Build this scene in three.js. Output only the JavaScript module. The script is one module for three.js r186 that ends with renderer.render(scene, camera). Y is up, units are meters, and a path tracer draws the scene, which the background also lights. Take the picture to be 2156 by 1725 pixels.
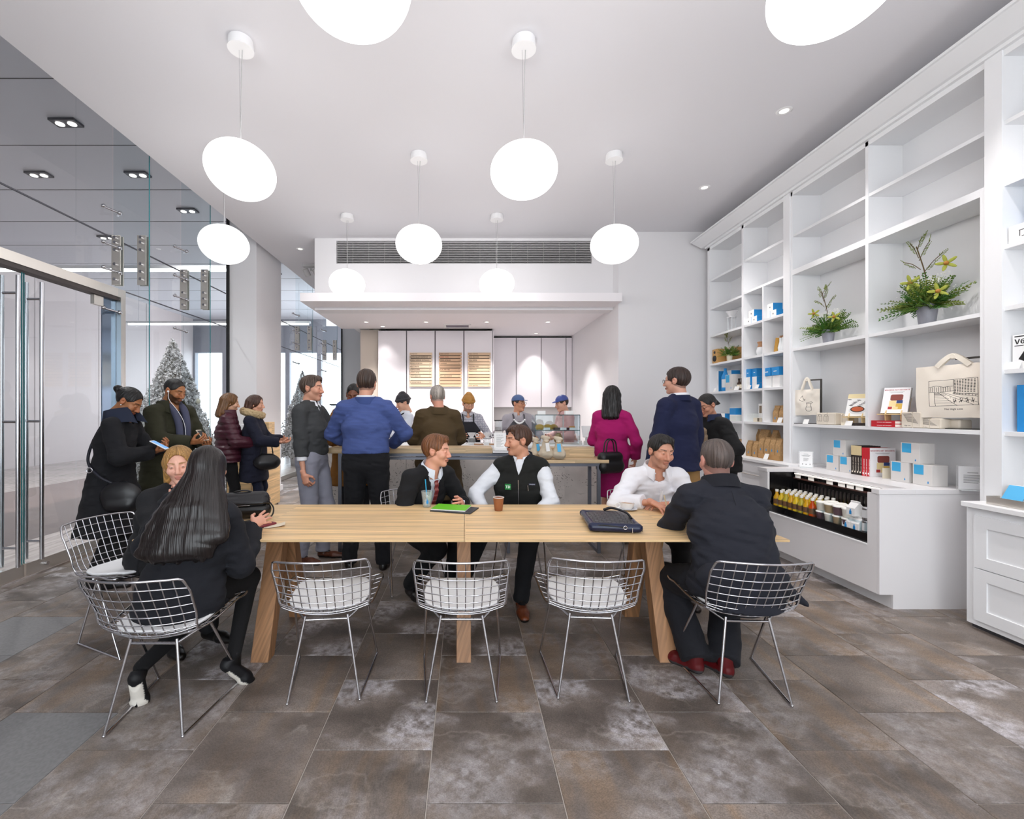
import * as THREE from 'three';
import { RoundedBoxGeometry } from 'three/addons/geometries/RoundedBoxGeometry.js';
import { RectAreaLightUniformsLib } from 'three/addons/lights/RectAreaLightUniformsLib.js';
import { mergeGeometries, toCreasedNormals } from 'three/addons/utils/BufferGeometryUtils.js';

// ---------------------------------------------------------------- camera, sky, exposure
const F = 955, CX = 980, CY = 866, EYE = 1.45;            // focal length and optical centre in pixels of the 2156 x 1725 frame, eye height in m
const scene = new THREE.Scene();
const camera = new THREE.PerspectiveCamera(2 * Math.atan(862.5 / F) * 180 / Math.PI, 2156 / 1725, 0.05, 100);
camera.position.set(0, EYE, 0);
camera.lookAt(0, EYE, -1);
camera.setViewOffset(2156, 1725, 1078 - CX, 862.5 - CY, 2156, 1725);
const renderer = new THREE.WebGLRenderer();
renderer.toneMapping = THREE.LinearToneMapping;
renderer.toneMappingExposure = 1.18;
renderer.shadowMap.enabled = true;
RectAreaLightUniformsLib.init();
scene.background = new THREE.Color(3.8, 3.85, 4.0);     // overcast street sky outside the shop front
const PENDANT = .78, SPOT = 2.6, LOBBY = 14;                // candela of one globe pendant, one downlight, one lobby fitting
const lightTint = new THREE.Color(1.0, 0.955, 0.93);
// ---------------------------------------------------------------- helpers
const V = (x, y, z) => new THREE.Vector3(x, y, z);
const { sin, cos, PI, abs, min, max, sqrt, floor, atan2, hypot, pow, random: _r } = Math;
let seed = 7;
const rnd = () => { seed = (seed * 1664525 + 1013904223) >>> 0; return seed / 4294967296; };
const rr = (a, b) => a + (b - a) * rnd();
const DEG = PI / 180;
const clamp = (x, a, b) => x < a ? a : x > b ? b : x;
const mixf = (a, b, t) => a + (b - a) * t;
const used = {};
function numbered(n) { const k = used[n] = (used[n] || 0) + 1; return k === 1 ? n : n + '_' + String(k - 1).padStart(3, '0'); }
// a point from a pixel of the frame and its distance in front of the lens plane
const at = (px, py, Z) => V((px - CX) * Z / F, EYE - (py - CY) * Z / F, -Z);
function thing(name, label, category, pos = [0, 0, 0], turn = 0, group) {
  const o = new THREE.Group(); o.name = numbered(name); scene.add(o);
  o.position.set(...pos); o.rotation.y = turn; o.userData = { label, category };
  if (group) o.userData.group = group;
  return o;
}
function part(parent, name, geo, m, label) {
  const o = new THREE.Mesh(Array.isArray(geo) ? merge(geo) : geo, m); o.name = name; parent.add(o);
  if (label) o.userData.label = label;
  return o;
}
function solo(name, geo, m, label, category, pos = [0, 0, 0], turn = 0, group) {
  const o = new THREE.Mesh(Array.isArray(geo) ? merge(geo) : geo, m); o.name = numbered(name); scene.add(o);
  o.position.set(...pos); o.rotation.y = turn; o.userData = { label, category };
  if (group) o.userData.group = group;
  return o;
}
function struct(name, geo, m, label) {
  const o = new THREE.Mesh(Array.isArray(geo) ? merge(geo) : geo, m); o.name = numbered(name); scene.add(o);
  o.userData = { kind: 'structure', label, category: name.split('_')[0] };
  return o;
}
function structGroup(name, label) { const o = new THREE.Group(); o.name = numbered(name); scene.add(o); o.userData = { kind: 'structure', label, category: name.split('_')[0] }; return o; }
function dup(o, pos, turn, label, group) {
  const c = o.clone(); c.name = numbered(o.name.replace(/_\d{3}$/, '')); scene.add(c); c.position.set(...pos); c.rotation.y = turn || 0;
  c.userData = { ...o.userData }; if (label) c.userData.label = label; if (group) c.userData.group = group;
  return c;
}
function merge(list) {
  const keepUv = list.every(g => g.attributes.uv), keepCol = list.every(g => g.attributes.color);
  return mergeGeometries(list.map(g => {
    g = g.index ? g.toNonIndexed() : g.clone();
    for (const k of Object.keys(g.attributes)) if (!(k === 'position' || k === 'normal' || (k === 'uv' && keepUv) || (k === 'color' && keepCol))) g.deleteAttribute(k);
    return g;
  }), false);
}
// boxes carry uv in metres on every face
function metreUv(g) {
  const p = g.attributes.position, n = g.attributes.normal, uv = new Float32Array(p.count * 2);
  for (let i = 0; i < p.count; i++) {
    const ax = abs(n.getX(i)), ay = abs(n.getY(i)), az = abs(n.getZ(i)), x = p.getX(i), y = p.getY(i), z = p.getZ(i);
    if (ax > ay && ax > az) { uv[2 * i] = z; uv[2 * i + 1] = y; } else if (ay > az) { uv[2 * i] = x; uv[2 * i + 1] = z; } else { uv[2 * i] = x; uv[2 * i + 1] = y; }
  }
  g.setAttribute('uv', new THREE.BufferAttribute(uv, 2)); return g;
}
function bx(w, h, d, x = 0, y = 0, z = 0, bevel = 0) {     // x, y, z: the centre
  const b = min(bevel, w / 2.01, h / 2.01, d / 2.01);
  const g = b > 0 ? new RoundedBoxGeometry(w, h, d, 1, b) : new THREE.BoxGeometry(w, h, d);
  g.translate(x, y, z); return metreUv(g);
}
const b2 = (x0, x1, y0, y1, z0, z1, bevel = 0) => bx(x1 - x0, y1 - y0, abs(z1 - z0), (x0 + x1) / 2, (y0 + y1) / 2, (z0 + z1) / 2, bevel);
function rod(a, b, r, seg = 8, r2 = r) {
  const d = b.clone().sub(a), g = new THREE.CylinderGeometry(r2, r, d.length(), seg, 1);
  g.applyQuaternion(new THREE.Quaternion().setFromUnitVectors(V(0, 1, 0), d.clone().normalize()));
  g.translate((a.x + b.x) / 2, (a.y + b.y) / 2, (a.z + b.z) / 2); return g;
}
function tube(pts, r, seg = 24, rad = 6, closed = false, tension = 0.5) {
  return new THREE.TubeGeometry(new THREE.CatmullRomCurve3(pts, closed, 'catmullrom', tension), seg, r, rad, closed);
}
function lathe(pts, seg = 24) { return new THREE.LatheGeometry(pts.map(p => new THREE.Vector2(p[0], p[1])), seg); }
const cyl = (r1, r2, h, x, y, z, seg = 20) => { const g = new THREE.CylinderGeometry(r1, r2, h, seg); g.translate(x, y, z); return g; };
function poly(pts, depth, bevel = 0) {
  const s = new THREE.Shape(pts.map(p => new THREE.Vector2(p[0], p[1])));
  return new THREE.ExtrudeGeometry(s, { depth, bevelEnabled: bevel > 0, bevelSize: bevel, bevelThickness: bevel, bevelSegments: 1, steps: 1 });
}
const rot = (g, x = 0, y = 0, z = 0) => g.applyMatrix4(new THREE.Matrix4().makeRotationFromEuler(new THREE.Euler(x, y, z)));
const mv = (g, x, y, z) => { g.translate(x, y, z); return g; };

// value noise
const perm = new Uint8Array(512); for (let i = 0; i < 256; i++) perm[i] = i;
for (let i = 255; i > 0; i--) { const j = floor(rnd() * (i + 1)); [perm[i], perm[j]] = [perm[j], perm[i]]; }
for (let i = 0; i < 256; i++) perm[i + 256] = perm[i];
function vn3(x, y, z) {
  const xi = floor(x), yi = floor(y), zi = floor(z); let u = x - xi, v = y - yi, w = z - zi;
  u = u * u * (3 - 2 * u); v = v * v * (3 - 2 * v); w = w * w * (3 - 2 * w);
  const X = xi & 255, Y = yi & 255, Z = zi & 255, A = perm[X] + Y, B = perm[(X + 1) & 255] + Y;
  const h = (a, k) => perm[(perm[a & 511] + k) & 511] / 255;
  return mixf(mixf(mixf(h(A, Z), h(B, Z), u), mixf(h(A + 1, Z), h(B + 1, Z), u), v), mixf(mixf(h(A, Z + 1), h(B, Z + 1), u), mixf(h(A + 1, Z + 1), h(B + 1, Z + 1), u), v), w);
}
const fbm = (x, y, z, o = 4) => { let s = 0, a = .5, t = 0; for (let i = 0; i < o; i++) { s += a * vn3(x, y, z); t += a; a *= .5; x = x * 2.03 + 7.1; y = y * 2.03 + 3.7; z = z * 2.03; } return s / t; };

// ---------------------------------------------------------------- textures
function dataTex(n, fn, srgb = true, m = n) {
  const d = new Uint8Array(n * m * 4);
  for (let j = 0; j < m; j++) for (let i = 0; i < n; i++) { const c = fn(i / n, j / m), k = (j * n + i) * 4; d[k] = clamp(c[0], 0, 255); d[k + 1] = clamp(c[1], 0, 255); d[k + 2] = clamp(c[2], 0, 255); d[k + 3] = 255; }
  const t = new THREE.DataTexture(d, n, m); t.wrapS = t.wrapT = THREE.RepeatWrapping; t.magFilter = THREE.LinearFilter; t.minFilter = THREE.LinearMipmapLinearFilter;
  if (srgb) t.colorSpace = THREE.SRGBColorSpace; t.needsUpdate = true; return t;
}
function canvasTex(w, h, draw) {
  const c = document.createElement('canvas'); c.width = w; c.height = h; const g = c.getContext('2d'); draw(g, w, h);
  const t = new THREE.CanvasTexture(c); t.colorSpace = THREE.SRGBColorSpace; t.magFilter = THREE.LinearFilter; return t;
}
const rep = (t, u, v = u) => { const c = t.clone(); c.repeat.set(u, v); c.needsUpdate = true; return c; };
const M = (color, roughness = .6, o = {}) => new THREE.MeshStandardMaterial({ color, roughness, metalness: 0, ...o });
const MP = (color, roughness, o) => new THREE.MeshPhysicalMaterial({ color, roughness, ...o });
// fine cloth grain and hair strands as relief
const clothBump = dataTex(128, (u, v) => { const a = (sin(u * PI * 64) * .5 + .5) * (sin(v * PI * 64) * .5 + .5), n = vn3(u * 40, v * 40, 3); const k = 90 + 90 * a + 70 * n; return [k, k, k]; }, false);
const strandBump = dataTex(256, (u, v) => { const k = 255 * (.55 * vn3(u * 90, v * 3, 1) + .45 * vn3(u * 45 + 9, v * 5, 6)); return [k, k, k]; }, false);
strandBump.wrapS = strandBump.wrapT = THREE.MirroredRepeatWrapping;
const brushBump = dataTex(128, (u, v) => { const k = 255 * vn3(u * 3, v * 120, 4); return [k, k, k]; }, false);
const cloth = (color, o = {}) => M(color, .92, { bumpMap: rep(clothBump, 14), bumpScale: .0006, ...o });
const mat = {
  white: M(0xf1f1f2, .5), wall: M(0xe4e3e5, .75), ceil: M(0xe0dfe3, .85), lacq: M(0xeceaeb, .35), cab: M(0xe9e4e8, .42), gap: M(0x4a484c, .8), grey: M(0xbdbcbc, .6),
  chrome: M(0xd2d2d6, .16, { metalness: 1 }), steel: M(0xe0dbd4, .33, { metalness: .85, bumpMap: brushBump, bumpScale: .0003 }), darksteel: M(0x55565c, .45, { metalness: .7 }),
  black: M(0x121214, .5), blackGloss: M(0x0d0d0f, .18), rubber: M(0x1c1c1e, .8), paper: M(0xf5f4f1, .7), card: M(0xf7f7f6, .6),
  blue: M(0x1f8fd6, .5), lightBlue: M(0x55b7ea, .55), kraft: M(0xb68d5c, .8), greybox: M(0xd9d6d3, .6), green: M(0x2f6a1c, .75), cream: M(0xe9e0cb, .9),
  glass: MP(0xf2f8fa, 0.02, { transmission: 1, thickness: 0, ior: 1.5 }), glassEdge: M(0x2f7f86, .2), 
};
mat.zinc = M(0xb4b5bc, .5, { metalness: .2, map: dataTex(128, (u, v) => { const k = 190 + 55 * fbm(u * 8, v * 8, 2, 3); return [k, k, k + 4]; }) });
// oak: long grain along u
const oakTex = (base, amp, seedZ) => dataTex(512, (u, v) => {
  const w = fbm(u * 1.5, v * 5, seedZ, 3) * 5, g = fbm(u * 3, v * 60 + w, seedZ + 2, 3), p = vn3(u * 12, v * 190, seedZ + 5);
  const k = .93 + amp * (g - .5) - .10 * (p > .72 ? (p - .72) * 2.2 : 0); return [base[0] * k, base[1] * k, base[2] * k];
}, true);
mat.oakTop = M(0xffffff, .42, { map: rep(oakTex([247, 210, 156], .34, 3), .8, 1.6) });
mat.oakLeg = M(0xffffff, .5, { map: rep(oakTex([186, 138, 98], .4, 11), 1.4, 1.4) });
mat.oakBar = M(0xffffff, .45, { map: rep(oakTex([214, 186, 146], .32, 19), .9, 1.6) });
mat.slat = M(0xffffff, .6, { map: rep(oakTex([235, 205, 172], .2, 23), 1, 2) });
// ---------------------------------------------------------------- bodies: distance fields meshed with surface nets
class Field {
  constructor(k = .03) { this.P = []; this.k = k; this.planes = []; this.mod = null; }
  // tapered capsule a-b; o.u lateral axis widened by o.w; o.cut flat planes [nx,ny,nz,d] (kept where n.p<d); o.sub carves
  rc(a, b, ra, rb, o = {}) {
    const abx = b.x - a.x, aby = b.y - a.y, abz = b.z - a.z, L2 = abx * abx + aby * aby + abz * abz || 1e-9, w = o.w || 1, R = max(ra, rb) * max(1, w);
    this.P.push({ t: 0, ax: a.x, ay: a.y, az: a.z, abx, aby, abz, L2, ra, dr: rb - ra, u: o.u, w, cut: o.cut, sub: o.sub, k: o.k ?? this.k, cx: a.x + abx / 2, cy: a.y + aby / 2, cz: a.z + abz / 2, R: R + sqrt(L2) / 2 }); return this;
  }
  el(c, r, q, o = {}) { const i = q ? q.clone().invert() : null; this.P.push({ t: 1, c, r, i, sub: o.sub, cut: o.cut, k: o.k ?? this.k, cx: c.x, cy: c.y, cz: c.z, R: max(r.x, r.y, r.z) }); return this; }
  fn(f, c, R, o = {}) { this.P.push({ t: 2, f, sub: o.sub, k: o.k ?? this.k, cx: c.x, cy: c.y, cz: c.z, R }); return this; }
  cut(nx, ny, nz, d) { this.planes.push([nx, ny, nz, d]); return this; }
  ev(x, y, z) {
    let d = 1e3;
    for (const p of this.P) {
      const qx = x - p.cx, qy = y - p.cy, qz = z - p.cz;
      if (!p.sub) { const m = d + p.k + p.R; if (m < 0 || qx * qx + qy * qy + qz * qz > m * m) { if (d < 900 || m < 0) continue; } }
      let e;
      if (p.t === 0) {
        let vx = x - p.ax, vy = y - p.ay, vz = z - p.az, t = (vx * p.abx + vy * p.aby + vz * p.abz) / p.L2; t = t < 0 ? 0 : t > 1 ? 1 : t;
        vx -= p.abx * t; vy -= p.aby * t; vz -= p.abz * t;
        if (p.u) { const u = p.u, c = (vx * u.x + vy * u.y + vz * u.z) * (1 / p.w - 1); vx += u.x * c; vy += u.y * c; vz += u.z * c; }
        e = sqrt(vx * vx + vy * vy + vz * vz) - p.ra - p.dr * t;
      } else if (p.t === 1) {
        let vx = qx, vy = qy, vz = qz;
        if (p.i) { T0.set(vx, vy, vz).applyQuaternion(p.i); vx = T0.x; vy = T0.y; vz = T0.z; }
        const ax = vx / p.r.x, ay = vy / p.r.y, az = vz / p.r.z, k0 = sqrt(ax * ax + ay * ay + az * az), k1 = hypot(ax / p.r.x, ay / p.r.y, az / p.r.z);
        e = k1 > 1e-9 ? k0 * (k0 - 1) / k1 : -min(p.r.x, p.r.y, p.r.z);
      } else e = p.f(x, y, z);
      if (p.cut) for (const c of p.cut) { const s = c[0] * x + c[1] * y + c[2] * z - c[3]; if (s > e) e = s; }
      if (p.sub) { const h = max(p.k - abs(d + e), 0) / (p.k || 1); d = max(d, -e) + h * h * p.k / 4; }
      else { const h = max(p.k - abs(d - e), 0) / (p.k || 1); d = min(d, e) - h * h * p.k / 4; }
    }
    for (const c of this.planes) { const s = c[0] * x + c[1] * y + c[2] * z - c[3]; if (s > d) d = s; }
    if (this.mod) d += this.mod(x, y, z, d);
    return d;
  }
  box(m = .02) { const lo = V(1e3, 1e3, 1e3), hi = V(-1e3, -1e3, -1e3); for (const p of this.P) if (!p.sub) { lo.min(V(p.cx - p.R, p.cy - p.R, p.cz - p.R)); hi.max(V(p.cx + p.R, p.cy + p.R, p.cz + p.R)); }
    for (const c of this.planes) { if (c[1] === -1 && !c[0] && !c[2]) lo.y = max(lo.y, -c[3]); if (c[1] === 1 && !c[0] && !c[2]) hi.y = min(hi.y, c[3]); }
    return [lo.subScalar(m), hi.addScalar(m)]; }
}
const T0 = new THREE.Vector3();
function nets(field, cell, color, uvFn, range) {
  const [lo, hi] = range || field.box(), f = (x, y, z) => field.ev(x, y, z);
  const nx = Math.ceil((hi.x - lo.x) / cell) + 1, ny = Math.ceil((hi.y - lo.y) / cell) + 1, nz = Math.ceil((hi.z - lo.z) / cell) + 1, sxy = nx * ny;
  const S = new Float32Array(nx * ny * nz), B = 5;
  for (let bz = 0; bz < nz; bz += B) for (let by = 0; by < ny; by += B) for (let bxx = 0; bxx < nx; bxx += B) {
    const ex = min(bxx + B, nx), ey = min(by + B, ny), ez = min(bz + B, nz);
    const c = f(lo.x + (bxx + (B - 1) / 2) * cell, lo.y + (by + (B - 1) / 2) * cell, lo.z + (bz + (B - 1) / 2) * cell), skip = abs(c) > cell * 2 * 1.733 * 1.35 + cell * 1.6;
    for (let z = bz; z < ez; z++) for (let y = by; y < ey; y++) for (let x = bxx; x < ex; x++) S[z * sxy + y * nx + x] = skip ? c : f(lo.x + x * cell, lo.y + y * cell, lo.z + z * cell);
  }
  const id = new Int32Array(nx * ny * nz).fill(-1), pos = [], nor = [], idx = [];
  const E = [[0, 1], [0, 2], [0, 4], [1, 3], [1, 5], [2, 3], [2, 6], [3, 7], [4, 5], [4, 6], [5, 7], [6, 7]], v = new Float32Array(8);
  for (let z = 0; z < nz - 1; z++) for (let y = 0; y < ny - 1; y++) for (let x = 0; x < nx - 1; x++) {
    const o = z * sxy + y * nx + x; let m = 0;
    for (let k = 0; k < 8; k++) { v[k] = S[o + (k & 1) + ((k >> 1) & 1) * nx + (k >> 2) * sxy]; if (v[k] < 0) m |= 1 << k; }
    if (m === 0 || m === 255) continue;
    let sx = 0, sy = 0, sz = 0, n = 0;
    for (const [a, b] of E) if (((m >> a) & 1) !== ((m >> b) & 1)) { const t = v[a] / (v[a] - v[b]); sx += (a & 1) + t * ((b & 1) - (a & 1)); sy += ((a >> 1) & 1) + t * (((b >> 1) & 1) - ((a >> 1) & 1)); sz += (a >> 2) + t * ((b >> 2) - (a >> 2)); n++; }
    sx /= n; sy /= n; sz /= n;
    let gx = v[1] + v[3] + v[5] + v[7] - v[0] - v[2] - v[4] - v[6], gy = v[2] + v[3] + v[6] + v[7] - v[0] - v[1] - v[4] - v[5], gz = v[4] + v[5] + v[6] + v[7] - v[0] - v[1] - v[2] - v[3];
    const L = hypot(gx, gy, gz) || 1; id[o] = pos.length / 3;
    pos.push(lo.x + (x + sx) * cell, lo.y + (y + sy) * cell, lo.z + (z + sz) * cell); nor.push(gx / L, gy / L, gz / L);
  }
  const quad = (a, b, c, d, flip) => { if (a < 0 || b < 0 || c < 0 || d < 0) return; if (!flip) idx.push(a, c, b, a, d, c); else idx.push(a, b, c, a, c, d); };
  for (let z = 1; z < nz - 1; z++) for (let y = 1; y < ny - 1; y++) for (let x = 1; x < nx - 1; x++) {
    const o = z * sxy + y * nx + x, s = S[o] < 0;
    if (s !== S[o + 1] < 0) quad(id[o], id[o - nx], id[o - nx - sxy], id[o - sxy], s);
    if (s !== S[o + nx] < 0) quad(id[o], id[o - 1], id[o - 1 - sxy], id[o - sxy], !s);
    if (s !== S[o + sxy] < 0) quad(id[o], id[o - 1], id[o - 1 - nx], id[o - nx], s);
  }
  const g = new THREE.BufferGeometry(), N = pos.length / 3;
  g.setAttribute('position', new THREE.BufferAttribute(new Float32Array(pos), 3)); g.setAttribute('normal', new THREE.BufferAttribute(new Float32Array(nor), 3));
  const uv = new Float32Array(N * 2);
  for (let i = 0; i < N; i++) { const x = pos[3 * i], y = pos[3 * i + 1], z = pos[3 * i + 2]; const q = uvFn ? uvFn(x, y, z) : [x + .73 * z, y - .31 * z + .2 * x]; uv[2 * i] = q[0]; uv[2 * i + 1] = q[1]; }
  g.setAttribute('uv', new THREE.BufferAttribute(uv, 2));
  if (color) { const c = new Float32Array(N * 3); for (let i = 0; i < N; i++) { const q = color(pos[3 * i], pos[3 * i + 1], pos[3 * i + 2], nor[3 * i], nor[3 * i + 1], nor[3 * i + 2]); c[3 * i] = q.r; c[3 * i + 1] = q.g; c[3 * i + 2] = q.b; } g.setAttribute('color', new THREE.BufferAttribute(c, 3)); }
  g.setIndex(idx); return g;
}
// indexed merge (bodies)
function joinIdx(list) { return mergeGeometries(list, false); }

// ---- head in its own axes: origin between the eyes' level and the ears, face +z, crown y .118, chin y -.118
function headField(f) {
  const F0 = new Field(.022), j = f.jaw ?? 1, add = (o) => o;
  F0.el(V(0, .028, -.014), V(.0755, .089, .098));
  F0.el(V(0, -.03, .026), V(.060 * j, .083, .062));
  F0.fn((x, y, z) => capS(abs(x), y, z, .041 * j, -.060, .0, .008, -.098, .058, .021, .017), V(0, -.08, .03), .1);
  F0.el(V(0, -.100, .066), V(.021 * j, .017, .019), null, { k: .02 });
  F0.fn((x, y, z) => capS(abs(x), y, z, .010, .026, .080, .046, .022, .062, .011, .012), V(0, .02, .07), .08, { k: .014 });
  F0.fn((x, y, z) => sphS(abs(x), y, z, .040, -.028, .060, .026), V(0, -.02, .06), .09, { k: .02 });
  // eye sockets, lids
  F0.fn((x, y, z) => sphS(abs(x), y, z, .032, .002, .104, .020), V(0, 0, .1), .06, { sub: true, k: .014 });
  F0.fn((x, y, z) => sphS(abs(x), y, z, .032, .001, .0765, .0128), V(0, 0, .08), .06, { k: .004 });
  F0.rc(V(0, .012, .084), V(0, -.034, .108), .0085, .0125, { k: .014 });
  F0.fn((x, y, z) => sphS(abs(x), y, z, .0125, -.040, .095, .0085), V(0, -.04, .09), .03, { k: .010 });
  F0.el(V(0, -.0635, .088), V(.024, .0058, .010), null, { k: .006 }); F0.el(V(0, -.0735, .0865), V(.020, .0068, .010), null, { k: .006 });
  F0.fn((x, y, z) => { const X = abs(x), c = .079, e = hypot((X - c) / .011, (y + .004 + .2 * (z + .012)) / .033, (z + .012) / .021); return (e - 1) * .011; }, V(0, 0, -.01), .12, { k: .008 });
  F0.fn((x, y, z) => sphS(abs(x), y, z, .090, .0, -.004, .010), V(0, 0, 0), .11, { sub: true, k: .006 });
  F0.rc(V(0, -.06, -.022), V(0, -.165, -.040), f.neck ?? .054, (f.neck ?? .054) + .004, { k: .03 });
  return F0;
}
const capS = (x, y, z, ax, ay, az, bx_, by, bz, ra, rb) => { const dx = bx_ - ax, dy = by - ay, dz = bz - az; let t = ((x - ax) * dx + (y - ay) * dy + (z - az) * dz) / (dx * dx + dy * dy + dz * dz); t = clamp(t, 0, 1); return hypot(x - ax - dx * t, y - ay - dy * t, z - az - dz * t) - ra - (rb - ra) * t; };
const sphS = (x, y, z, cx, cy, cz, r) => hypot(x - cx, y - cy, z - cz) - r;
const headCache = {};
function headMesh(f, cell) {
  const key = [f.jaw ?? 1, f.neck ?? .054, cell].join(); 
  const g = (headCache[key] ||= nets(headField(f), cell, null, null, [V(-.1, -.17, -.13), V(.1, .13, .135)])).clone();
  const p = g.attributes.position, c = new Float32Array(p.count * 3), sk = new THREE.Color(f.skin), hr = new THREE.Color(f.hairColor || 0x2a1c14), lip = sk.clone().lerp(new THREE.Color(f.lip || 0xa8322e), .38), red = sk.clone().lerp(new THREE.Color(0xc0503c), .22), o = new THREE.Color();
  for (let i = 0; i < p.count; i++) {
    const x = abs(p.getX(i)), y = p.getY(i), z = p.getZ(i); o.copy(sk);
    if (z > .03 && y < .0 && y > -.05 && x < .055) o.lerp(red, .5);
    if (x > .073 && abs(y) < .045) o.lerp(red, .6);
    const lipd = hypot(x / .025, (y + .0685) / .0115); if (z > .078 && lipd < 1) o.copy(lip);
    if (z > .08 && abs(y + .0685) < .0022 && x < .022) o.lerp(new THREE.Color(0x3a1512), .7);
    const bw = y - (.0245 + .10 * (x - .012) - 2.2 * (x - .03) * (x - .03)); if (z > .05 && x > .012 && x < .052 && abs(bw) < .0042 * (1.25 - x * 8)) o.lerp(hr, f.brow ?? .8);
    if (f.beard) { const low = y < -.028 - .55 * max(0, z - .045) && z > -.005 && y > -.125; const mous = z > .07 && y < -.046 && y > -.059 && x < .03; const bare = z > .078 && hypot(x / .026, (y + .0685) / .0125) < 1;
      if ((low || mous) && !bare) o.lerp(hr, f.beard * (mous && f.moustache ? 1 : 1)); }
    if (f.moustache && z > .07 && y < -.046 && y > -.0595 && x < .027) o.lerp(hr, .75);
    if (f.scalp && hypot(x, (y - .03), (z + .01)) > .07 && (y > .078 - .35 * max(0, z) * 0 || z < .02) && y > -.072 + .55 * max(0, z + .06) && !(z > .045 && y < .072) && !(x > .071 && z > -.045 && abs(y) < .05)) o.lerp(hr, f.scalp);
    c[3 * i] = o.r; c[3 * i + 1] = o.g; c[3 * i + 2] = o.b;
  }
  g.setAttribute('color', new THREE.BufferAttribute(c, 3)); return g;
}
function eyesMesh(q, at0, s, gaze = 0) {
  const list = [];
  for (const sx of [-1, 1]) {
    const g = new THREE.SphereGeometry(.0112, 16, 12), p = g.attributes.position, c = new Float32Array(p.count * 3), dir = V(sin(gaze), -.05, cos(gaze)).normalize(), v = V(0, 0, 0);
    for (let i = 0; i < p.count; i++) { v.fromBufferAttribute(p, i).normalize(); const a = v.dot(dir), k = a > .93 ? [.01, .01, .01] : a > .80 ? [.07, .05, .035] : [.45, .42, .40]; c.set(k, 3 * i); }
    g.setAttribute('color', new THREE.BufferAttribute(c, 3)); g.scale(.95, .46, 1); g.translate(sx * .0315, .0005, .0790); list.push(g);
  }
  for (const g of list) { g.scale(s, s, s); g.applyQuaternion(q); g.translate(at0.x, at0.y, at0.z); } return list;
}
// ---- hair and hats, in head axes
const capField = (t, o = {}) => { const A = new Field(.02); A.el(V(0, .030, -.016), V(.0755 + t * .8, .089 + t, .098 + t)); if (o.top) A.el(V(o.part ?? 0, .085, .02), V(.058, .03 + o.top, .066)); if (o.back) A.el(V(0, 0, -.055), V(.075, .075, .06)); return A; };
function faceCut(A, o = {}) { // open the face, the ears and the nape
  A.el(V(0, (o.line ?? -.012), .092), V(o.wide ?? .0735, .093, .074), null, { sub: true, k: .006 });
  A.fn((x, y, z) => { const n = o.nape ?? -.062; const yb = n + .62 * max(0, z + .075) - (z < -.075 ? 0 : 0); return y - yb; }, V(0, 0, 0), 9, { sub: true, k: .004 });
  if (!o.noEar) A.fn((x, y, z) => { const X = abs(x); return hypot((X - .085) / 1.6, y + .006, z + .008) - .026; }, V(0, 0, 0), 9, { sub: true, k: .004 });
  return A;
}
const hairUv = (x, y, z) => [atan2(x, -z) * .12 + x * .3, y + .25 * z];
const hairMod = (a, fq = 1) => (x, y, z) => a * clamp(hypot(x, z + .016) / .045, 0, 1) * (vn3(atan2(x, -z + .001) * 16 * fq + 9, y * 9 * fq + z * 7, 3) - .5) * 2;
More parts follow.
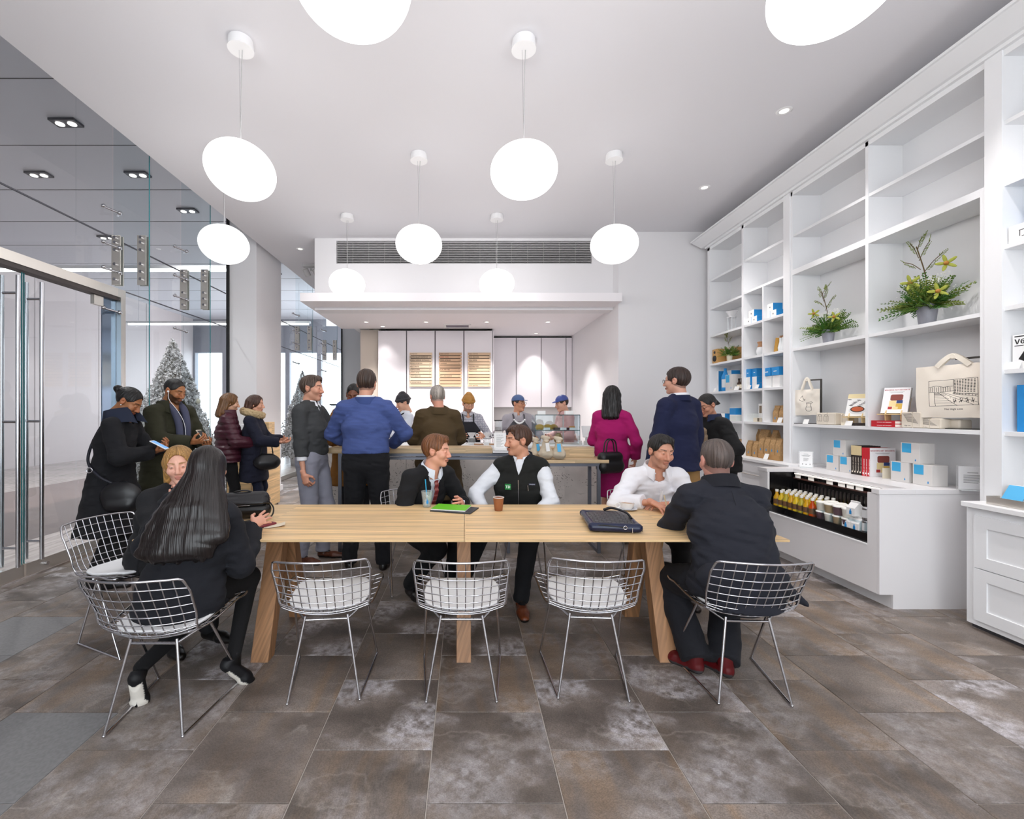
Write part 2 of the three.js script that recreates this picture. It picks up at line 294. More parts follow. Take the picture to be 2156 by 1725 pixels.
const HAIR = {
  short(o) { const A = capField(o.t ?? .011, o); if (o.front) A.rc(V(-.035, .094, .052), V(.04, .098, .054), .015, .017); faceCut(A, o); A.mod = hairMod(o.rough ?? .0035); return A; },
  buzz(o) { const A = capField(.006, o); faceCut(A, o); return A; },
  long(o) { const A = new Field(.025); A.el(V(0, .030, -.016), V(.090, .103, .112)); const l = o.len ?? .3, sp = o.spread ?? 1, dx = o.dx ?? 0;
    for (const [x, z, r, L] of [[-.065, -.03, .034, .8], [.065, -.03, .034, .8], [-.045, -.075, .045, 1], [.045, -.075, .045, 1], [0, -.085, .05, 1]]) A.rc(V(x, .02, z), V(x * 1.25 * sp + dx, -l * L, z - .03 - (o.out ?? 0)), r, r * (o.tip ?? .9));
    A.el(V(0, -.016, .092), V(.066, .099, .072), null, { sub: true, k: .008 }); A.rc(V(0, -.02, .03), V(0, -.5, .03), .05, .06, { sub: true }); A.rc(V(.014, .136, .075), V(.008, .142, -.05), .010, .008, { sub: true, k: .006 }); A.mod = hairMod(.0042, 1.5); return A; },
  mane(o) { const A = new Field(.03), X = V(1, 0, 0), l = o.len ?? .4, dx = o.dx ?? 0, out = o.out ?? .08; A.el(V(0, .030, -.016), V(.089, .101, .110));
    const wd = o.wide ?? 3.2; for (let i = 0; i < 7; i++) { const t0 = i / 7, t1 = (i + 1.4) / 7, P = t => V(dx * t, -.02 - (l - .02) * min(t, 1), -.045 - .035 * t - out * pow(min(t, 1), .8)); A.rc(P(t0), P(t1), mixf(.072, .044, t0), mixf(.072, .044, t1), { u: X, w: mixf(1.1, wd, t0), k: .05 }); }
    for (let i = 0; i < 9; i++) { const t = i / 8 - .5; A.rc(V(dx * .6 + t * .16, -.18, -.09 - out * .7), V(dx + t * .30, -l - .02 - .035 * vn3(i * 3.1, 2, 1), -.075 - out - .012 * sin(i * 2)), .022, .010, { k: .02 }); }
    A.el(V(0, -.016, .092), V(.066, .099, .072), null, { sub: true, k: .008 }); A.rc(V(0, -.02, .04), V(0, -.5, .04), .045, .05, { sub: true });
    A.mod = (x, y, z) => .0032 * (vn3((x - dx * clamp(-y / l, 0, 1)) / (1 + 1.6 * clamp(-y / l, 0, 1)) * 95 + 4, y * 5, 2) - .5) * 2 * clamp(hypot(x, z + .016) / .05, 0, 1); return A; },
  bun(o) { const A = capField(.008, o); A.el(V(0, .045, -.135), V(.036, .034, .038)); A.el(V(0, .03, -.105), V(.025, .025, .03)); faceCut(A, o); A.mod = hairMod(.002); return A; },
  pony(o) { const A = capField(.009, o); A.rc(V(0, .03, -.11), V(o.dx ?? 0, -.10, -.17), .03, .04); A.rc(V(o.dx ?? 0, -.10, -.17), V(o.dx ?? 0, -.26, -.15), .04, .02); faceCut(A, o); A.mod = hairMod(.002); return A; },
  beanie(o) { const A = new Field(.015); A.el(V(0, .045, -.018), V(.092, .105, .112)); A.el(V(0, .13, -.03), V(.05, .04, .055)); A.planes.push([0, -1, .12, -.018]); A.fn((x, y, z) => { const e = hypot(hypot(x / .092, (z + .018) / .112) * .1 - .1, (y - .045 - .12 * z) * 1); return max(e - .012, abs(y - .047 - .12 * z) - .027); }, V(0, .04, 0), .2); A.mod = (x, y, z) => .0016 * sin(atan2(x, z) * 60); return A; },
  cap(o) { const A = new Field(.01); A.el(V(0, .045, -.016), V(.086, .090, .106)); A.planes.push([0, -1, 0, -.042]); return A; },
};
// ---- hand in its own axes: wrist at 0, fingers +y, palm faces +z, thumb towards +x
const handCache = {};
function handMesh(curl, cell, spread = 0) {
  const key = [curl, cell, spread].join();
  return handCache[key] ||= (() => {
    const A = new Field(.010), U = V(1, 0, 0);
    A.rc(V(0, -.03, 0), V(0, .01, 0), .021, .019, { u: U, w: 1.25 }); A.rc(V(0, .015, 0), V(0, .078, .001), .0145, .0135, { u: U, w: 2.35 });
    const len = [[.040, .025, .020], [.045, .029, .022], [.042, .027, .021], [.033, .021, .018]];
    for (let i = 0; i < 4; i++) {
      let p = V(.0315 - i * .021, .083 - (i === 3 ? .012 : i === 0 ? .003 : 0), 0), a = .12 + curl * .75, s = (1.5 - i) * (.05 + spread * .12); const r = [.0088, .009, .0086, .0076][i];
      for (let k = 0; k < 3; k++) { const d = V(sin(s), cos(a), sin(a)).normalize(), q = p.clone().addScaledVector(d, len[i][k]); A.rc(p, q, r - k * .0006, r - (k + 1) * .0006, { k: k ? .004 : .005 }); p = q; a += curl * (k ? .55 : .85) + .06; }
    }
    let p = V(.030, .022, .006), d = V(.62, .62, .35 + curl * .3).normalize(), q = p.clone().addScaledVector(d, .042); A.rc(p, q, .0135, .0105, { k: .012 });
    d = V(.25 - curl * .3, .85, .25 + curl * .45).normalize(); p = q; q = p.clone().addScaledVector(d, .034); A.rc(p, q, .0102, .0084, { k: .005 });
    return nets(A, cell, null);
  })();
}
const ik = (a, t, l1, l2, pole) => { const d = t.clone().sub(a); let L = d.length(); const m = (l1 + l2) * .999; if (L > m) { d.multiplyScalar(m / L); t = a.clone().add(d); L = m; } const n = d.clone().normalize(), x = (l1 * l1 - l2 * l2 + L * L) / (2 * L), h = sqrt(max(0, l1 * l1 - x * x)), p = pole.clone().addScaledVector(n, -pole.dot(n)).normalize(); return [a.clone().addScaledVector(n, x).addScaledVector(p, h), t]; };
const skinMat = new THREE.MeshPhysicalMaterial({ color: 0xffffff, roughness: .5, vertexColors: true, sheen: .15, sheenRoughness: .6 });
const eyeMat = new THREE.MeshPhysicalMaterial({ color: 0xffffff, roughness: .12, vertexColors: true });
const vcCloth = new THREE.MeshStandardMaterial({ color: 0xffffff, roughness: .9, vertexColors: true, bumpMap: rep(clothBump, 14), bumpScale: .0006 });
const fold = (a, fx = 7, fy = 15) => (x, y, z, d) => abs(d) > .06 ? 0 : (a *= 1) * 2.3 * (vn3(x * fx + 3, y * fy + 5 * vn3(x * 4, y * 4, z * 4), z * fx + 8) - .5) + a * 1.1 * (vn3(x * 16 + y * 7, y * 44 - x * 9, z * 16) - .5);
function person(o) {
  const s = (o.H || 1.75) / 1.75, w = o.w || 1, fem = o.fem, root = thing('person', o.label, 'person', [o.at[0], 0, -o.at[1]], (o.yaw || 0) * DEG, o.group);
  const lean = (o.lean || 0) * DEG, side = (o.side || 0) * DEG, tw = (o.twist || 0) * DEG, cell = (o.cell || .013) * (o.at[1] > 5 ? 1.3 : o.at[1] > 4 ? 1.12 : 1), hc = (o.hc || .0042) * (o.at[1] > 5 ? 1.25 : 1);
  const P = V(...(o.hip || [0, .955 * s, 0])), u = V(sin(side), cos(lean), sin(lean)).normalize();
  const lat = V(cos(tw), 0, -sin(tw)); lat.addScaledVector(u, -lat.dot(u)).normalize(); const fw = lat.clone().cross(u);
  const up = (k, f = 0) => P.clone().addScaledVector(u, k * s).addScaledVector(fw, f * s);
  const bend = o.hunch || 0, C = up(.28, 0), N = up(.51 - bend * .1, bend), sw = (fem ? .142 : .165) * s * (o.sh || 1);
  const sh = i => N.clone().addScaledVector(u, -.070 * s).addScaledVector(lat, i * sw).addScaledVector(fw, -.01 + (o.shFwd || 0));
  const SL = sh(1), SR = sh(-1), hipJ = i => P.clone().add(V(cos(tw * .3) * i * .092 * s, -.01, -sin(tw * .3) * i * .092 * s)), HL = hipJ(1), HR = hipJ(-1);
  const arm = (S, i, t, pole) => { t = V(...t); const [e, h] = ik(S, t, .295 * s, .262 * s, V(...(pole || [i * .6, -.6, -.5]))); return { S, E: e, W: h }; };
  const AL = arm(SL, 1, o.handL || [.26 * s, .80 * s, .06], o.poleL), AR = arm(SR, -1, o.handR || [-.26 * s, .80 * s, .06], o.poleR);
  const leg = (H, t, pole) => { t = V(...t); const [k, a] = ik(H, t, .445 * s, .43 * s, V(...(pole || [0, 0, 1]))); return { H, K: k, A: a }; };
  const LL = leg(HL, o.footL || [.10, .085, -.02], o.kneeL), LR = leg(HR, o.footR || [-.10, .085, -.02], o.kneeR);
  // head
  const hq = new THREE.Quaternion().setFromEuler(new THREE.Euler((o.hp || 0) * DEG, (o.hy || 0) * DEG, (o.hr || 0) * DEG, 'YXZ')), hs = (fem ? .96 : 1) * (o.hs || 1) * (s * .5 + .5);
  const nk = u.clone().add(V(0, .6, 0)).normalize(), HC = o.head ? V(...o.head) : N.clone().addScaledVector(nk, (o.neck ?? .113) * hs).add(V(0, .045, .02).applyQuaternion(hq).multiplyScalar(hs));
  const toHead = g => { g.scale(hs, hs, hs); g.applyQuaternion(hq); g.translate(HC.x, HC.y, HC.z); return g; };
  const neckTop = V(0, -.09, -.026).applyQuaternion(hq).multiplyScalar(hs).add(HC);
  // body field
  const torso = (A, e, opt = {}) => { const g = w; A.rc(up(-.03), up(.10), (.098 + (fem ? .006 : 0)) * g * s + e, .104 * g * s + e, { u: lat, w: fem ? 1.5 : 1.42 }); A.rc(up(.10), C, (fem ? .094 : .103) * g * s + e, .110 * g * s + e, { u: lat, w: fem ? 1.28 : 1.38 });
    A.rc(C, up(.43 - bend * .1, bend * .7 + .004), .110 * g * s + e, .080 * s + e, { u: lat, w: 1.4 }); A.rc(SL.clone().lerp(SR, .06), SR.clone().lerp(SL, .06), .046 * s + e, .046 * s + e, { k: .02 }); A.rc(SL, N, .044 * s + e * .8, .050 * s + e * .6, { k: .02 }); A.rc(SR, N, .044 * s + e * .8, .050 * s + e * .6, { k: .02 }); };
  const arms = (A, e, cuff) => { for (const a of [AL, AR]) { A.rc(a.S, a.E, .051 * s * (fem ? .9 : 1) + e * .9, .041 * s + e, { k: .025 }); const d = a.W.clone().sub(a.E).normalize(), c = a.W.clone().addScaledVector(d, cuff ?? -.005); A.rc(a.E, a.W, .043 * s + e, (.029 * s + e * (cuff != null ? 1.15 : 1)), { k: .02, cut: cuff != null ? [[d.x, d.y, d.z, d.dot(c)]] : null }); } };
  const legs = (A, e, flare = 0, cutY) => { for (const l of [LL, LR]) { A.rc(l.H, l.K, .086 * s * w + e, .057 * s + e + flare * .35, { k: .04 }); const d = l.A.clone().sub(l.K).normalize(), c = l.A.clone().addScaledVector(d, cutY ?? .0); A.rc(l.K, l.A, .056 * s + e + flare * .35, .040 * s + e + flare, { k: .03, cut: cutY != null ? [[d.x, d.y, d.z, d.dot(c)]] : null }); } };
  const body = new Field(.03), thin = -.012; torso(body, thin); body.rc(up(.47, bend), neckTop, .058 * s * (fem ? .86 : 1), .050 * s * (fem ? .86 : 1)); arms(body, -.008); legs(body, o.bareLegs ? -.006 : thin);
  for (const [l, k, i] of [[LL, 'L', 1], [LR, 'R', -1]]) { const q = new THREE.Quaternion().setFromEuler(new THREE.Euler((o['tip' + k] || 0) * DEG, (o['toe' + k] ?? i * 10) * DEG, 0, 'YXZ')); body.rc(l.A, l.A.clone().add(V(0, -.058 - (o.heel || 0), .105).applyQuaternion(q).multiplyScalar(s)), .032 * s, .018 * s); }
  const sock = new THREE.Color(o.sock ?? 0x131317), footTop = o.bareLegs ? -1 : .30;
  const sk = new THREE.Color(o.skin), list = [nets(body, .023, (x, y) => o.tights ? (y < P.y - .0 ? sock : sk) : y < footTop ? sock : sk)], hairC = o.hairColor;
  const hd = headMesh({ jaw: fem ? .93 : 1.02, neck: fem ? .046 : .055, skin: o.skin, hairColor: hairC, beard: o.beard, moustache: o.moustache, scalp: o.scalp ?? (o.hair && o.hair[0] === 'short' ? .6 : 0), brow: o.brow, lip: fem ? 0xb0303c : 0xa0403a }, hc); toHead(hd); list.push(hd);
  for (const [a, i, k] of [[AL, 1, 'L'], [AR, -1, 'R']]) {
    const H = o['hand' + k + 'x'] || {}; if (H.hide) continue;
    const dir = H.dir ? V(...H.dir).normalize() : a.W.clone().sub(a.E).normalize(), pn = V(...(H.palm || [-i, 0, 0])); pn.addScaledVector(dir, -pn.dot(dir)).normalize();
    const X = dir.clone().cross(pn), g = handMesh(H.curl ?? .5, o.at[1] > 5 ? .0062 : o.at[1] > 3.9 ? .005 : .0042, H.spread || 0).clone(); // X = y cross z
    // thumb sits on +X for one hand and is mirrored for the other
    if (i > 0) { g.scale(-1, 1, 1); const ix = g.index.array; for (let n = 0; n < ix.length; n += 3) { const t = ix[n + 1]; ix[n + 1] = ix[n + 2]; ix[n + 2] = t; } }
    const hsz = s * (fem ? .92 : 1); g.scale(hsz, hsz, hsz); g.applyMatrix4(new THREE.Matrix4().makeBasis(X, dir, pn).setPosition(a.W.clone().addScaledVector(dir, .012)));
    const c = new Float32Array(g.attributes.position.count * 3); for (let n = 0; n < c.length; n += 3) { c[n] = sk.r * 1.02; c[n + 1] = sk.g * .95; c[n + 2] = sk.b * .93; } g.setAttribute('color', new THREE.BufferAttribute(c, 3)); list.push(g);
  }
  part(root, 'body', joinIdx(list), skinMat);
  if (!o.noEyes) for (const g of eyesMesh(hq, HC, hs, o.gaze || 0)) part(root, 'eye', g, eyeMat);
  if (o.hair) { const [k, h] = o.hair, A = HAIR[k](h || {}); const hb = new THREE.Color(h.color ?? hairC), plain = k === 'beanie' || k === 'cap', g = toHead(nets(A, (h.cell || .0055) * (o.at[1] > 5 ? 1.3 : 1), plain ? null : (x, y, z) => { const q = .62 + .95 * vn3(atan2(x, -z + .001) * 26 + 3, y * 7, 5) * vn3(atan2(x, -z + .001) * 60, y * 10, 8) * 1.7; return hb.clone().multiplyScalar(q); }, hairUv)); part(root, k === 'beanie' ? 'knitted_hat' : k === 'cap' ? 'cap' : 'hair', g, h.mat || M(plain ? h.color ?? hairC : 0xffffff, h.rough2 ?? .42, { vertexColors: !plain, bumpMap: k === 'beanie' || k === 'cap' ? rep(clothBump, 14) : rep(strandBump, 5, 3), bumpScale: k === 'beanie' || k === 'cap' ? .0008 : .0022 })); }
  if (o.hair2) { const [k, h] = o.hair2, A = HAIR[k](h || {}); part(root, 'hair', toHead(nets(A, .006, null, hairUv)), M(hairC, .5, { bumpMap: rep(strandBump, 5, 3), bumpScale: .002 })); }
  const J = { P, u, lat, fw, up, C, N, SL, SR, AL, AR, LL, LR, HC, hq, hs, s, w, sw, toHead, torso, arms, legs, neckTop, root, HL, HR, cell };
  for (const g of o.wear || []) { const r = g(J, o); if (r) r.forEach(([n, geo, m, l]) => part(root, n, geo, m, l)); }
  if (o.extra) o.extra(J, root);
  return J;
}
// a band standing round the neck, optionally folded down over itself
function collarGeo(J, { r = .066, h = .045, drop = .045, out = .014, gap = .25, point = .02, base = -.02, tilt = .012, n = 40, thick = .004 }) {
  const { N, s, lat } = J, cd = J.neckTop.clone().sub(N).normalize(), fwd = lat.clone().cross(cd).normalize(), pos = [], idx = [], prof = 5;
  for (let i = 0; i <= n; i++) {
    const a = gap + (2 * PI - 2 * gap) * i / n, f = cos(a), l = sin(a), t = abs(i / n - .5) * 2, pt = pow(t, 6), dir = fwd.clone().multiplyScalar(f).addScaledVector(lat, l);
    const R = r * s * (1 - .05 * f), y0 = base - tilt * (1 + f), top = h - tilt * (1 + f) * .9 - pt * .006;
    const P5 = [[R, y0], [R + .003, top], [R + .003 + thick, top + .002], [R + .006 + out, top - drop * .6 - pt * point * .5], [R + .008 + out * 1.15 + pt * .006, top - drop - pt * point]];
    if (!drop) { P5[3] = [R + thick + .004, top - .004]; P5[4] = [R + thick + .006, y0]; }
    for (const [q, y] of P5) { const v = N.clone().addScaledVector(dir, q).addScaledVector(cd, y); pos.push(v.x, v.y, v.z); }
  }
  for (let i = 0; i < n; i++) for (let k = 0; k < prof - 1; k++) { const a = i * prof + k, b = a + prof; idx.push(a, b, a + 1, b, b + 1, a + 1); }
  for (const e of [0, n]) { const a = e * prof; idx.push(a, a + 1, a + 3, a + 1, a + 2, a + 3, a, a + 3, a + 4); }
  const g = new THREE.BufferGeometry(); g.setAttribute('position', new THREE.BufferAttribute(new Float32Array(pos), 3)); g.setIndex(idx); g.computeVertexNormals();
  const uv = new Float32Array(pos.length / 3 * 2); for (let i = 0; i < uv.length / 2; i++) { uv[2 * i] = pos[3 * i] + pos[3 * i + 2] * .7; uv[2 * i + 1] = pos[3 * i + 1]; } g.setAttribute('uv', new THREE.BufferAttribute(uv, 2)); return g;
}
// ---- garments: each returns [name, geometry, material]
const W = {
  // upper garment. e: ease over the body; hem: length below the hip centre along the body; open: V neck depth; sleeves
  top({ name = 'jacket', color, m, e = .016, hem = .06, flare = 0, collar = null, neckR = .008, open = 0, openW = .055, slit = 0, sleeves = true, cuff = -.02, puff = 0, folds = .004, seatFlap = 0, col = null, zoff = 0, cutNeck = .045, deep = 1 }) {
    return (J, o) => {
      const A = new Field(.035), { up, lat, fw, u, N, s, P } = J;
      J.torso(A, e); if (sleeves) J.arms(A, e, cuff);
      if (hem > .03) { if (J.LL.K.y < J.P.y - .2) { const b = P.clone().add(V(0, -hem, 0)); A.rc(up(.02), b, .118 * s * J.w + e, .124 * s * J.w + e + flare, { u: lat, w: hem > .2 ? 1.5 : 1.45 }); A.planes.push([0, -1, 0, -(P.y - hem)]); }
        else { for (const l of [J.LL, J.LR]) { const d = l.K.clone().sub(l.H).normalize(); const q = l.H.clone().addScaledVector(d, seatFlap); A.rc(l.H, q, .088 * s * J.w + e, .075 * s * J.w + e, { cut: [[d.x, d.y, d.z, d.dot(q)]] }); } A.planes.push([-u.x, -u.y, -u.z, -u.dot(up(-.075 - (J.rear || 0)))]); } }
      else A.planes.push([-u.x, -u.y, -u.z, -u.dot(up(-hem + .0))]);
      const cd = J.neckTop.clone().sub(N).normalize(); J.cd = cd;
      A.rc(N.clone().addScaledVector(cd, -.035), N.clone().addScaledVector(cd, .25), .056 * s + neckR, .062 * s + neckR, { sub: true, k: .006 });
      if (open) { const Nc = N.clone(), dp = open; A.fn((x, y, z) => { const vx = x - Nc.x, vy = y - Nc.y, vz = z - Nc.z, h = vx * u.x + vy * u.y + vz * u.z, l = vx * lat.x + vy * lat.y + vz * lat.z, f = vx * fw.x + vy * fw.y + vz * fw.z; const t = clamp((h + dp) / (dp + .03), 0, 1.2); return max(abs(l) - (slit + openW * t) * (h < -dp ? (slit ? 1 : 0) : 1) + (h < -dp && !slit ? .01 : 0), -f + .03); }, P, 9, { sub: true, k: .004 }); }
      if (puff) { A.mod = (x, y, z, d) => abs(d) > .05 ? 0 : -.013 * abs(sin(((x - P.x) * u.x + (y - P.y) * u.y + (z - P.z) * u.z) * PI / puff)) + .003 * vn3(x * 30, y * 30, z * 30); } else if (folds) A.mod = fold(folds);
      const out = [[name, nets(A, J.cell, col), m || cloth(color)]]; if (collar) out.push(['collar', collarGeo(J, collar), collar.m || (collar.color != null ? cloth(collar.color) : out[0][2])]); return out;
    };
  },
  trousers({ color, m, e = .012, flare = .004, waist = .10, cut = .035, folds = .005, name = 'trousers' }) {
    return J => { const A = new Field(.03); const c = J.up(waist); A.rc(J.up(-.03), J.up(.10), .100 * J.s * J.w + e, .103 * J.s * J.w + e, { u: J.lat, w: 1.44, cut: [[J.u.x, J.u.y, J.u.z, J.u.dot(c)]] }); J.legs(A, e, flare, cut); A.mod = fold(folds, 8, 13); return [[name, nets(A, J.cell), m || cloth(color)]]; };
  },
  skirt({ color, hem, flare = .03, e = .014, name = 'skirt', waist = .10 }) { return J => { const A = new Field(.03); A.rc(J.up(waist), J.P, .10 * J.s + e, .108 * J.s + e, { u: J.lat, w: 1.4 }); A.rc(J.P, V(J.P.x, hem, J.P.z), .108 * J.s + e, .11 * J.s + e + flare, { u: J.lat, w: 1.35 }); A.planes.push([0, -1, 0, -hem]); A.planes.push([0, 1, 0, J.up(waist).y]); A.mod = fold(.004, 14, 3); return [[name, nets(A, J.cell), cloth(color)]]; }; },
  // a pair of shoes with darker sole; heel > 0 lifts the heel on a block
  shoes({ color, sole = 0x17120f, heel = 0, high = .0, under, rough = .35, cell = .006 }) {
    return (J, o) => ['L', 'R'].map(k => {
      const l = k === 'L' ? J.LL : J.LR, i = k === 'L' ? 1 : -1, a = (o['toe' + k] ?? i * 10) * DEG, tip = (o['tip' + k] || 0) * DEG, q = new THREE.Quaternion().setFromEuler(new THREE.Euler(tip, a, 0, 'YXZ')), A = new Field(.012), U = V(1, 0, 0), s = J.s, up = heel;
      // own axes: ankle above origin, sole at y 0, toe +z
      A.rc(V(0, .030 + up, -.045), V(0, .026 + up * .4, .09), .034, .036, { u: U, w: 1.05 }); A.rc(V(0, .024 + up * .4, .08), V(0, .020, .165), .036, .024, { u: U, w: 1.3 });
      if (!heel || high) { A.rc(V(0, .05 + up, -.035), V(0, .09 + high + up, -.030), .039, .045); A.planes.push([0, 1, .12, .094 + high + up]); }
      else A.rc(V(0, .06 + up, -.04), V(0, .075 + up, -.035), .034, .03, { cut: [[0, 1, -.5, .085 + up]] });
      A.planes.push([0, -1, heel ? heel * 3.2 * 0 : 0, 0]);
      if (heel) { A.fn((x, y, z) => { const t = clamp((z + .03) / .11, 0, 1), yb = up * (1 - t) * (1 - t * .4) - .0; const he = max(hypot(x, (z + .052) * .9) - (.016 + .10 * max(0, y - .02)), y - up - .03); return max(y - yb, -he); }, V(0, 0, 0), 9, { sub: true, k: .003 }); }
      const base = new THREE.Color(color), so = new THREE.Color(sole), un = new THREE.Color(under ?? sole);
      const g = nets(A, cell, (x, y, z, nx, ny, nz) => heel ? (ny < -.45 && z > -.035 ? un : base) : (y < .020 || (z < .0 && y < .026 && abs(nx) > .2)) ? so : base);
      g.scale(s, s, s); g.applyQuaternion(q); const an = V(0, .085 + up, -.03).multiplyScalar(s).applyQuaternion(q); g.translate(l.A.x - an.x, l.A.y - an.y, l.A.z - an.z);
      return ['shoe', g, new THREE.MeshStandardMaterial({ color: 0xffffff, roughness: rough, vertexColors: true })];
    });
  },
};
// ---------------------------------------------------------------- setting
const CEIL = 4.1, GX = -3.85, SX = 3.5;                   // ceiling, glass wall plane, front of the shelving
const zr = (a, b) => [-b, -a];                              // depth range to world z
const bz = (x0, x1, y0, y1, Z0, Z1, bev = 0) => b2(x0, x1, y0, y1, -Z1, -Z0, bev);
// floor: slab, grout and single stone tiles
{
  const floorG = structGroup('floor', 'brown grey stone tile floor');
  part(floorG, 'grout', bz(GX, 3.85, -.2, -.004, -3.2, 14.4), M(0xc4bcb4, .9));
  const T = .508, w = T - .004, X0 = -.1435, Zc = [1.676, 1.94 - T];
  // tile: chamfered slab, uv 0..1 on top
  const h = w / 2, c = .0018, P = [], Uv = [], add = (a, b, cc, d) => { for (const v of [a, b, cc, a, cc, d]) { P.push(...v); Uv.push(v[0] / w + .5, v[2] / w + .5); } };
  const t0 = [-h + c, 0, -h + c], t1 = [h - c, 0, -h + c], t2 = [h - c, 0, h - c], t3 = [-h + c, 0, h - c], e0 = [-h, -c, -h], e1 = [h, -c, -h], e2 = [h, -c, h], e3 = [-h, -c, h], f0 = [-h, -.012, -h], f1 = [h, -.012, -h], f2 = [h, -.012, h], f3 = [-h, -.012, h];
  add(t0, t3, t2, t1); add(t0, t1, e1, e0); add(t1, t2, e2, e1); add(t2, t3, e3, e2); add(t3, t0, e0, e3); add(e0, e1, f1, f0); add(e1, e2, f2, f1); add(e2, e3, f3, f2); add(e3, e0, f0, f3);
  const tg = new THREE.BufferGeometry(); tg.setAttribute('position', new THREE.BufferAttribute(new Float32Array(P), 3)); tg.setAttribute('uv', new THREE.BufferAttribute(new Float32Array(Uv), 2)); tg.computeVertexNormals();
  const mats = [];
  for (let k = 0; k < 9; k++) {
    const S = k * 13.7, warm = [0, .7, .3, .9, .2, .5, 1, .1, .6][k], pale = [.85, .4, .65, .2, .9, .5, .35, .75, .15][k];
    const H = new Float32Array(320 * 320);
    const tex = dataTex(320, (u, v) => {
      const wx = u + .12 * (fbm(u * 3, v * 3, S, 3) - .5), wy = v + .12 * (fbm(u * 3 + 5, v * 3, S + 2, 3) - .5);
      const cloud = fbm(wx * 1.6, wy * 2.6, S + 4, 4), patch = clamp((fbm(wx * 1.5 + 3, wy * 2.4, S + 9, 4) - .46) * 6.5, 0, 1), rough = fbm(u * 18, v * 18, S + 1, 3), grit = vn3(u * 150, v * 150, S), streak = fbm(wx * 9, wy * 1.2, S + 6, 3);
      const vein = clamp(1 - abs(fbm(wx * 2.2, wy * 3.2, S + 15, 4) - .5) * 26, 0, 1) * clamp((fbm(u * 2, v * 2, S + 21, 2) - .42) * 4, 0, 1), pock = grit > .86 && rough > .5 ? 1 : 0;
      let r = 120, g = 110, b = 103; const wm = clamp((streak - .42) * 3.2, 0, 1) * warm;
      r = mixf(r, 130, wm); g = mixf(g, 112, wm); b = mixf(b, 96, wm);
      const d = .55 + .85 * cloud; r *= d; g *= d; b *= d;
      const pk = patch * pale * clamp(.3 + 1.8 * (rough - .3), 0, 1) * .85; r = mixf(r, 218, pk); g = mixf(g, 215, pk); b = mixf(b, 222, pk);
      const vv = vein * .5; r = mixf(r, 186, vv); g = mixf(g, 178, vv); b = mixf(b, 170, vv);
      const gr = .84 + .3 * grit - .35 * pock; H[(floor(v * 320 + .5) % 320) * 320 + floor(u * 320 + .5) % 320] = .5 + .25 * (rough - .5) + .2 * vein + .12 * (grit - .5) - .3 * pock + .12 * patch;
      return [r * gr, g * gr, b * gr];
    });
    const bt = dataTex(320, (u, v) => { const k2 = 255 * H[(floor(v * 320 + .5) % 320) * 320 + floor(u * 320 + .5) % 320]; return [k2, k2, k2]; }, false);
    mats.push(M(0xffffff, .44, { map: tex, bumpMap: bt, bumpScale: .0022 }));
  }
  const plain = M(0x858485, .55, { map: dataTex(128, (u, v) => { const k = 226 + 26 * vn3(u * 70, v * 70, 4); return [k, k, k]; }) });
  const list = [];
  for (let i = -8; i <= 7; i++) for (let j = -2; j < 27; j++) {
    const odd = ((i % 2) + 2) % 2, x0 = X0 + i * T, xa = max(x0, GX), xb = min(x0 + T, 3.85), Z = Zc[odd] + (j - 2) * T + T / 2; if (xb - xa < .02) continue;
    const grey = (i === -4 && Z < 1.95) || (i === -6 && abs(Z - 2.7) < .3);
    list.push({ i, j, x: (xa + xb) / 2, sx: (xb - xa - .004) / w, Z, m: grey ? plain : mats[floor(rnd() * 9)], r: rnd() < .5 });
  }
  const seen = t => t.Z > 1.0 && t.Z < 8.6 && abs((t.x) / t.Z * F) < 1350; 
  list.filter(seen).sort((a, b) => a.Z - b.Z).slice(0, 296).forEach(t => { t.own = true; const o = part(floorG, 'tile', tg, t.m); o.position.set(t.x, 0, -t.Z); o.scale.x = t.sx; if (t.r && t.sx > .99) o.rotation.y = PI; });
  for (const m of [...mats, plain]) { const g = list.filter(t => !t.own && t.m === m).map(t => { const q = tg.clone(); q.scale(t.sx, 1, 1); q.translate(t.x, 0, -t.Z); return q; }); if (g.length) { const o = part(floorG, 'far_tiles', g, m); o.userData.kind = 'stuff'; } }
}
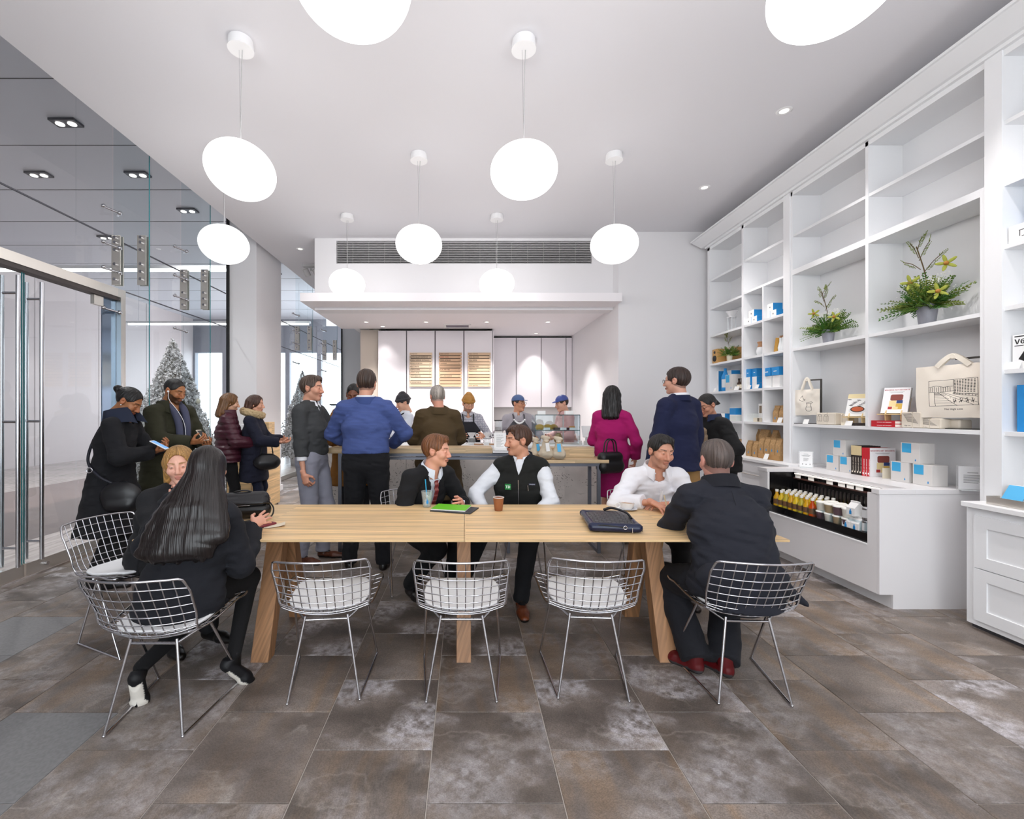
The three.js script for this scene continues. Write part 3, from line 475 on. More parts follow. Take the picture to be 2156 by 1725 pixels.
// ceiling, walls
struct('ceiling', [bz(-3.28, 3.9, CEIL, CEIL + .22, -3.2, 14.4), bz(-3.28, -3.2, CEIL + .2, 5.25, -3.2, 14.4)], mat.ceil, 'smooth white plaster ceiling');
struct('wall_right', bz(3.86, 4.05, 0, 4.2, -3.2, 7), mat.wall, 'white wall behind the shelving');
struct('wall_back', [bz(2.26, 4.05, 0, CEIL, 6.70, 6.9), bz(2.26, 2.4, 0, CEIL, 6.9, 9.9)], mat.wall, 'white wall beside the shelving');
struct('trim_1', bz(2.4, 3.5, 0, .10, 6.68, 6.70), mat.white, 'white skirting board');
{ // upper wall with the long air grille
  const g = structGroup('wall_bulkhead', 'white wall above the bar with a long grey grille');
  const x0 = -2.31, x1 = 2.3, gx0 = (708 - CX) * 6.95 / F, gx1 = (1246 - CX) * 6.95 / F, gy1 = EYE + (CY - 507) * 6.95 / F, gy0 = EYE + (CY - 555) * 6.95 / F;
  part(g, 'wall_panel', [bz(x0, gx0, 3.0, CEIL, 6.95, 7.2), bz(gx1, x1, 3.0, CEIL, 6.95, 7.2), bz(gx0, gx1, 3.0, gy0, 6.95, 7.2), bz(gx0, gx1, gy1, CEIL, 6.95, 7.2), bz(gx0, gx1, gy0, gy1, 7.05, 7.2)], mat.wall);
  part(g, 'grille_recess', bz(gx0, gx1, gy0, gy1, 7.02, 7.05), M(0x6a696b, .8));
  const n = 13, h = (gy1 - gy0) / n, lm = M(0xb3b2b2, .45, { metalness: .4 }), slatG = bx(gx1 - gx0 - .01, h * .42, .03);
  for (let i = 0; i < n; i++) { const o = part(g, 'slat', slatG, lm); o.position.set((gx0 + gx1) / 2, gy0 + (i + .5) * h, -6.985); o.rotation.x = .45; }
  for (let i = 1; i < 16; i++) { const o = part(g, 'grille_joint', bx(.004, gy1 - gy0, .03), lm); o.position.set(mixf(gx0, gx1, i / 16), (gy0 + gy1) / 2, -6.995); }
}
struct('trim_2', bz(-2.39, 2.262, 3.04, 3.16, 6.55, 8.75), M(0xefecef, .6), 'white canopy slab over the coffee bar');
struct('ceiling_niche', bz(.52, 2.3, 3.045, 3.2, 8.7, 9.9), M(0xefecef, .6), 'white ceiling over the back counter');
// column between the two glass walls
struct('wall_column', [bz(-3.87, -3.40, 0, 5.0, 7.38, 8.36), bz(-3.88, -3.37, 0, .10, 7.36, 8.38)], M(0xeeedef, .7), 'square white column between the glass walls');
// far end of the passage and the beige return beside the cupboards
struct('wall_far', bz(GX, -1.6, 0, CEIL, 14.15, 14.35), M(0xcfcfd0, .8), 'grey wall at the far end of the passage');
struct('wall_beige', bz(-2.06, -1.695, 0, 3.05, 8.9, 9.05), M(0xd9cbbd, .7), 'beige panel beside the cupboards');
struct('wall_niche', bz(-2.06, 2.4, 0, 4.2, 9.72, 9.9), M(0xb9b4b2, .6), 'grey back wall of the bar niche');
struct('wall_passage', [bz(-1.84, -1.70, 0, 4.2, 9.06, 14.35), bz(-2.31, -2.2, 3.16, 4.1, 7.2, 9.9), bz(-2.2, -1.7, 3.05, 4.1, 9.72, 9.9)], mat.wall, 'white side wall of the passage beyond the bar');
// shop front behind the photographer: piers and glass
struct('wall_rear', [bz(GX, -3.0, 0, 5.25, -3.2, -3.0), bz(2.9, 4.05, 0, 5.25, -3.2, -3.0), bz(-3.0, 2.9, 3.5, 5.25, -3.2, -3.0), bz(-3.0, 2.9, 0, .35, -3.2, -3.0)], mat.wall, 'white piers of the shop front');
for (let i = 0; i < 3; i++) { const g = structGroup('window_' + (i + 1), 'tall shop front window'); const a = -3 + i * 1.967, b = a + 1.967; part(g, 'pane', mv(new THREE.PlaneGeometry(b - a - .1, 3.05), (a + b) / 2, 1.925, 3.1), mat.glass); part(g, 'frame', [bz(a, a + .05, .35, 3.5, -3.14, -3.06), bz(b - .05, b, .35, 3.5, -3.14, -3.06), bz(a, b, .35, .4, -3.14, -3.06), bz(a, b, 3.45, 3.5, -3.14, -3.06)], mat.darksteel); }
// ---------------------------------------------------------------- lobby beyond the glass
{
  const fl = structGroup('floor_lobby', 'banded stone floor of the lobby');
  const marble = M(0xffffff, .25, { map: dataTex(256, (u, v) => { const k = fbm(u * 14, v * 1.5, 5, 4), s = .8 + .3 * k - .25 * clamp(1 - abs(fbm(u * 9, v * 1.2, 8, 3) - .5) * 14, 0, 1) * .5; return [196 * s, 186 * s, 181 * s]; }) });
  const brown = M(0xffffff, .22, { map: dataTex(256, (u, v) => { const s = .8 + .4 * fbm(u * 2, v * 12, 3, 4); return [96 * s, 84 * s, 78 * s]; }) });
  const rose = M(0xffffff, .22, { map: dataTex(256, (u, v) => { const s = .85 + .3 * fbm(u * 3, v * 8, 13, 4); return [124 * s, 106 * s, 100 * s]; }) });
  part(fl, 'marble_band', bz(-4.9, GX - .06, -.2, 0, -3.2, 20), marble); part(fl, 'brown_band', bz(-6.5, -4.9, -.2, 0, -3.2, 20), brown); part(fl, 'rose_band', bz(-8.2, -6.5, -.2, 0, -3.2, 20), rose); part(fl, 'marble_band', bz(-11.4, -8.2, -.2, 0, -3.2, 20), marble);
  const cl = structGroup('ceiling_lobby', 'grey panelled ceiling of the lobby');
  part(cl, 'ceiling_panel', bz(-11.4, -3.2, 5.3, 5.5, -3.2, 20), M(0xcfcfd6, .55));
  for (let i = 0; i < 12; i++) part(cl, 'joint', bz(-11.4, -3.3, 5.296, 5.3, 2.6 + i * 1.32, 2.61 + i * 1.32), mat.gap);
  struct('wall_lobby', bz(-11.6, -11.4, 0, 5.5, -3.2, 20), M(0xcdc3c3, .45), 'pale panelled far wall of the lobby');
  for (let i = 0; i < 9; i++) struct('trim_3', bz(-11.4, -11.392, 0, 5.3, 1.5 + i * 2.1, 1.515 + i * 2.1), M(0xa9a4a4, .6), 'joint between lobby wall panels');
  struct('wall_lobby_end', [bz(-11.6, -3.2, 3.9, 5.5, 19, 19.2), bz(-11.6, -3.2, 0, .3, 19, 19.2), ...[0, 1, 2, 3, 4, 5, 6].map(i => bz(-11.5 + i * 1.32, -11.32 + i * 1.32, 0, 5.5, 18.98, 19.2))], M(0x8d8f98, .5), 'far end of the lobby with tall windows');
  struct('window_4', mv(new THREE.PlaneGeometry(8, 3.6), -7.4, 2.1, -19.08), mat.glass, 'tall end windows of the lobby');
  struct('wall_lobby_near', bz(-11.6, GX, 0, 5.5, -3.4, -3.2), M(0xcac7c9, .6), 'near end wall of the lobby');
}
// twin downlights of the lobby
const glow = new THREE.MeshStandardMaterial({ color: 0xffffff, emissive: 0xfff4ea, emissiveIntensity: 3 });
function spot(x, y, Z, I, ang, tx, ty, tz, pen = .7, r = 1.6) { const l = new THREE.SpotLight(lightTint, I, 0, ang, pen, 2); l.position.set(x, y, -Z); l.target.position.set(tx ?? x, ty ?? 0, tz != null ? -tz : -Z); l.shadow.radius = r; l.castShadow = true; scene.add(l); scene.add(l.target); }
{
  let k = 0;
  for (const [x, Z] of [[-5.3, 4.7], [-5.3, 6.02], [-5.3, 7.34], [-5.3, 8.66], [-6.9, 7.34], [-7.9, 4.7], [-5.3, 10.0], [-5.3, 12.6], [-7.9, 10.0]]) {
    const o = thing('lobby_downlight', 'twin square downlight in the grey lobby ceiling, ' + ['nearest of the row by the glass', 'second of the row by the glass', 'third of the row by the glass', 'fourth of the row by the glass', 'single fitting set apart from the row', 'fitting deep in the lobby', 'fifth of the row by the glass', 'last of the row by the glass', 'far fitting deep in the lobby'][k++], 'downlight', [x, 5.28, -Z], 0, 'lobby ceiling downlights');
    part(o, 'housing', bx(.34, .03, .17, 0, 0, 0), mat.darksteel); for (const s of [-.08, .08]) part(o, 'lamp', cyl(.05, .05, .012, s, -.018, 0, 16), glow);
    spot(x, 5.2, Z, LOBBY, 1.0, x, 0, Z, .8);
  }
  for (const [Z, y, i] of [[9.2, 4.35, 0], [13.6, 4.1, 1]]) { const t = thing('strip_light', ['long glowing strip light high in the lobby', 'second glowing strip light farther down the lobby'][i], 'light', [-7.4, y, -Z]); part(t, 'tube_light', bx(5.4, .05, .06, 0, -.04, 0), new THREE.MeshStandardMaterial({ color: 0xffffff, emissive: 0xffffff, emissiveIntensity: 2.2 })); part(t, 'housing', bx(5.5, .06, .09, 0, .015, 0), mat.white);
    for (const q of [-2.4, 2.4]) part(t, 'hanger', rod(V(q, .04, 0), V(q, 5.3 - y, 0), .004), mat.chrome);
    const l = new THREE.RectAreaLight(0xffffff, 5, 5.4, .06); l.position.set(-7.4, y - .07, -Z); l.rotation.x = -PI / 2; scene.add(l); }
}
// ---------------------------------------------------------------- glass wall
const sheet = (Z0, Z1, y0, y1, x) => { const g = new THREE.PlaneGeometry(Z1 - Z0, y1 - y0); g.rotateY(PI / 2); g.translate(x, (y0 + y1) / 2, -(Z0 + Z1) / 2); return g; };
const pane = (Z0, Z1, y0, y1) => sheet(Z0 + .004, Z1 - .004, y0, y1, GX);
{
  const g = structGroup('window_5', 'frameless glass wall towards the lobby');
  const H1 = 2.80, H2 = 3.34;
  const cells = [[-3.0, 1.2], [1.2, 2.6]]; 
  for (const [a, b] of cells) { part(g, 'pane', pane(a, b, .09, H1), mat.glass); }
  for (const [a, b] of [[-3, 0], [0, 2.45], [2.45, 4.95], [4.95, 6.13], [6.13, 7.36]]) { part(g, 'pane', pane(a, b, H1, H2), mat.glass); part(g, 'pane', pane(a, b, H2, 5.3), mat.glass); }
  for (const [a, b] of [[5.06, 6.13], [6.13, 7.36]]) part(g, 'pane', pane(a, b, .09, H1), mat.glass);
  for (const [a, b] of [[8.36, 10.24], [10.24, 12.2], [12.2, 14.15]]) { part(g, 'pane', pane(a, b, .09, H1), mat.glass); part(g, 'pane', pane(a, b, H1, H2), mat.glass); part(g, 'pane', pane(a, b, H2, 5.3), mat.glass); }
  part(g, 'base_rail', [bz(GX - .03, GX + .03, 0, .09, 5.06, 7.36), bz(GX - .03, GX + .03, 0, .09, 8.38, 14.15), bz(GX - .03, GX + .03, 0, .09, -3, 2.6)], mat.steel);
  for (const Z of [7.335, 14.1]) part(g, 'end_post', bz(GX - .02, GX + .02, .09, 5.3, Z, Z + .03), mat.black);
  part(g, 'silicone_joint', [bz(GX - .008, GX + .008, H2 - .006, H2 + .006, -3, 7.3), bz(GX - .008, GX + .008, H2 - .006, H2 + .006, 8.38, 14.1), bz(GX - .008, GX + .008, H1 - .005, H1 + .005, 5.08, 7.3), bz(GX - .008, GX + .008, H1 - .005, H1 + .005, 8.38, 14.1)], M(0x55565e, .6));
  // hanging glass fins with bolted splice plates and spider fittings
  for (const Z of [4.95, 6.13, 10.24, 12.2]) {
    const f = structGroup('window_fin', 'vertical glass fin bracing the glass wall');
    part(f, 'pane', mv(new THREE.PlaneGeometry(.39, 5.28), GX + .205, 2.64, -Z), mat.glass);
    part(f, 'edge', bz(GX + .40, GX + .402, .0, 5.28, Z - .008, Z + .008), mat.glassEdge);
    for (const x of [GX + .055, GX + .335]) { const pl = part(f, 'splice_plate', [bz(x - .048, x + .048, 2.82, 3.36, Z - .028, Z - .016, .002), bz(x - .048, x + .048, 2.82, 3.36, Z + .016, Z + .028, .002)], mat.steel);
      for (let k = 0; k < 6; k++) { const y = 2.88 + [0, .085, .17, .33, .415, .44 + .0][k] * .96 + (k === 5 ? .03 : 0); part(pl, 'bolt', rot(cyl(.016, .016, .03, 0, 0, 0, 10), PI / 2).translate(x, y, -(Z - .036)), mat.chrome); } }
    for (const y of [2.95, 3.22, 3.60, 2.52]) { const b = part(f, 'spider_fitting', [rod(V(GX + .10, y, -(Z - .03)), V(GX - .02, y + .03, -(Z + .10)), .014), rod(V(GX + .10, y, -(Z - .03)), V(GX - .01, y + .03, -(Z - .14)), .012), mv(new THREE.SphereGeometry(.024, 10, 8), GX + .10, y, -(Z - .03)), mv(new THREE.SphereGeometry(.022, 10, 8), GX + .012, y + .03, -(Z - .14))], mat.chrome); }
  }
}
{ // double doors with full-height pulls
  const fr = structGroup('door_frame', 'brushed steel door frame in the glass wall');
  part(fr, 'header', bz(GX - .07, GX + .06, 2.70, 2.79, 2.6, 5.06), mat.steel); part(fr, 'jamb', bz(GX - .07, GX + .06, 0, 2.70, 4.99, 5.06), mat.steel); part(fr, 'jamb', bz(GX - .07, GX + .06, 0, 2.70, 2.6, 2.67), mat.steel);
  part(fr, 'closer_box', bz(GX - .05, GX + .05, 2.66, 2.70, 2.67, 4.99), M(0x3c3433, .5));
  for (const [a, b, n] of [[3.955, 4.80, 2], [2.70, 3.935, 1]]) {
    const d = structGroup('door_' + n, n === 2 ? 'right leaf of the glass double doors' : 'left leaf of the glass double doors');
    part(d, 'pane', sheet(a, b, .12, 2.655, GX), mat.glass); part(d, 'bottom_rail', bz(GX - .022, GX + .022, .012, .12, a, b), mat.steel); part(d, 'glass_edge', n === 2 ? bz(GX - .006, GX + .006, .12, 2.655, a - .002, a) : bz(GX - .006, GX + .006, .12, 2.655, b, b + .002), mat.glassEdge);
    const Zh = n === 2 ? 4.047 : 3.832;
    for (const [x, nm] of [[GX + .07, 'inside'], [GX - .07, 'outside']]) { const pl = part(d, 'pull_bar', [rod(V(x, .13, -Zh), V(x, 2.60, -Zh), .0165, 14)], mat.chrome); for (const y of [.29, 1.36, 2.45]) part(pl, 'standoff', rod(V(GX, y, -Zh), V(x, y, -Zh), .011, 10), mat.chrome); }
    if (n === 2) { part(d, 'lock', rot(cyl(.018, .018, .03, 0, 0, 0, 14), 0, 0, PI / 2).translate(GX + .03, .066, -(a + .18)), mat.chrome); part(d, 'hinge_patch', bz(GX - .02, GX + .02, 2.56, 2.655, b - .12, b), mat.steel); }
  }
  part(fr, 'sidelight', bz(GX - .006, GX + .006, .12, 2.70, 4.80, 4.985), M(0x8fa2b8, .1, { metalness: .85 }));
}
// ---------------------------------------------------------------- globe pendants
const globeM = new THREE.MeshStandardMaterial({ color: 0xffffff, emissive: 0xffffff, emissiveIntensity: 1.25, roughness: .4 });
{
  const rows = [[1.795, [-.45, 1.47]], [3.24, [-1.605, .417]], [4.678, [-2.488, -.48, 1.533]], [6.128, [-1.598, .4235]], [.35, [-1.5, .45, 2.4]], [-1.1, [-2.4, -.45, 1.5]]];
  const names = { '0,0': 'huge globe cut by the upper edge above the table', '0,1': 'tilted globe cut by the upper edge near the shelving', '1,0': 'large tilted globe nearest the glass doors', '1,1': 'large round globe over the middle of the table', '2,0': 'globe hanging between the doors and the white column', '2,1': 'globe in front of the grille, left of centre', '2,2': 'globe at the end of the grille by the right wall', '3,0': 'small far globe over the left end of the canopy', '3,1': 'small far globe over the middle of the canopy' };
  const tilt = { '0,0': [.1, -.12], '0,1': [.2, .42], '1,0': [.15, -.33], '1,1': [.42, .05], '2,0': [.2, -.18], '2,1': [.33, -.1], '2,2': [.3, .06], '3,0': [.2, -.15], '3,1': [.3, .05] };
  const gg = new THREE.SphereGeometry(.5, 48, 32); gg.scale(.478, .392, .478);
  const hz = new THREE.SphereGeometry(.5, 40, 28).scale(.47, .385, .47);
  rows.forEach(([Z, xs], i) => xs.forEach((x, j) => {
    const k = i + ',' + j, o = thing('pendant_lamp', 'white opal pendant, ' + (names[k] || ['near row', 'rear row'][i - 4] + ' behind the photographer, ' + ['left', 'middle', 'right'][j]), 'lamp', [x, 0, -Z], 0, 'white opal globe pendants'), gy = 3.17, [tx, tz] = tilt[k] || [.2, .1];
    part(o, 'ceiling_rose', cyl(.082, .088, .07, 0, CEIL - .035, 0, 32), mat.white);
    const g = part(o, 'globe_lamp', rot(gg.clone(), tx, 0, tz), globeM); g.position.y = gy;
    part(o, 'cord', tube([V(.012, CEIL - .07, 0), V(.004, 3.8, 0), V(.0, gy + .17, 0)], .0035, 10, 5), mat.grey); part(o, 'suspension_cable', rod(V(-.012, CEIL - .07, 0), V(0, gy + .17, 0), .0014, 4), mat.chrome);
    const l = new THREE.PointLight(lightTint, PENDANT, 0, 2); l.position.set(x, gy, -Z); l.shadow.radius = 9; scene.add(l);
  }));
}
// recessed downlights
function downlight(x, y, Z, I, label, ang, tgt, group) {
  const o = thing('ceiling_downlight', label, 'downlight', [x, y, -Z], 0, group);
  part(o, 'trim_ring', lathe([[.036, .002], [.038, -.006], [.062, -.004], [.064, .002]], 24), mat.white); part(o, 'lamp', cyl(.036, .036, .006, 0, .0, 0, 20), glow);
  spot(x, y - .03, Z, I, ang, ...(tgt || []));
}
[[2.81, 4.0], [2.83, 5.37], [2.8, 2.63], [2.8, 1.26]].forEach(([x, Z], i) => downlight(x, CEIL, Z, SPOT * 2.6, 'small recessed downlight before the shelving, ' + ['middle one in view', 'far one in view', 'near one above the frame', 'one behind the photographer'][i], .62, [3.5, 1.2, Z]));
downlight((632 - CX) * 7.4 / F, CEIL, 7.4, SPOT, 'small recessed downlight near the white column', .6);
[[-1.72, 7.0], [-.67, 7.0], [.4, 7.0], [1.47, 7.0], [-1.77, 8.08], [-.7, 8.08], [.38, 8.08], [1.47, 8.08]].forEach(([x, Z], i) => downlight(x, 3.04, Z, SPOT * 5.5, ['front', 'rear'][floor(i / 4)] + ' row canopy downlight, ' + ['leftmost', 'second from the left', 'third from the left', 'rightmost'][i % 4], .9, null, 'canopy downlights'));
downlight(1.45, 3.045, 9.3, SPOT * 3, 'downlight close to the white cupboard doors', .62, [1.45, 0, 9.5]);
downlight(-1.55, 3.04, 8.5, SPOT * .7, 'downlight washing the left cupboards', .7, [-1.6, 0, 8.6]);
{ const v = thing('ceiling_vent', 'small square air vent in the canopy soffit', 'vent', [-.15, 3.035, -8.45]); part(v, 'frame', [bx(.5, .012, .04, 0, 0, .14), bx(.5, .012, .04, 0, 0, -.14), bx(.04, .012, .24, -.23, 0, 0), bx(.04, .012, .24, .23, 0, 0)], mat.white); for (let i = 0; i < 6; i++) part(v, 'slat', bx(.42, .004, .025, 0, .0, -.1 + i * .04).rotateX(0), M(0x8b8590, .6)); }
{ const t = thing('track_spotlight', 'small white spotlights fixed under the ceiling near the column', 'spotlight', [at(655, 560, 8.2).x, 3.98, -8.2]); part(t, 'base', bx(.28, .05, .1, 0, .095, 0), mat.grey); part(t, 'stem', cyl(.015, .015, .06, 0, .04, 0), mat.grey); for (const s of [-.07, .1]) part(t, 'head', rot(cyl(.05, .05, .13, 0, 0, 0, 16), .5, 0, .3).translate(s, -.03, .02), mat.grey); }
// ---------------------------------------------------------------- communal table
{
  const t = thing('communal_table', 'long pale oak communal table on splayed legs', 'table', [0, 0, 0]);
  const zf = -2.50, zb = -3.448, seam = -.007;
  // knife edge: thin rim, underside bevelled inwards
  for (const [a, b] of [[-1.838, seam - .0015], [seam + .0015, 1.788]]) {
    const g = poly([[-zf, .728], [-zf, .74], [-zb, .74], [-zb, .728], [-zb - .09, .705], [-zf + .09, .705]], b - a); // x: depth, y
    g.rotateY(PI / 2); g.translate(a, 0, 0); part(t, 'table_top', metreUv(g), mat.oakTop);
  }
  const leg = (x, w, Z0, Z1) => { const d = .088, g = poly([[Z0 - d / 2, 0], [Z0 + d / 2, 0], [Z1 + d / 2, .705], [Z1 - d / 2, .705]], w, .002); g.rotateY(PI / 2); g.translate(x - w / 2, 0, 0); // u along the leg
    const u = g.attributes.uv, p = g.attributes.position; for (let i = 0; i < p.count; i++) u.setXY(i, p.getY(i), p.getX(i) + p.getZ(i)); return g; };
  for (const [x, w] of [[-1.19, .098], [-.01, .08], [1.172, .098]]) { part(t, 'leg', leg(x, w, 2.66, 2.90), mat.oakLeg); part(t, 'leg', leg(x, w, 3.24, 3.02), mat.oakLeg); }
}
// ---------------------------------------------------------------- wire chairs
const wireM = M(0xd6d6da, .17, { metalness: 1 }), padM = M(0xf3f4f6, .55);
function chairSurf(u, v) { // u -1..1 across, v 0 (seat front) .. 1 (top of back)
  const prof = [[.235, .452], [.12, .440], [0, .424], [-.10, .416], [-.175, .432], [-.222, .480], [-.262, .560], [-.305, .650], [-.345, .742]];
  const q = clamp(v, 0, 1) * (prof.length - 1), i = min(floor(q), prof.length - 2), f = q - i, cr = k => { const p0 = prof[max(i - 1, 0)][k], p1 = prof[i][k], p2 = prof[i + 1][k], p3 = prof[min(i + 2, prof.length - 1)][k]; return .5 * (2 * p1 + (p2 - p0) * f + (2 * p0 - 5 * p1 + 4 * p2 - p3) * f * f + (3 * p1 - p0 - 3 * p2 + p3) * f * f * f); };
  const hw = v < .5 ? mixf(.268, .215, pow(v / .5, 1.1)) : mixf(.215, .236, (v - .5) / .5), back = clamp((v - .42) / .3, 0, 1), seat = 1 - back, a = abs(u);
  let x = u * hw, y = cr(1) + seat * (.030 * a * a * (1 - .3 * (v < .1 ? 1 : 0)) + .012 * a * a * a), z = cr(0) + back * .075 * pow(a, 2.2) + (1 - clamp(v / .15, 0, 1)) * -.03 * (1 - a * a) * 0;
  y += back * (v > .62 ? -.0 : .02 * a * a) - (v > .9 ? .012 * pow(a, 4) : 0);
  return V(x, y, z);
}
function chairProto() {
  const t = new THREE.Group(); t.name = 'wire_chair';
  const wires = [], NU = 11, NV = 16;
  for (let i = 1; i < NU; i++) { const u = -1 + 2 * i / NU; const pts = []; for (let k = 0; k <= 20; k++) pts.push(chairSurf(u, k / 20)); wires.push(tube(pts, .003, 30, 5)); }
  for (let j = 1; j < NV; j++) { const v = j / NV, pts = []; for (let k = 0; k <= 8; k++) { const p = chairSurf(-1 + k / 4, v); p.y -= .0035; pts.push(p); } wires.push(tube(pts, .003, 14, 5)); }
  part(t, 'wire_grid', wires, wireM);
  const rim = []; for (let k = 0; k <= 10; k++) rim.push(chairSurf(-.94 + 1.88 * k / 10, 0)); for (let k = 1; k < 20; k++) rim.push(chairSurf(1, .02 + .955 * k / 20)); for (let k = 0; k <= 10; k++) rim.push(chairSurf(.93 - 1.86 * k / 10, 1)); for (let k = 19; k > 0; k--) rim.push(chairSurf(-1, .02 + .955 * k / 20));
  part(t, 'rim', tube(rim, .0056, 130, 6, true, .3), wireM);
  const r = .0068;
  for (const s of [-1, 1]) {
    const J = V(s * .105, .385, -.13), R = V(s * .175, r, -.20), Fp = V(s * .224, r, .235), Tt = V(s * .19, .428, -.01), Tb = V(s * .188, .432, -.045);
    part(t, 'leg', [rod(J.clone().add(V(0, .02, 0)), R, r, 8), mv(new THREE.SphereGeometry(r * 1.15, 8, 6), R.x, R.y, R.z), rod(R, Fp, r, 8), mv(new THREE.SphereGeometry(r * 1.15, 8, 6), Fp.x, Fp.y, Fp.z), rod(Fp, Tt, r, 8)], wireM);
    part(t, 'brace', rod(J, Tb, r * .9, 8), wireM);
  }
  part(t, 'crossbar', rod(V(-.105, .385, -.13), V(.105, .385, -.13), r, 8), wireM);
  // seat pad: soft D-shaped cushion following the seat
  const A = new Field(.01); A.fn((x, y, z) => { const v = clamp((.235 - z) / .44 * .56, 0, .6), c = chairSurf(x / .24, v), ex = hypot(x / .205, (z - .005) / .195); const rr2 = pow(pow(abs(x) / .205, 3) + pow(abs(z - .012) / .195, 3), 1 / 3); return max(abs(y - c.y - .020) - .013 * (1.15 - .5 * rr2 * rr2), (rr2 - 1) * .19); }, V(0, .44, 0), .3);
  part(t, 'seat_pad', nets(A, .011), padM); return t;
}
const chair0 = chairProto();
function chair(x, Z, turn, label, group) { const c = chair0.clone(); c.name = numbered('wire_chair'); c.position.set(x, 0, -Z); c.rotation.y = turn * DEG; c.userData = { label, category: 'chair', ...(group ? { group } : {}) }; scene.add(c); return c; }
const ROW = 'wire chairs round the table';
chair(-1.43, 2.213, 180, 'chrome wire chair under the woman with long dark hair', ROW);
chair(-.725, 2.452, 186, 'empty chrome wire chair with white pad beside the left table leg', ROW);
chair(-.02, 2.452, 180, 'empty chrome wire chair with white pad before the middle table leg', ROW);
chair(.655, 2.47, 176, 'empty chrome wire chair with white pad nearest the briefcase', ROW);
chair(1.435, 2.43, 177, 'chrome wire chair under the man in the dark grey suit', ROW);
chair(-2.16, 2.92, 72, 'chrome wire chair at the end of the table under the blonde woman', ROW);
chair(-.44, 3.82, 20, 'chrome wire chair under the young man in the black suit', ROW);
chair(.47, 3.86, -10, 'chrome wire chair under the man in the fleece vest', ROW);
chair(1.50, 3.80, 0, 'chrome wire chair under the man in the white shirt', ROW);
// ---------------------------------------------------------------- standing bar, low side table, marble counter
const barSteel = M(0x6f727c, .4, { metalness: .75 });
{
  const t = thing('standing_bar', 'narrow oak standing bar on a grey steel frame', 'bar table', [0, 0, 0]), x0 = -1.40, x1 = .275, xe = .455, Zf = 4.61, Zb = 4.95, H = 1.075;
  part(t, 'bar_top', bz(x0, x1, H - .055, H, Zf, Zb, .003), mat.oakBar);
  part(t, 'white_end_tray', bz(x1 + .003, xe + .02, H - .05, H - .03, Zf, Zb, .002), mat.white);
  const s = .032, f = [];
  for (const x of [-1.30, xe - s]) for (const Z of [Zf + .02, Zb - .02 - s]) part(t, 'leg', bz(x, x + s, 0, H - .055, Z, Z + s), barSteel);
  part(t, 'top_rail', [bz(-1.30, xe, H - .055 - s, H - .056, Zf + .019, Zf + .019 + s), bz(-1.30, xe, H - .055 - s, H - .056, Zb - .019 - s, Zb - .019), bz(-1.30, -1.30 + s, H - .055 - s, H - .056, Zf + .05, Zb - .05), bz(xe - s, xe, H - .055 - s, H - .056, Zf + .05, Zb - .05)], barSteel);
  part(t, 'lower_rail', [bz(-1.30, xe, .955, .955 + s * .8, Zf + .021, Zf + .019 + s), bz(xe - s, xe, .955, .955 + s * .8, Zf + .05, Zb - .05)], barSteel);
  part(t, 'foot_rail', [bz(-1.30, -1.30 + s, 0, s, Zf + .05, Zb - .05), bz(xe - s, xe, 0, s, Zf + .05, Zb - .05)], barSteel);
  part(t, 'drawer_box', bz(-.6, .27, .985, H - .09, Zf + .06, Zb - .08), M(0x5d4a3c, .6));
}
{
  const t = thing('side_table', 'low oak pick-up table with raised oak block and steel legs', 'table', [0, 0, 0]), x0 = .52, x1 = 1.458, Zf = 4.60, Zb = 5.02, H = .955, s = .032;
  part(t, 'table_top', bz(x0, x1, H - .035, H, Zf, Zb, .003), mat.oakBar); part(t, 'raised_block', bz(.75, 1.375, H + .0005, H + .105, Zf + .24, Zb - .01, .003), mat.oakBar);
  for (const x of [x0 + .03, 1.345]) for (const Z of [Zf + .02, Zb - .06]) part(t, 'leg', bz(x, x + s, 0, H - .035, Z, Z + s), barSteel);
  part(t, 'frame_rail', [bz(x0 + .03, 1.377, H - .035 - s, H - .036, Zf + .021, Zf + .02 + s), bz(x0 + .03, 1.377, H - .035 - s, H - .036, Zb - .06, Zb - .03), bz(1.345, 1.377, H - .035 - s, H - .036, Zf + .05, Zb - .06)], barSteel); part(t, 'foot_rail', bz(1.345, 1.377, 0, s, Zf + .05, Zb - .06), barSteel);
}
{
  const stone = M(0xffffff, .45, { map: rep(dataTex(512, (u, v) => { const wx = u + .1 * fbm(u * 3, v * 3, 2, 3), wy = v + .1 * fbm(u * 3, v * 3, 7, 3); const vein = clamp(1 - abs(fbm(wx * 5 + wy * 6, wy * 9, 4, 4) - .5) * 40, 0, 1) * clamp((vn3(u * 6, v * 6, 3) - .45) * 2.5, 0, 1), pit = vn3(u * 70 + v * 60, v * 110 - u * 40, 8) > .86 && vn3(u * 9, v * 9, 5) > .5 ? 1 : 0, c = .88 + .2 * fbm(u * 6, v * 6, 1, 4); const k = c * (1 - .3 * vein - .4 * pit); return [214 * k, 209 * k, 205 * k]; }), .8) });
  const t = thing('service_counter', 'long service counter faced with veined grey stone', 'counter', [0, 0, 0]);
  for (const [a, b] of [[-1.95, -.75], [-.746, .50], [.504, 1.86]]) part(t, 'stone_panel', bz(a, b, .0, .985, 5.72, 5.76), stone);
  part(t, 'carcass', bz(-1.94, 1.85, 0, .985, 5.762, 6.22), mat.cab); part(t, 'worktop', bz(-1.98, 1.90, .987, 1.02, 5.69, 6.26, .003), mat.white);
}
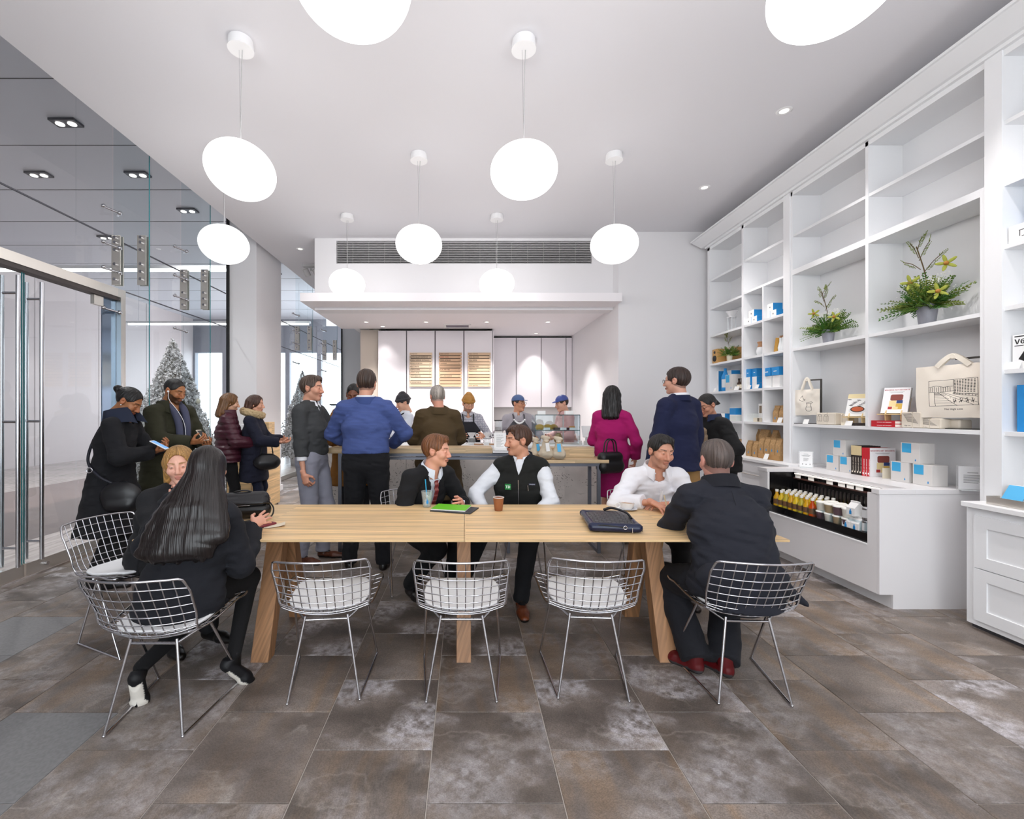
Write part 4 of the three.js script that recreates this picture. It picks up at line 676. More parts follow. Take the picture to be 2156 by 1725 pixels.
// tall cupboards with menu boards, wall cupboards, back counter
{
  const c = thing('tall_cupboard', 'wall of tall white cupboard doors behind the bar', 'cupboard', [0, 0, 0]), xs = [-1.69, -1.135, -.585, -.03, .53];
  part(c, 'carcass', bz(-1.69, .53, 0, 3.0, 8.76, 9.4), mat.gap); part(c, 'side_panel', bz(.5295, .545, 0, 3.02, 8.74, 9.6), mat.cab);
  for (let i = 0; i < 4; i++) part(c, 'door', bz(xs[i] + .009, xs[i + 1] - .009, .05, 3.0, 8.735, 8.758, .002), mat.cab);
  const w = thing('wall_cupboard', 'row of white wall cupboards over the back counter', 'cupboard', [0, 0, 0]), ws = [.55, 1.075, 1.605, 2.13, 2.26];
  part(w, 'carcass', bz(.55, 2.258, 1.54, 3.02, 9.62, 9.72), mat.gap); for (let i = 0; i < 4; i++) part(w, 'door', bz(ws[i] + .007, ws[i + 1] - .007, 1.535, 3.0, 9.598, 9.62, .002), mat.cab);
  const b = thing('back_counter', 'low white back counter under the wall cupboards', 'counter', [0, 0, 0]); part(b, 'carcass', bz(.55, 2.25, 0, .88, 9.15, 9.71), mat.cab); part(b, 'worktop', bz(.55, 2.255, .882, .915, 9.12, 9.715, .003), mat.white);
}
{
  const text = [['ESPRESSO', 'HAYES VALLEY ESPRESSO', 'SINGLE ORIGIN ESPRESSO', 'DECAF ESPRESSO', 'MACCHIATO', 'CAPPUCCINO', 'CAFFE LATTE', 'CAFFE MOCHA', '', 'ALMOND MILK', ''], ['DRIP COFFEE', 'THREE AFRICAS', 'THREE AFRICAS', 'ETHIOPIA', '', 'SELECTED TEA', '', 'HOT CHOCOLATE', '', '', ''], ['ICED COFFEE', 'NEW ORLEANS', 'COLD BREW', '', 'CASCARA FIZZ', 'LEMONADE', '', '', '', '', 'LOCK WATER']];
  text[1][1] = 'GIANT STEPS';
  [862, 924, 985].forEach((px, k) => {
    const w = 48 * 8.7 / F, x = (px + 24 - CX) * 8.7 / F, y1 = EYE + (CY - 742) * 8.7 / F, h = (815 - 742) * 8.7 / F, t = thing('menu_board', ['wooden slat menu board listing espresso drinks', 'middle wooden slat menu board listing drip coffee', 'wooden slat menu board listing iced coffee'][k], 'menu board', [x, 0, -8.72], 0);
    const tone = [[1, 1, 1], [1, .93, .88], [1, .97, .94]][k], n = 11, sh = h / n;
    part(t, 'backing', bx(w * .9, h * .97, .006, 0, y1 - h / 2, -.004), M(0x4b3d33, .8));
    for (let i = 0; i < n; i++) {
      const tx = canvasTex(256, 32, (g, W_, H_) => { const q = 1 - .05 * ((i * 7 + k * 3) % 4); g.fillStyle = `rgb(${232 * tone[0] * q},${206 * tone[1] * q},${176 * tone[2] * q})`; g.fillRect(0, 0, W_, H_); g.strokeStyle = 'rgba(150,110,80,.18)'; for (let m = 0; m < 7; m++) { g.beginPath(); g.moveTo(0, (m * 5 + i * 3) % 32); g.lineTo(W_, (m * 5 + i * 3 + 2) % 32); g.stroke(); } g.fillStyle = i ? '#1d1712' : '#6b5a4c'; if (k === 1 && i === 1) g.fillStyle = '#b03a3a'; g.font = 'bold 17px sans-serif'; g.fillText(text[k][i], 8, 22); if (text[k][i] && i) { g.font = '15px sans-serif'; g.fillText(['3', '4.5', '5', '3.75'][(i + k) % 4], 222, 22); } });
      const g = new THREE.BoxGeometry(w, sh * .80, .010); const o = part(t, 'slat', g, M(0xffffff, .6, { map: tx })); o.position.set(0, y1 - (i + .5) * sh, .006);
    }
  });
}
// ---------------------------------------------------------------- shelving wall
const shelfM = M(0xeeeff1, .48), zs = px => F * SX / (px - CX);
{
  const BK = 3.80;
  const uprights = (o, list) => { for (const [Z, w, y0, y1, fx] of list) part(o, 'upright', bz(fx ?? SX, BK, y0, y1, Z - w / 2, Z + w / 2, .001), shelfM); };
  const shelves = (o, Z0, Z1, ys, t = .028) => { for (const y of ys) part(o, 'shelf', bz(SX + .004, BK, y - t, y, Z0, Z1, .001), shelfM); };
  const a = thing('shelf_unit', 'far white built-in shelf unit with blue and kraft packages', 'shelving', [0, 0, 0]);
  part(a, 'back_panel', bz(BK, 3.85, .86, 3.86, 4.9, 6.6), M(0xe9eaec, .6));
  uprights(a, [[6.53, .06, .86, 3.80], [5.73, .04, .86, 3.80], [4.93, .10, .86, 3.80, SX - .012], [5.34, .022, 1.32, 2.94]]);
  shelves(a, 5.755, 6.495, [1.32, 1.723, 2.124, 2.53, 2.925, 3.33]); shelves(a, 5.355, 5.705, [1.723, 2.125, 2.53]); shelves(a, 4.985, 5.325, [1.723, 2.125, 2.53]); shelves(a, 4.985, 5.705, [1.32, 2.945, 3.35]); part(a, 'top_rail', bz(SX, BK, 3.76, 3.86, 4.9, 6.56), shelfM);
  const c = thing('shelf_unit', 'middle white built-in shelf unit with potted plants and tote bags', 'shelving', [0, 0, 0]);
  part(c, 'back_panel', bz(BK, 3.85, .80, 3.86, 3.0, 4.88), M(0xe9eaec, .6));
  uprights(c, [[3.956, .03, 1.317, 3.80], [3.0, .10, .80, 3.80, SX - .012], [3.065, .035, .80, 2.96, SX - .004], [4.87, .03, .80, 3.8]]);
  shelves(c, 3.972, 4.855, [2.12, 3.34]); shelves(c, 3.08, 3.94, [2.12]); shelves(c, 3.05, 3.94, [3.34]); part(c, 'shelf', bz(SX + .004, BK, 1.289, 1.317, 3.08, 4.855), shelfM); part(c, 'rail', bz(SX - .002, BK, 2.905, 2.96, 3.05, 4.86), shelfM); part(c, 'top_rail', bz(SX, BK, 3.76, 3.86, 2.95, 4.9), shelfM);
  const e = thing('shelf_unit', 'near white built-in shelf unit cut by the frame edge', 'shelving', [0, 0, 0]);
  part(e, 'back_panel', bz(BK, 3.85, .80, 3.86, 1.0, 2.99), M(0xe9eaec, .6)); uprights(e, [[1.02, .06, .84, 3.8], [2.0, .04, .84, 3.8]]); shelves(e, 2.02, 2.955, [1.317, 1.72, 2.13, 2.53, 2.94, 3.34]); shelves(e, 1.05, 1.98, [1.317, 1.72, 2.13, 2.53, 2.94, 3.34]); part(e, 'top_rail', bz(SX, BK, 3.76, 3.86, 1.0, 2.95), shelfM);
  // stepped cornice
  struct('trim_cornice', [bz(3.47, 3.85, 3.80, 3.825, 1.0, 6.58), (() => { const g = poly([[3.47, 3.825], [3.44, 3.825], [3.30, 3.895], [3.28, 3.895], [3.28, 3.915], [3.85, 3.915], [3.85, 3.825]], 5.62); g.translate(0, 0, -6.62); return metreUv(g); })()], shelfM, 'stepped white cornice over the shelving');
  // base cabinets
  const drawers = (name, label, Z0, Z1, n, top, fx) => {
    const t = thing(name, label, 'cabinet', [0, 0, 0]); part(t, 'body', [bz(fx + .012, 3.85, .035, top - .04, Z0, Z1)], shelfM); part(t, 'plinth', bz(fx + .05, 3.85, 0, .035, Z0, Z1), mat.gap); part(t, 'worktop', bz(fx - .03, SX + .31, top - .032, top, Z0 - .0, Z1 + (name === 'drawer_cabinet' ? .0 : 0), .003), mat.white);
    const span = (Z1 - Z0 - .10) / n; for (let i = 0; i < n; i++) for (let j = 0; j < 2; j++) { const a = Z0 + .05 + i * span + .004, b = a + span - .008, y0 = .07 + j * (top - .15) / 2 + .003, y1 = y0 + (top - .15) / 2 - .006, f = .075; const d = part(t, 'drawer', [bz(fx - .004, fx + .012, y0, y1, a, a + f), bz(fx - .004, fx + .012, y0, y1, b - f, b), bz(fx - .004, fx + .012, y0, y0 + f, a + f, b - f), bz(fx - .004, fx + .012, y1 - f, y1, a + f, b - f), bz(fx + .006, fx + .012, y0 + f, y1 - f, a + f, b - f)], shelfM); if (name === 'base_cabinet') part(d, 'handle', [rod(V(fx - .03, y1 - .1, -(a + .12)), V(fx - .03, y1 - .1, -(b - .12)), .006), rod(V(fx - .03, y1 - .1, -(a + .14)), V(fx, y1 - .1, -(a + .14)), .004), rod(V(fx - .03, y1 - .1, -(b - .14)), V(fx, y1 - .1, -(b - .14)), .004)], mat.steel); }
  };
  drawers('base_cabinet', 'white drawer cabinet under the far shelf unit', 4.70, 6.56, 2, .89, 3.38);
  drawers('drawer_cabinet', 'white panelled drawer cabinet at the lower frame corner', 1.0, 3.06, 2, .845, 3.37);
}
// open-front chiller
const CH = { x0: 3.03, Z0: 3.32, Z1: 4.68, top: .875 };
{
  const t = thing('chiller_cabinet', 'white open-front chiller cabinet stocked with drinks', 'chiller', [0, 0, 0]), { x0, Z0, Z1, top } = CH, o0 = 3.42, o1 = 4.55, bk = 3.31, sill = .445;
  part(t, 'front_panel', [bz(x0, x0 + .02, .105, sill, Z0 + .02, Z1), bz(x0, x0 + .02, sill, top - .035, Z0 + .02, o0), bz(x0, x0 + .02, sill, top - .035, o1, Z1)], mat.lacq);
  part(t, 'end_panel', [bz(x0, 3.80, .105, top - .035, Z0, Z0 + .019), bz(3.13, 3.80, 0, .105, Z0, Z0 + .019)], mat.lacq);
  part(t, 'plinth', bz(3.13, 3.15, 0, .104, Z0 + .02, Z1), mat.lacq); part(t, 'carcass', [bz(bk + .03, 3.79, .105, top - .036, Z0 + .02, Z1), bz(x0 + .021, bk + .03, .105, .20, Z0 + .02, Z1), bz(x0 + .021, bk + .03, .2, top - .036, o1 + .01, Z1), bz(x0 + .021, bk + .03, .2, top - .036, Z0 + .02, o0 - .01)], mat.gap);
  part(t, 'worktop', [bz(bk - .02, 3.79, top - .034, top, Z0 - .004, Z1 + .02, .002), bz(x0 - .006, bk - .02, top - .034, top, o1, Z1 + .02, .002), bz(x0 - .006, bk - .02, top - .034, top, Z0 - .004, o0 - .04, .002)], mat.lacq);
  part(t, 'liner', [bz(bk, bk + .03, sill - .15, top - .036, o0 - .01, o1 + .01), bz(x0 + .03, bk, sill + .03, sill + .06, o0 - .01, o1 + .01), bz(x0 + .022, x0 + .04, sill - .12, sill + .075, o0 - .01, o1 + .01), bz(x0 + .02, bk, sill - .12, top - .04, o1 - .002, o1 + .012), bz(x0 + .02, bk, sill - .12, top - .04, o0 - .012, o0 + .002)], mat.blackGloss);
  part(t, 'price_rail', bz(bk - .02, bk - .002, .775, .79, o0, o1), M(0x4a2f2a, .35)); part(t, 'front_glass', bz(x0 + .042, x0 + .046, sill + .06, sill + .15, o0, o1), mat.glass); part(t, 'bumper', bz(x0 - .004, x0 + .02, sill - .004, sill + .004, o0, o1), mat.white);
  part(t, 'evaporator_grille', Array.from({ length: 26 }, (_, i) => bz(bk - .006, bk, .60, .74, o0 + .02 + i * .042, o0 + .034 + i * .042)), M(0x241d20, .4));
  for (const [Z, i] of [[4.28, 0], [4.06, 1], [3.93, 2], [3.84, 3], [3.75, 4], [3.6, 5], [4.45, 6]]) part(t, 'price_card', bz(bk - .024, bk - .021, .788, .83, Z, Z + .07), mat.card);
}
// ---------------------------------------------------------------- goods on the shelves
const zx = (px, X) => F * X / (px - CX);
// a carton: w along the shelf, h high, d deep; front faces the room (-x)
function carton(name, label, X, Z, y, w, h, d, m, extra, turn = 0, group) {
  const t = thing(name, label, 'box', [X, y, -Z], turn * DEG, group); part(t, 'carton', bx(d, h, w, 0, h / 2, 0, .0015), m);
  if (extra) extra(t, w, h, d); return t;
}
const bottleMark = (t, x, y, z, s, axis) => { const pts = [[-.5, -1], [.5, -1], [.5, .1], [.22, .45], [.22, 1], [-.22, 1], [-.22, .45], [-.5, .1]].map(p => [p[0] * s, p[1] * s]); const g = poly(pts, .0006); if (axis !== 'z') g.rotateY(-PI / 2); g.translate(x, y, z); part(t, 'printed_bottle', g, mat.blue); };
const sideBlue = (t, w, h, d) => part(t, 'blue_side', bx(d * .98, h * .98, .002, 0, h / 2, w / 2 + .0008), mat.blue);
const blueLabel = lines => (t, w, h, d) => { part(t, 'blue_label', bx(.001, h * .46, w * .5, -d / 2 - .0008, h * .74, -w * .18), M(0xffffff, .55, { map: labelTex })); bottleMark(t, -d / 2 - .0004, h * .17, w * .30, h * .055); };
const labelTex = canvasTex(128, 96, (g, w, h) => { g.fillStyle = '#3fa9dc'; g.fillRect(0, 0, w, h); g.fillStyle = '#14506f'; for (let i = 0; i < 5; i++) g.fillRect(24 + (i % 2) * 8, 20 + i * 13, 80 - (i % 2) * 16, i === 1 ? 6 : 3); });
const cardTex = canvasTex(128, 96, (g, w, h) => { g.fillStyle = '#fafaf8'; g.fillRect(0, 0, w, h); g.fillStyle = '#8a8a8a'; g.fillRect(34, 30, 60, 3); g.fillRect(40, 42, 48, 3); g.fillRect(46, 54, 36, 3); });
const cardM = M(0xffffff, .7, { map: cardTex });
function priceCard(X, Z, y, label, w = .07, h = .05) { const o = solo('price_card', bx(.003, h, w), cardM, label, 'card', [X, y + h * .48, -Z], 0, 'price cards on the shelves'); o.rotation.z = -.35; return o; }
// -- far unit, left bay
{
  const y = 2.531, Z = zx(1541, 3.63), t = thing('coffee_dripper', 'white ceramic coffee dripper on a clear stand on the far shelf', 'dripper', [3.63, y, -Z]);
  part(t, 'cone', lathe([[.028, .20], [.07, .275], [.074, .278], [.068, .27], [.024, .2]], 28), mat.white); part(t, 'stand_plate', cyl(.06, .06, .008, 0, .197, 0, 24), mat.white); for (let i = 0; i < 4; i++) part(t, 'stand_leg', cyl(.006, .006, .193, .045 * cos(i * PI / 2 + .5), .0965, .045 * sin(i * PI / 2 + .5), 10), M(0xdfe3e6, .1));
}
{
  const wood = M(0xc79a5c, .6), y = 2.125;
  for (const [px, X, l] of [[1516, 3.60, 'small plywood loudspeaker with black drivers on the far shelf'], [1546, 3.68, 'second plywood loudspeaker half hidden by the small potted plant']]) { const t = thing('loudspeaker', l, 'speaker', [X, y, -zx(px, X)], .0); part(t, 'cabinet', bx(.15, .20, .125, 0, .1, 0, .004), wood); part(t, 'woofer', rot(cyl(.042, .042, .008, 0, 0, 0, 24), 0, 0, PI / 2).translate(-.078, .068, 0), mat.black); part(t, 'tweeter', rot(cyl(.018, .018, .008, 0, 0, 0, 18), 0, 0, PI / 2).translate(-.078, .155, 0), mat.black); }
}
const W_ = mat.card;
carton('product_box', 'tall narrow blue and white box beside the blue bottle', 3.66, zx(1516, 3.66), 1.724, .10, .30, .10, W_, sideBlue);
{ const t = thing('brew_bottle', 'blue filter bottle standing before the tall blue box', 'bottle', [3.58, 1.724, -zx(1527, 3.58)]); part(t, 'glass_body', lathe([[0, 0], [.043, .002], [.045, .16], [.04, .175]], 24), M(0xdfe6ea, .12)); part(t, 'blue_collar', lathe([[.046, .165], [.046, .2], [.026, .25], [.018, .29], [.018, .315], [0, .316]], 24), mat.blue); part(t, 'base', lathe([[0, -.0005], [.046, 0], [.047, .05], [.044, .052]], 24), mat.blue); }
carton('product_box', 'white box with blue side behind the grey box', 3.70, zx(1543, 3.70), 1.724, .13, .29, .12, W_, sideBlue);
carton('grey_box', 'grey box with blue label on the far middle shelf', 3.58, zx(1545, 3.58), 1.724, .16, .215, .13, mat.greybox, blueLabel(3));
for (const [px, k] of [[1556, 0], [1561.5, 1]]) { const t = thing('syrup_bottle', ['small dark syrup bottle next to the grey box', 'small dark syrup bottle against the shelf upright'][k], 'bottle', [3.56, 1.724, -zx(px, 3.56)]); part(t, 'bottle_body', lathe([[0, 0], [.022, .002], [.022, .09], [.01, .11], [.01, .135], [0, .136]], 16), M(0x3a2313, .15)); part(t, 'label', lathe([[.0225, .02], [.0225, .07]], 16), mat.cream); part(t, 'cap', cyl(.012, .012, .018, 0, .143, 0, 12), mat.black); }
priceCard(3.52, zx(1551, 3.52), 1.724, 'price card before the grey box and syrup bottles', .1);
priceCard(3.52, zx(1505, 3.52), 1.724, 'small price card before the tall blue box', .05);
carton('product_box', 'flat white box with blue side above the paper filters', 3.64, zx(1527, 3.64), 1.32, .22, .10, .14, W_, sideBlue); carton('product_box', 'small white box with a blue band on the second lowest far shelf', 3.60, zx(1552, 3.60), 1.32 + .001, .13, .175, .12, W_, (t, w, h, d) => part(t, 'blue_band', bx(d + .002, h * .5, w + .002, 0, h * .72, 0), mat.blue));
carton('filter_pack', 'pale filter pack on the second lowest far shelf', 3.56, zx(1550, 3.56), 1.32, .14, .075, .09, M(0xe6ebe6, .7));
// -- far unit, right bay: blue-backed pyramids
const P3 = (X, Z, y, names) => { for (const [i, dz, dy] of [[0, .055, 0], [1, -.055, 0], [2, .0, .0855]]) carton('server_box', names[i], X, Z + dz, y + dy, .105, .085, .11, W_, (t, w, h, d) => { sideBlue(t, w, h, d); part(t, 'printed_mark', bx(.001, .016, .012, -d / 2 - .0006, h * .5, 0), mat.gap); }); };
P3(3.60, zx(1591, 3.60), 2.531, ['lower far box of the white pyramid beside the upright', 'lower near box of the white pyramid beside the upright', 'top box of the white pyramid beside the upright']);
P3(3.60, zx(1631, 3.60), 2.531, ['lower far box of the white pyramid by the pilaster', 'lower near box of the white pyramid by the pilaster', 'top box of the white pyramid by the pilaster']);
{ const t = thing('storage_jar', 'clear jar with wooden lid in the small cubby', 'jar', [3.60, 2.126, -zx(1602, 3.60)]); part(t, 'jar_body', lathe([[0, 0], [.04, .002], [.05, .06], [.035, .11], [.03, .12]], 20), M(0xe6e8ea, .1)); part(t, 'wooden_collar', lathe([[.034, .1], [.04, .105], [.028, .135], [.04, .165], [.036, .17], [0, .17]], 20), mat.oakLeg); }
{ const t = thing('coffee_pouch', 'leaning golden coffee pouch in the small cubby', 'pouch', [3.60, 2.126, -zx(1636, 3.60)]); const g = bx(.05, .17, .055, 0, .085, 0, .006); rot(g, 0, 0, 0); part(t, 'pouch', rot(g, .22), M(0xb98a33, .4)); 
  for (const [px, k] of [[1644, 0], [1650, 1]]) { const c = thing('glass_carafe', ['slim glass carafe beside the golden pouch', 'glass carafe with wooden stopper beside the golden pouch'][k], 'carafe', [3.60, 2.126, -zx(px, 3.60)]); part(c, 'glass_body', lathe([[0, 0], [.026, .002], [.03, .05], [.015, .12], [.018, .16]], 18), M(0xe8ecee, .08)); part(c, 'stopper', cyl(.014, .012, .03, 0, .17, 0, 12), mat.oakLeg); } }
// cubbies with two-tone boxes
[[1582, 3.58, 0], [1596, 3.60, 1]].forEach(([px, X, k]) => { const Z = zx(px, X); for (let i = 0; i < 3; i++) carton(i === 2 ? 'blue_box' : 'white_box', (i === 2 ? 'blue top box of the ' : i ? 'middle white box of the ' : 'bottom white box of the ') + ['far', 'near'][k] + ' stack in the left cubby', X, Z, 1.724 + [0, .076, .152][i], .088, [.075, .075, .10][i], .09, i === 2 ? mat.blue : W_, i === 2 ? (t, w, h, d) => part(t, 'printed_name', bx(.001, .008, .03, -d / 2 - .0006, h * .5, 0), mat.card) : sideBlue); });
[[1625, 3.58, 0], [1643, 3.585, 1]].forEach(([px, X, k]) => { const Z = zx(px, X); carton('white_box', ['far', 'near'][k] + ' tall white box under the blue box in the right cubby', X, Z, 1.724, .118, .135, .10, W_); carton('blue_box', ['far', 'near'][k] + ' blue box on the tall white box in the right cubby', X - .005, Z, 1.8595, .122, .095, .11, mat.blue, (t, w, h, d) => part(t, 'printed_name', bx(.001, .009, .05, -d / 2 - .0006, h * .5, 0), mat.card)); });
priceCard(3.525, zx(1577, 3.525), 1.724, 'price card before the far stack in the left cubby', .06); priceCard(3.525, zx(1594, 3.525), 1.724, 'price card before the near stack in the left cubby', .06);
{ const t = thing('picture_stand', 'clear upright sign holder in the lower left cubby', 'sign', [3.62, 1.321, -zx(1602, 3.62)]); part(t, 'frame', bx(.008, .22, .08, 0, .11, 0), mat.card); part(t, 'picture', bx(.001, .09, .045, -.005, .15, 0), M(0x8c7a66, .7)); }
carton('acrylic_box', 'clear display block in the lower left cubby', 3.60, zx(1588, 3.6), 1.321, .13, .10, .12, M(0xe7eceb, .15)); carton('small_box', 'small cream box with a printed end in the lower left cubby', 3.545, zx(1597, 3.545), 1.321, .12, .05, .05, mat.cream, (t, w, h, d) => part(t, 'printed_end', bx(.001, h * .8, w * .3, -d / 2 - .0006, h / 2, w * .3), M(0x6b6150, .7)));
// kraft coffee bags
const bagShape = (w, h, d) => { const g = poly([[-d / 2, 0], [d / 2, 0], [d / 2 * .96, h * .62], [.006, h * .97], [.008, h], [-.008, h], [-.006, h * .97], [-d / 2 * .96, h * .62]], w, .002); g.translate(0, 0, -w / 2); return metreUv(g); };
const kraftM = M(0xffffff, .85, { map: rep(dataTex(128, (u, v) => { const k = .82 + .25 * fbm(u * 9, v * 9, 3, 3) - .1 * (vn3(u * 60, v * 60, 2) > .8 ? 1 : 0); return [196 * k, 157 * k, 108 * k]; }), 6) });
const bagG = bagShape(.082, .185, .062);
function coffeeBag(X, Z, y, label, group, turn = 0, mark) { const t = thing('coffee_bag', label, 'coffee bag', [X, y, -Z], turn * DEG, group); part(t, 'bag', bagG, kraftM); part(t, 'folded_top', bx(.02, .012, .084, 0, .188, 0, .002), kraftM); part(t, 'printed_bottle', (() => { const g = poly([[-.007, -.014], [.007, -.014], [.007, .003], [.003, .009], [.003, .016], [-.003, .016], [-.003, .009], [-.007, .003]], .0008); g.rotateY(-PI / 2); g.translate(-.0335, .05, 0); return g; })(), mat.blue); return t; }
const N8 = ['first', 'second', 'third', 'fourth', 'fifth', 'sixth', 'seventh', 'eighth'];
[1562, 1571, 1581, 1594, 1607, 1619, 1631, 1643].forEach((px, i) => coffeeBag(3.56, zx(px, 3.56), i < 4 ? .891 : .947, N8[i] + ' kraft coffee bag from the far end of the lower row', 'kraft coffee bags, lower row'));
[1594, 1607, 1616, 1634].forEach((px, i) => coffeeBag(3.69, zx(px, 3.69), 1.03, N8[i] + ' kraft coffee bag from the far end of the raised back row', 'kraft coffee bags, back row'));
carton('kraft_riser', 'kraft box raising the back row of coffee bags', 3.69, zx(1616, 3.69), .891, .56, .138, .12, mat.kraft); carton('kraft_tray', 'low kraft box under the near end of the lower bag row', 3.56, zx(1626, 3.56), .891, .36, .055, .10, mat.kraft);
priceCard(3.47, zx(1613, 3.47), .891, 'white card before the kraft tray', .07, .07);
[[1638, 0], [1651, 1]].forEach(([px, k]) => coffeeBag(3.60, zx(px, 3.60), 1.321, ['far', 'near'][k] + ' kraft coffee bag in the lower right cubby', null)); priceCard(3.525, zx(1642, 3.525), 1.321, 'white card before the two bags in the cubby', .07, .06);
[[1552, 0], [1557, 1]].forEach(([px, k]) => coffeeBag(3.6, zx(px, 3.6), .891, ['far', 'near'][k] + ' kraft coffee bag at the end of the far counter', null));
// -- middle unit: zinc pots with winter greens
const greens = [M(0x3d6b22, .8), M(0x5c7d2a, .8), M(0x7d8c3a, .8)], stemM = M(0x5b4a2c, .9), bloomM = M(0xf4f4ee, .8), orchidM = M(0x9da33c, .6), orchidC = M(0xa8702a, .6);
function leafBlade(L, w) { const g = new THREE.BufferGeometry(); g.setAttribute('position', new THREE.BufferAttribute(new Float32Array([0, 0, 0, w, L * .45, .004, 0, L, 0, 0, 0, 0, 0, L, 0, -w, L * .45, .004]), 3)); g.computeVertexNormals(); return g; }
function sprig(base, dir, L, w, n, out) { // a feathery twig: leaflets in two rows that shorten to the tip
  const d = dir.clone().normalize(), side = V(d.z, 0, -d.x).lengthSq() > .01 ? V(d.z, 0, -d.x).normalize() : V(1, 0, 0), nn = side.clone().cross(d).normalize(), roll = rr(-1, 1); side.applyAxisAngle(d, roll); nn.applyAxisAngle(d, roll);
  for (let i = 1; i <= n; i++) for (const s of [-1, 1]) { const t = i / n, p = base.clone().addScaledVector(d, L * t).add(V(0, -.10 * L * t * t, 0)), q = d.clone().multiplyScalar(.75).addScaledVector(side, s * .85).addScaledVector(nn, rr(-.15, .25)).normalize(), g = leafBlade(w * (1.15 - .75 * t) * rr(.8, 1.2), w * .11 + .0012); g.applyMatrix4(new THREE.Matrix4().makeBasis(q.clone().cross(nn).normalize(), q, nn).setPosition(p)); out.push(g); }
}
function arrangement(label, X, Z, y, S, o = {}) {
  const t = thing('potted_greens', label, 'plant', [X, y, -Z]), ph = .155 * S, pr = .062 * S; part(t, 'zinc_pot', lathe([[0, 0], [pr * .72, 0], [pr, ph], [pr * 1.03, ph + .002], [pr * .93, ph], [pr * .88, ph - .02], [0, ph - .02]], 28), mat.zinc);
  const lists = [[], [], []];
  for (let i = 0; i < 2 * (o.n || 46); i++) { const a = rr(0, 2 * PI), el = rr(-.25, 1.15), d = V(cos(a) * cos(el), sin(el) + .1, sin(a) * cos(el) * 1.15); if (o.left && rnd() < .35) { d.z = -abs(d.z) * -1; } d.x *= .75; if (X + d.x * .3 * S > 3.78) d.x = -abs(d.x) * .4; sprig(V(cos(a) * .02, ph - .01, sin(a) * .02), d, rr(.12, .26) * S, .05 * S, 11, lists[floor(rnd() * 2.5)]); }
  // rising branch
  const br = [], tip = V(-.03, ph + .44 * S, -.05 * S), mid = V(-.01, ph + .2 * S, .0); br.push(tube([V(0, ph - .02, 0), mid, tip], .004 * S, 12, 5));
  for (const [f, dz, dy] of [[.5, .14, .12], [.6, -.15, .10], [.75, .09, .12], [.8, -.07, .13], [.92, .05, .09]]) { const p = V(0, ph, 0).lerp(tip, f), e = p.clone().add(V(rr(-.03, .02), dy * S, dz * S)); br.push(tube([p, p.clone().lerp(e, .5).add(V(0, .015, 0)), e], .0028 * S, 8, 4)); for (let k = 0; k < 3; k++) sprig(p.clone().lerp(e, .2 + k * .3), e.clone().sub(p).add(V(0, .02, rr(-.06, .06))), .07 * S, .022 * S, 6, lists[2]); }
  part(t, 'twig', br, stemM); lists.forEach((l, i) => { if (l.length) { const p = part(t, 'foliage', l, greens[i]); p.userData.kind = 'stuff'; } });
  const dots = [], st = []; for (let c = 0; c < 44; c++) { const a = rr(0, 2 * PI), cx = cos(a) * rr(.03, .12) * S * .7, cz = (sin(a) * rr(.04, .17) + (c % 5 === 0 ? .13 * (rnd() < .5 ? -1 : 1) : 0)) * S, cy = ph + rr(.04, .2) * S; if (X + cx > 3.77) continue; for (let k = 0; k < 13; k++) { const p = V(cx + rr(-.03, .03) * S, cy + rr(-.03, .03) * S, cz + rr(-.04, .04) * S); const g = new THREE.IcosahedronGeometry(rr(.0026, .0045) * S, 0); g.translate(p.x, p.y, p.z); dots.push(g); } st.push(rod(V(0, ph, 0), V(cx, cy, cz), .0008, 4)); }
  const bl = part(t, 'white_blossom', dots, bloomM); bl.userData.kind = 'stuff'; part(t, 'blossom_stem', st, greens[1]).userData.kind = 'stuff';
  for (const [oz, oy, ox] of o.orchids || []) { const pet = []; for (let k = 0; k < 5; k++) { const g = new THREE.SphereGeometry(1, 10, 6); g.scale(.011 * S, .032 * S, .004 * S); g.translate(0, .03 * S, 0); rot(g, .3, 0, 0); rot(g, 0, 0, k * 1.256 + .3); g.rotateY(-.7); g.translate(ox, ph + oy, oz); pet.push(g); } part(t, 'orchid', pet, orchidM).userData.kind = 'stuff'; part(t, 'orchid_lip', mv(new THREE.SphereGeometry(.014 * S, 10, 8), ox - .01, ph + oy, oz + .008), orchidC); }
  return t;
}
arrangement('zinc pot of evergreen sprigs on the shelf above the small tote bag', 3.63, zx(1744, 3.63), 2.121, .90, { n: 44, orchids: [[.16, .10, -.07], [-.12, .19, -.05]] });
arrangement('large zinc pot of evergreens and white blossom above the big tote bag', 3.63, zx(1952, 3.63), 2.121, 1.08, { n: 60, orchids: [[.20, .26, -.06], [.17, .06, -.09], [0, .17, -.13]] });
{ const t = arrangement('small woven pot of greens before the loudspeaker', 3.57, zx(1536, 3.57), 2.125, .62, { n: 34 }); t.children[0].material = mat.cream; }
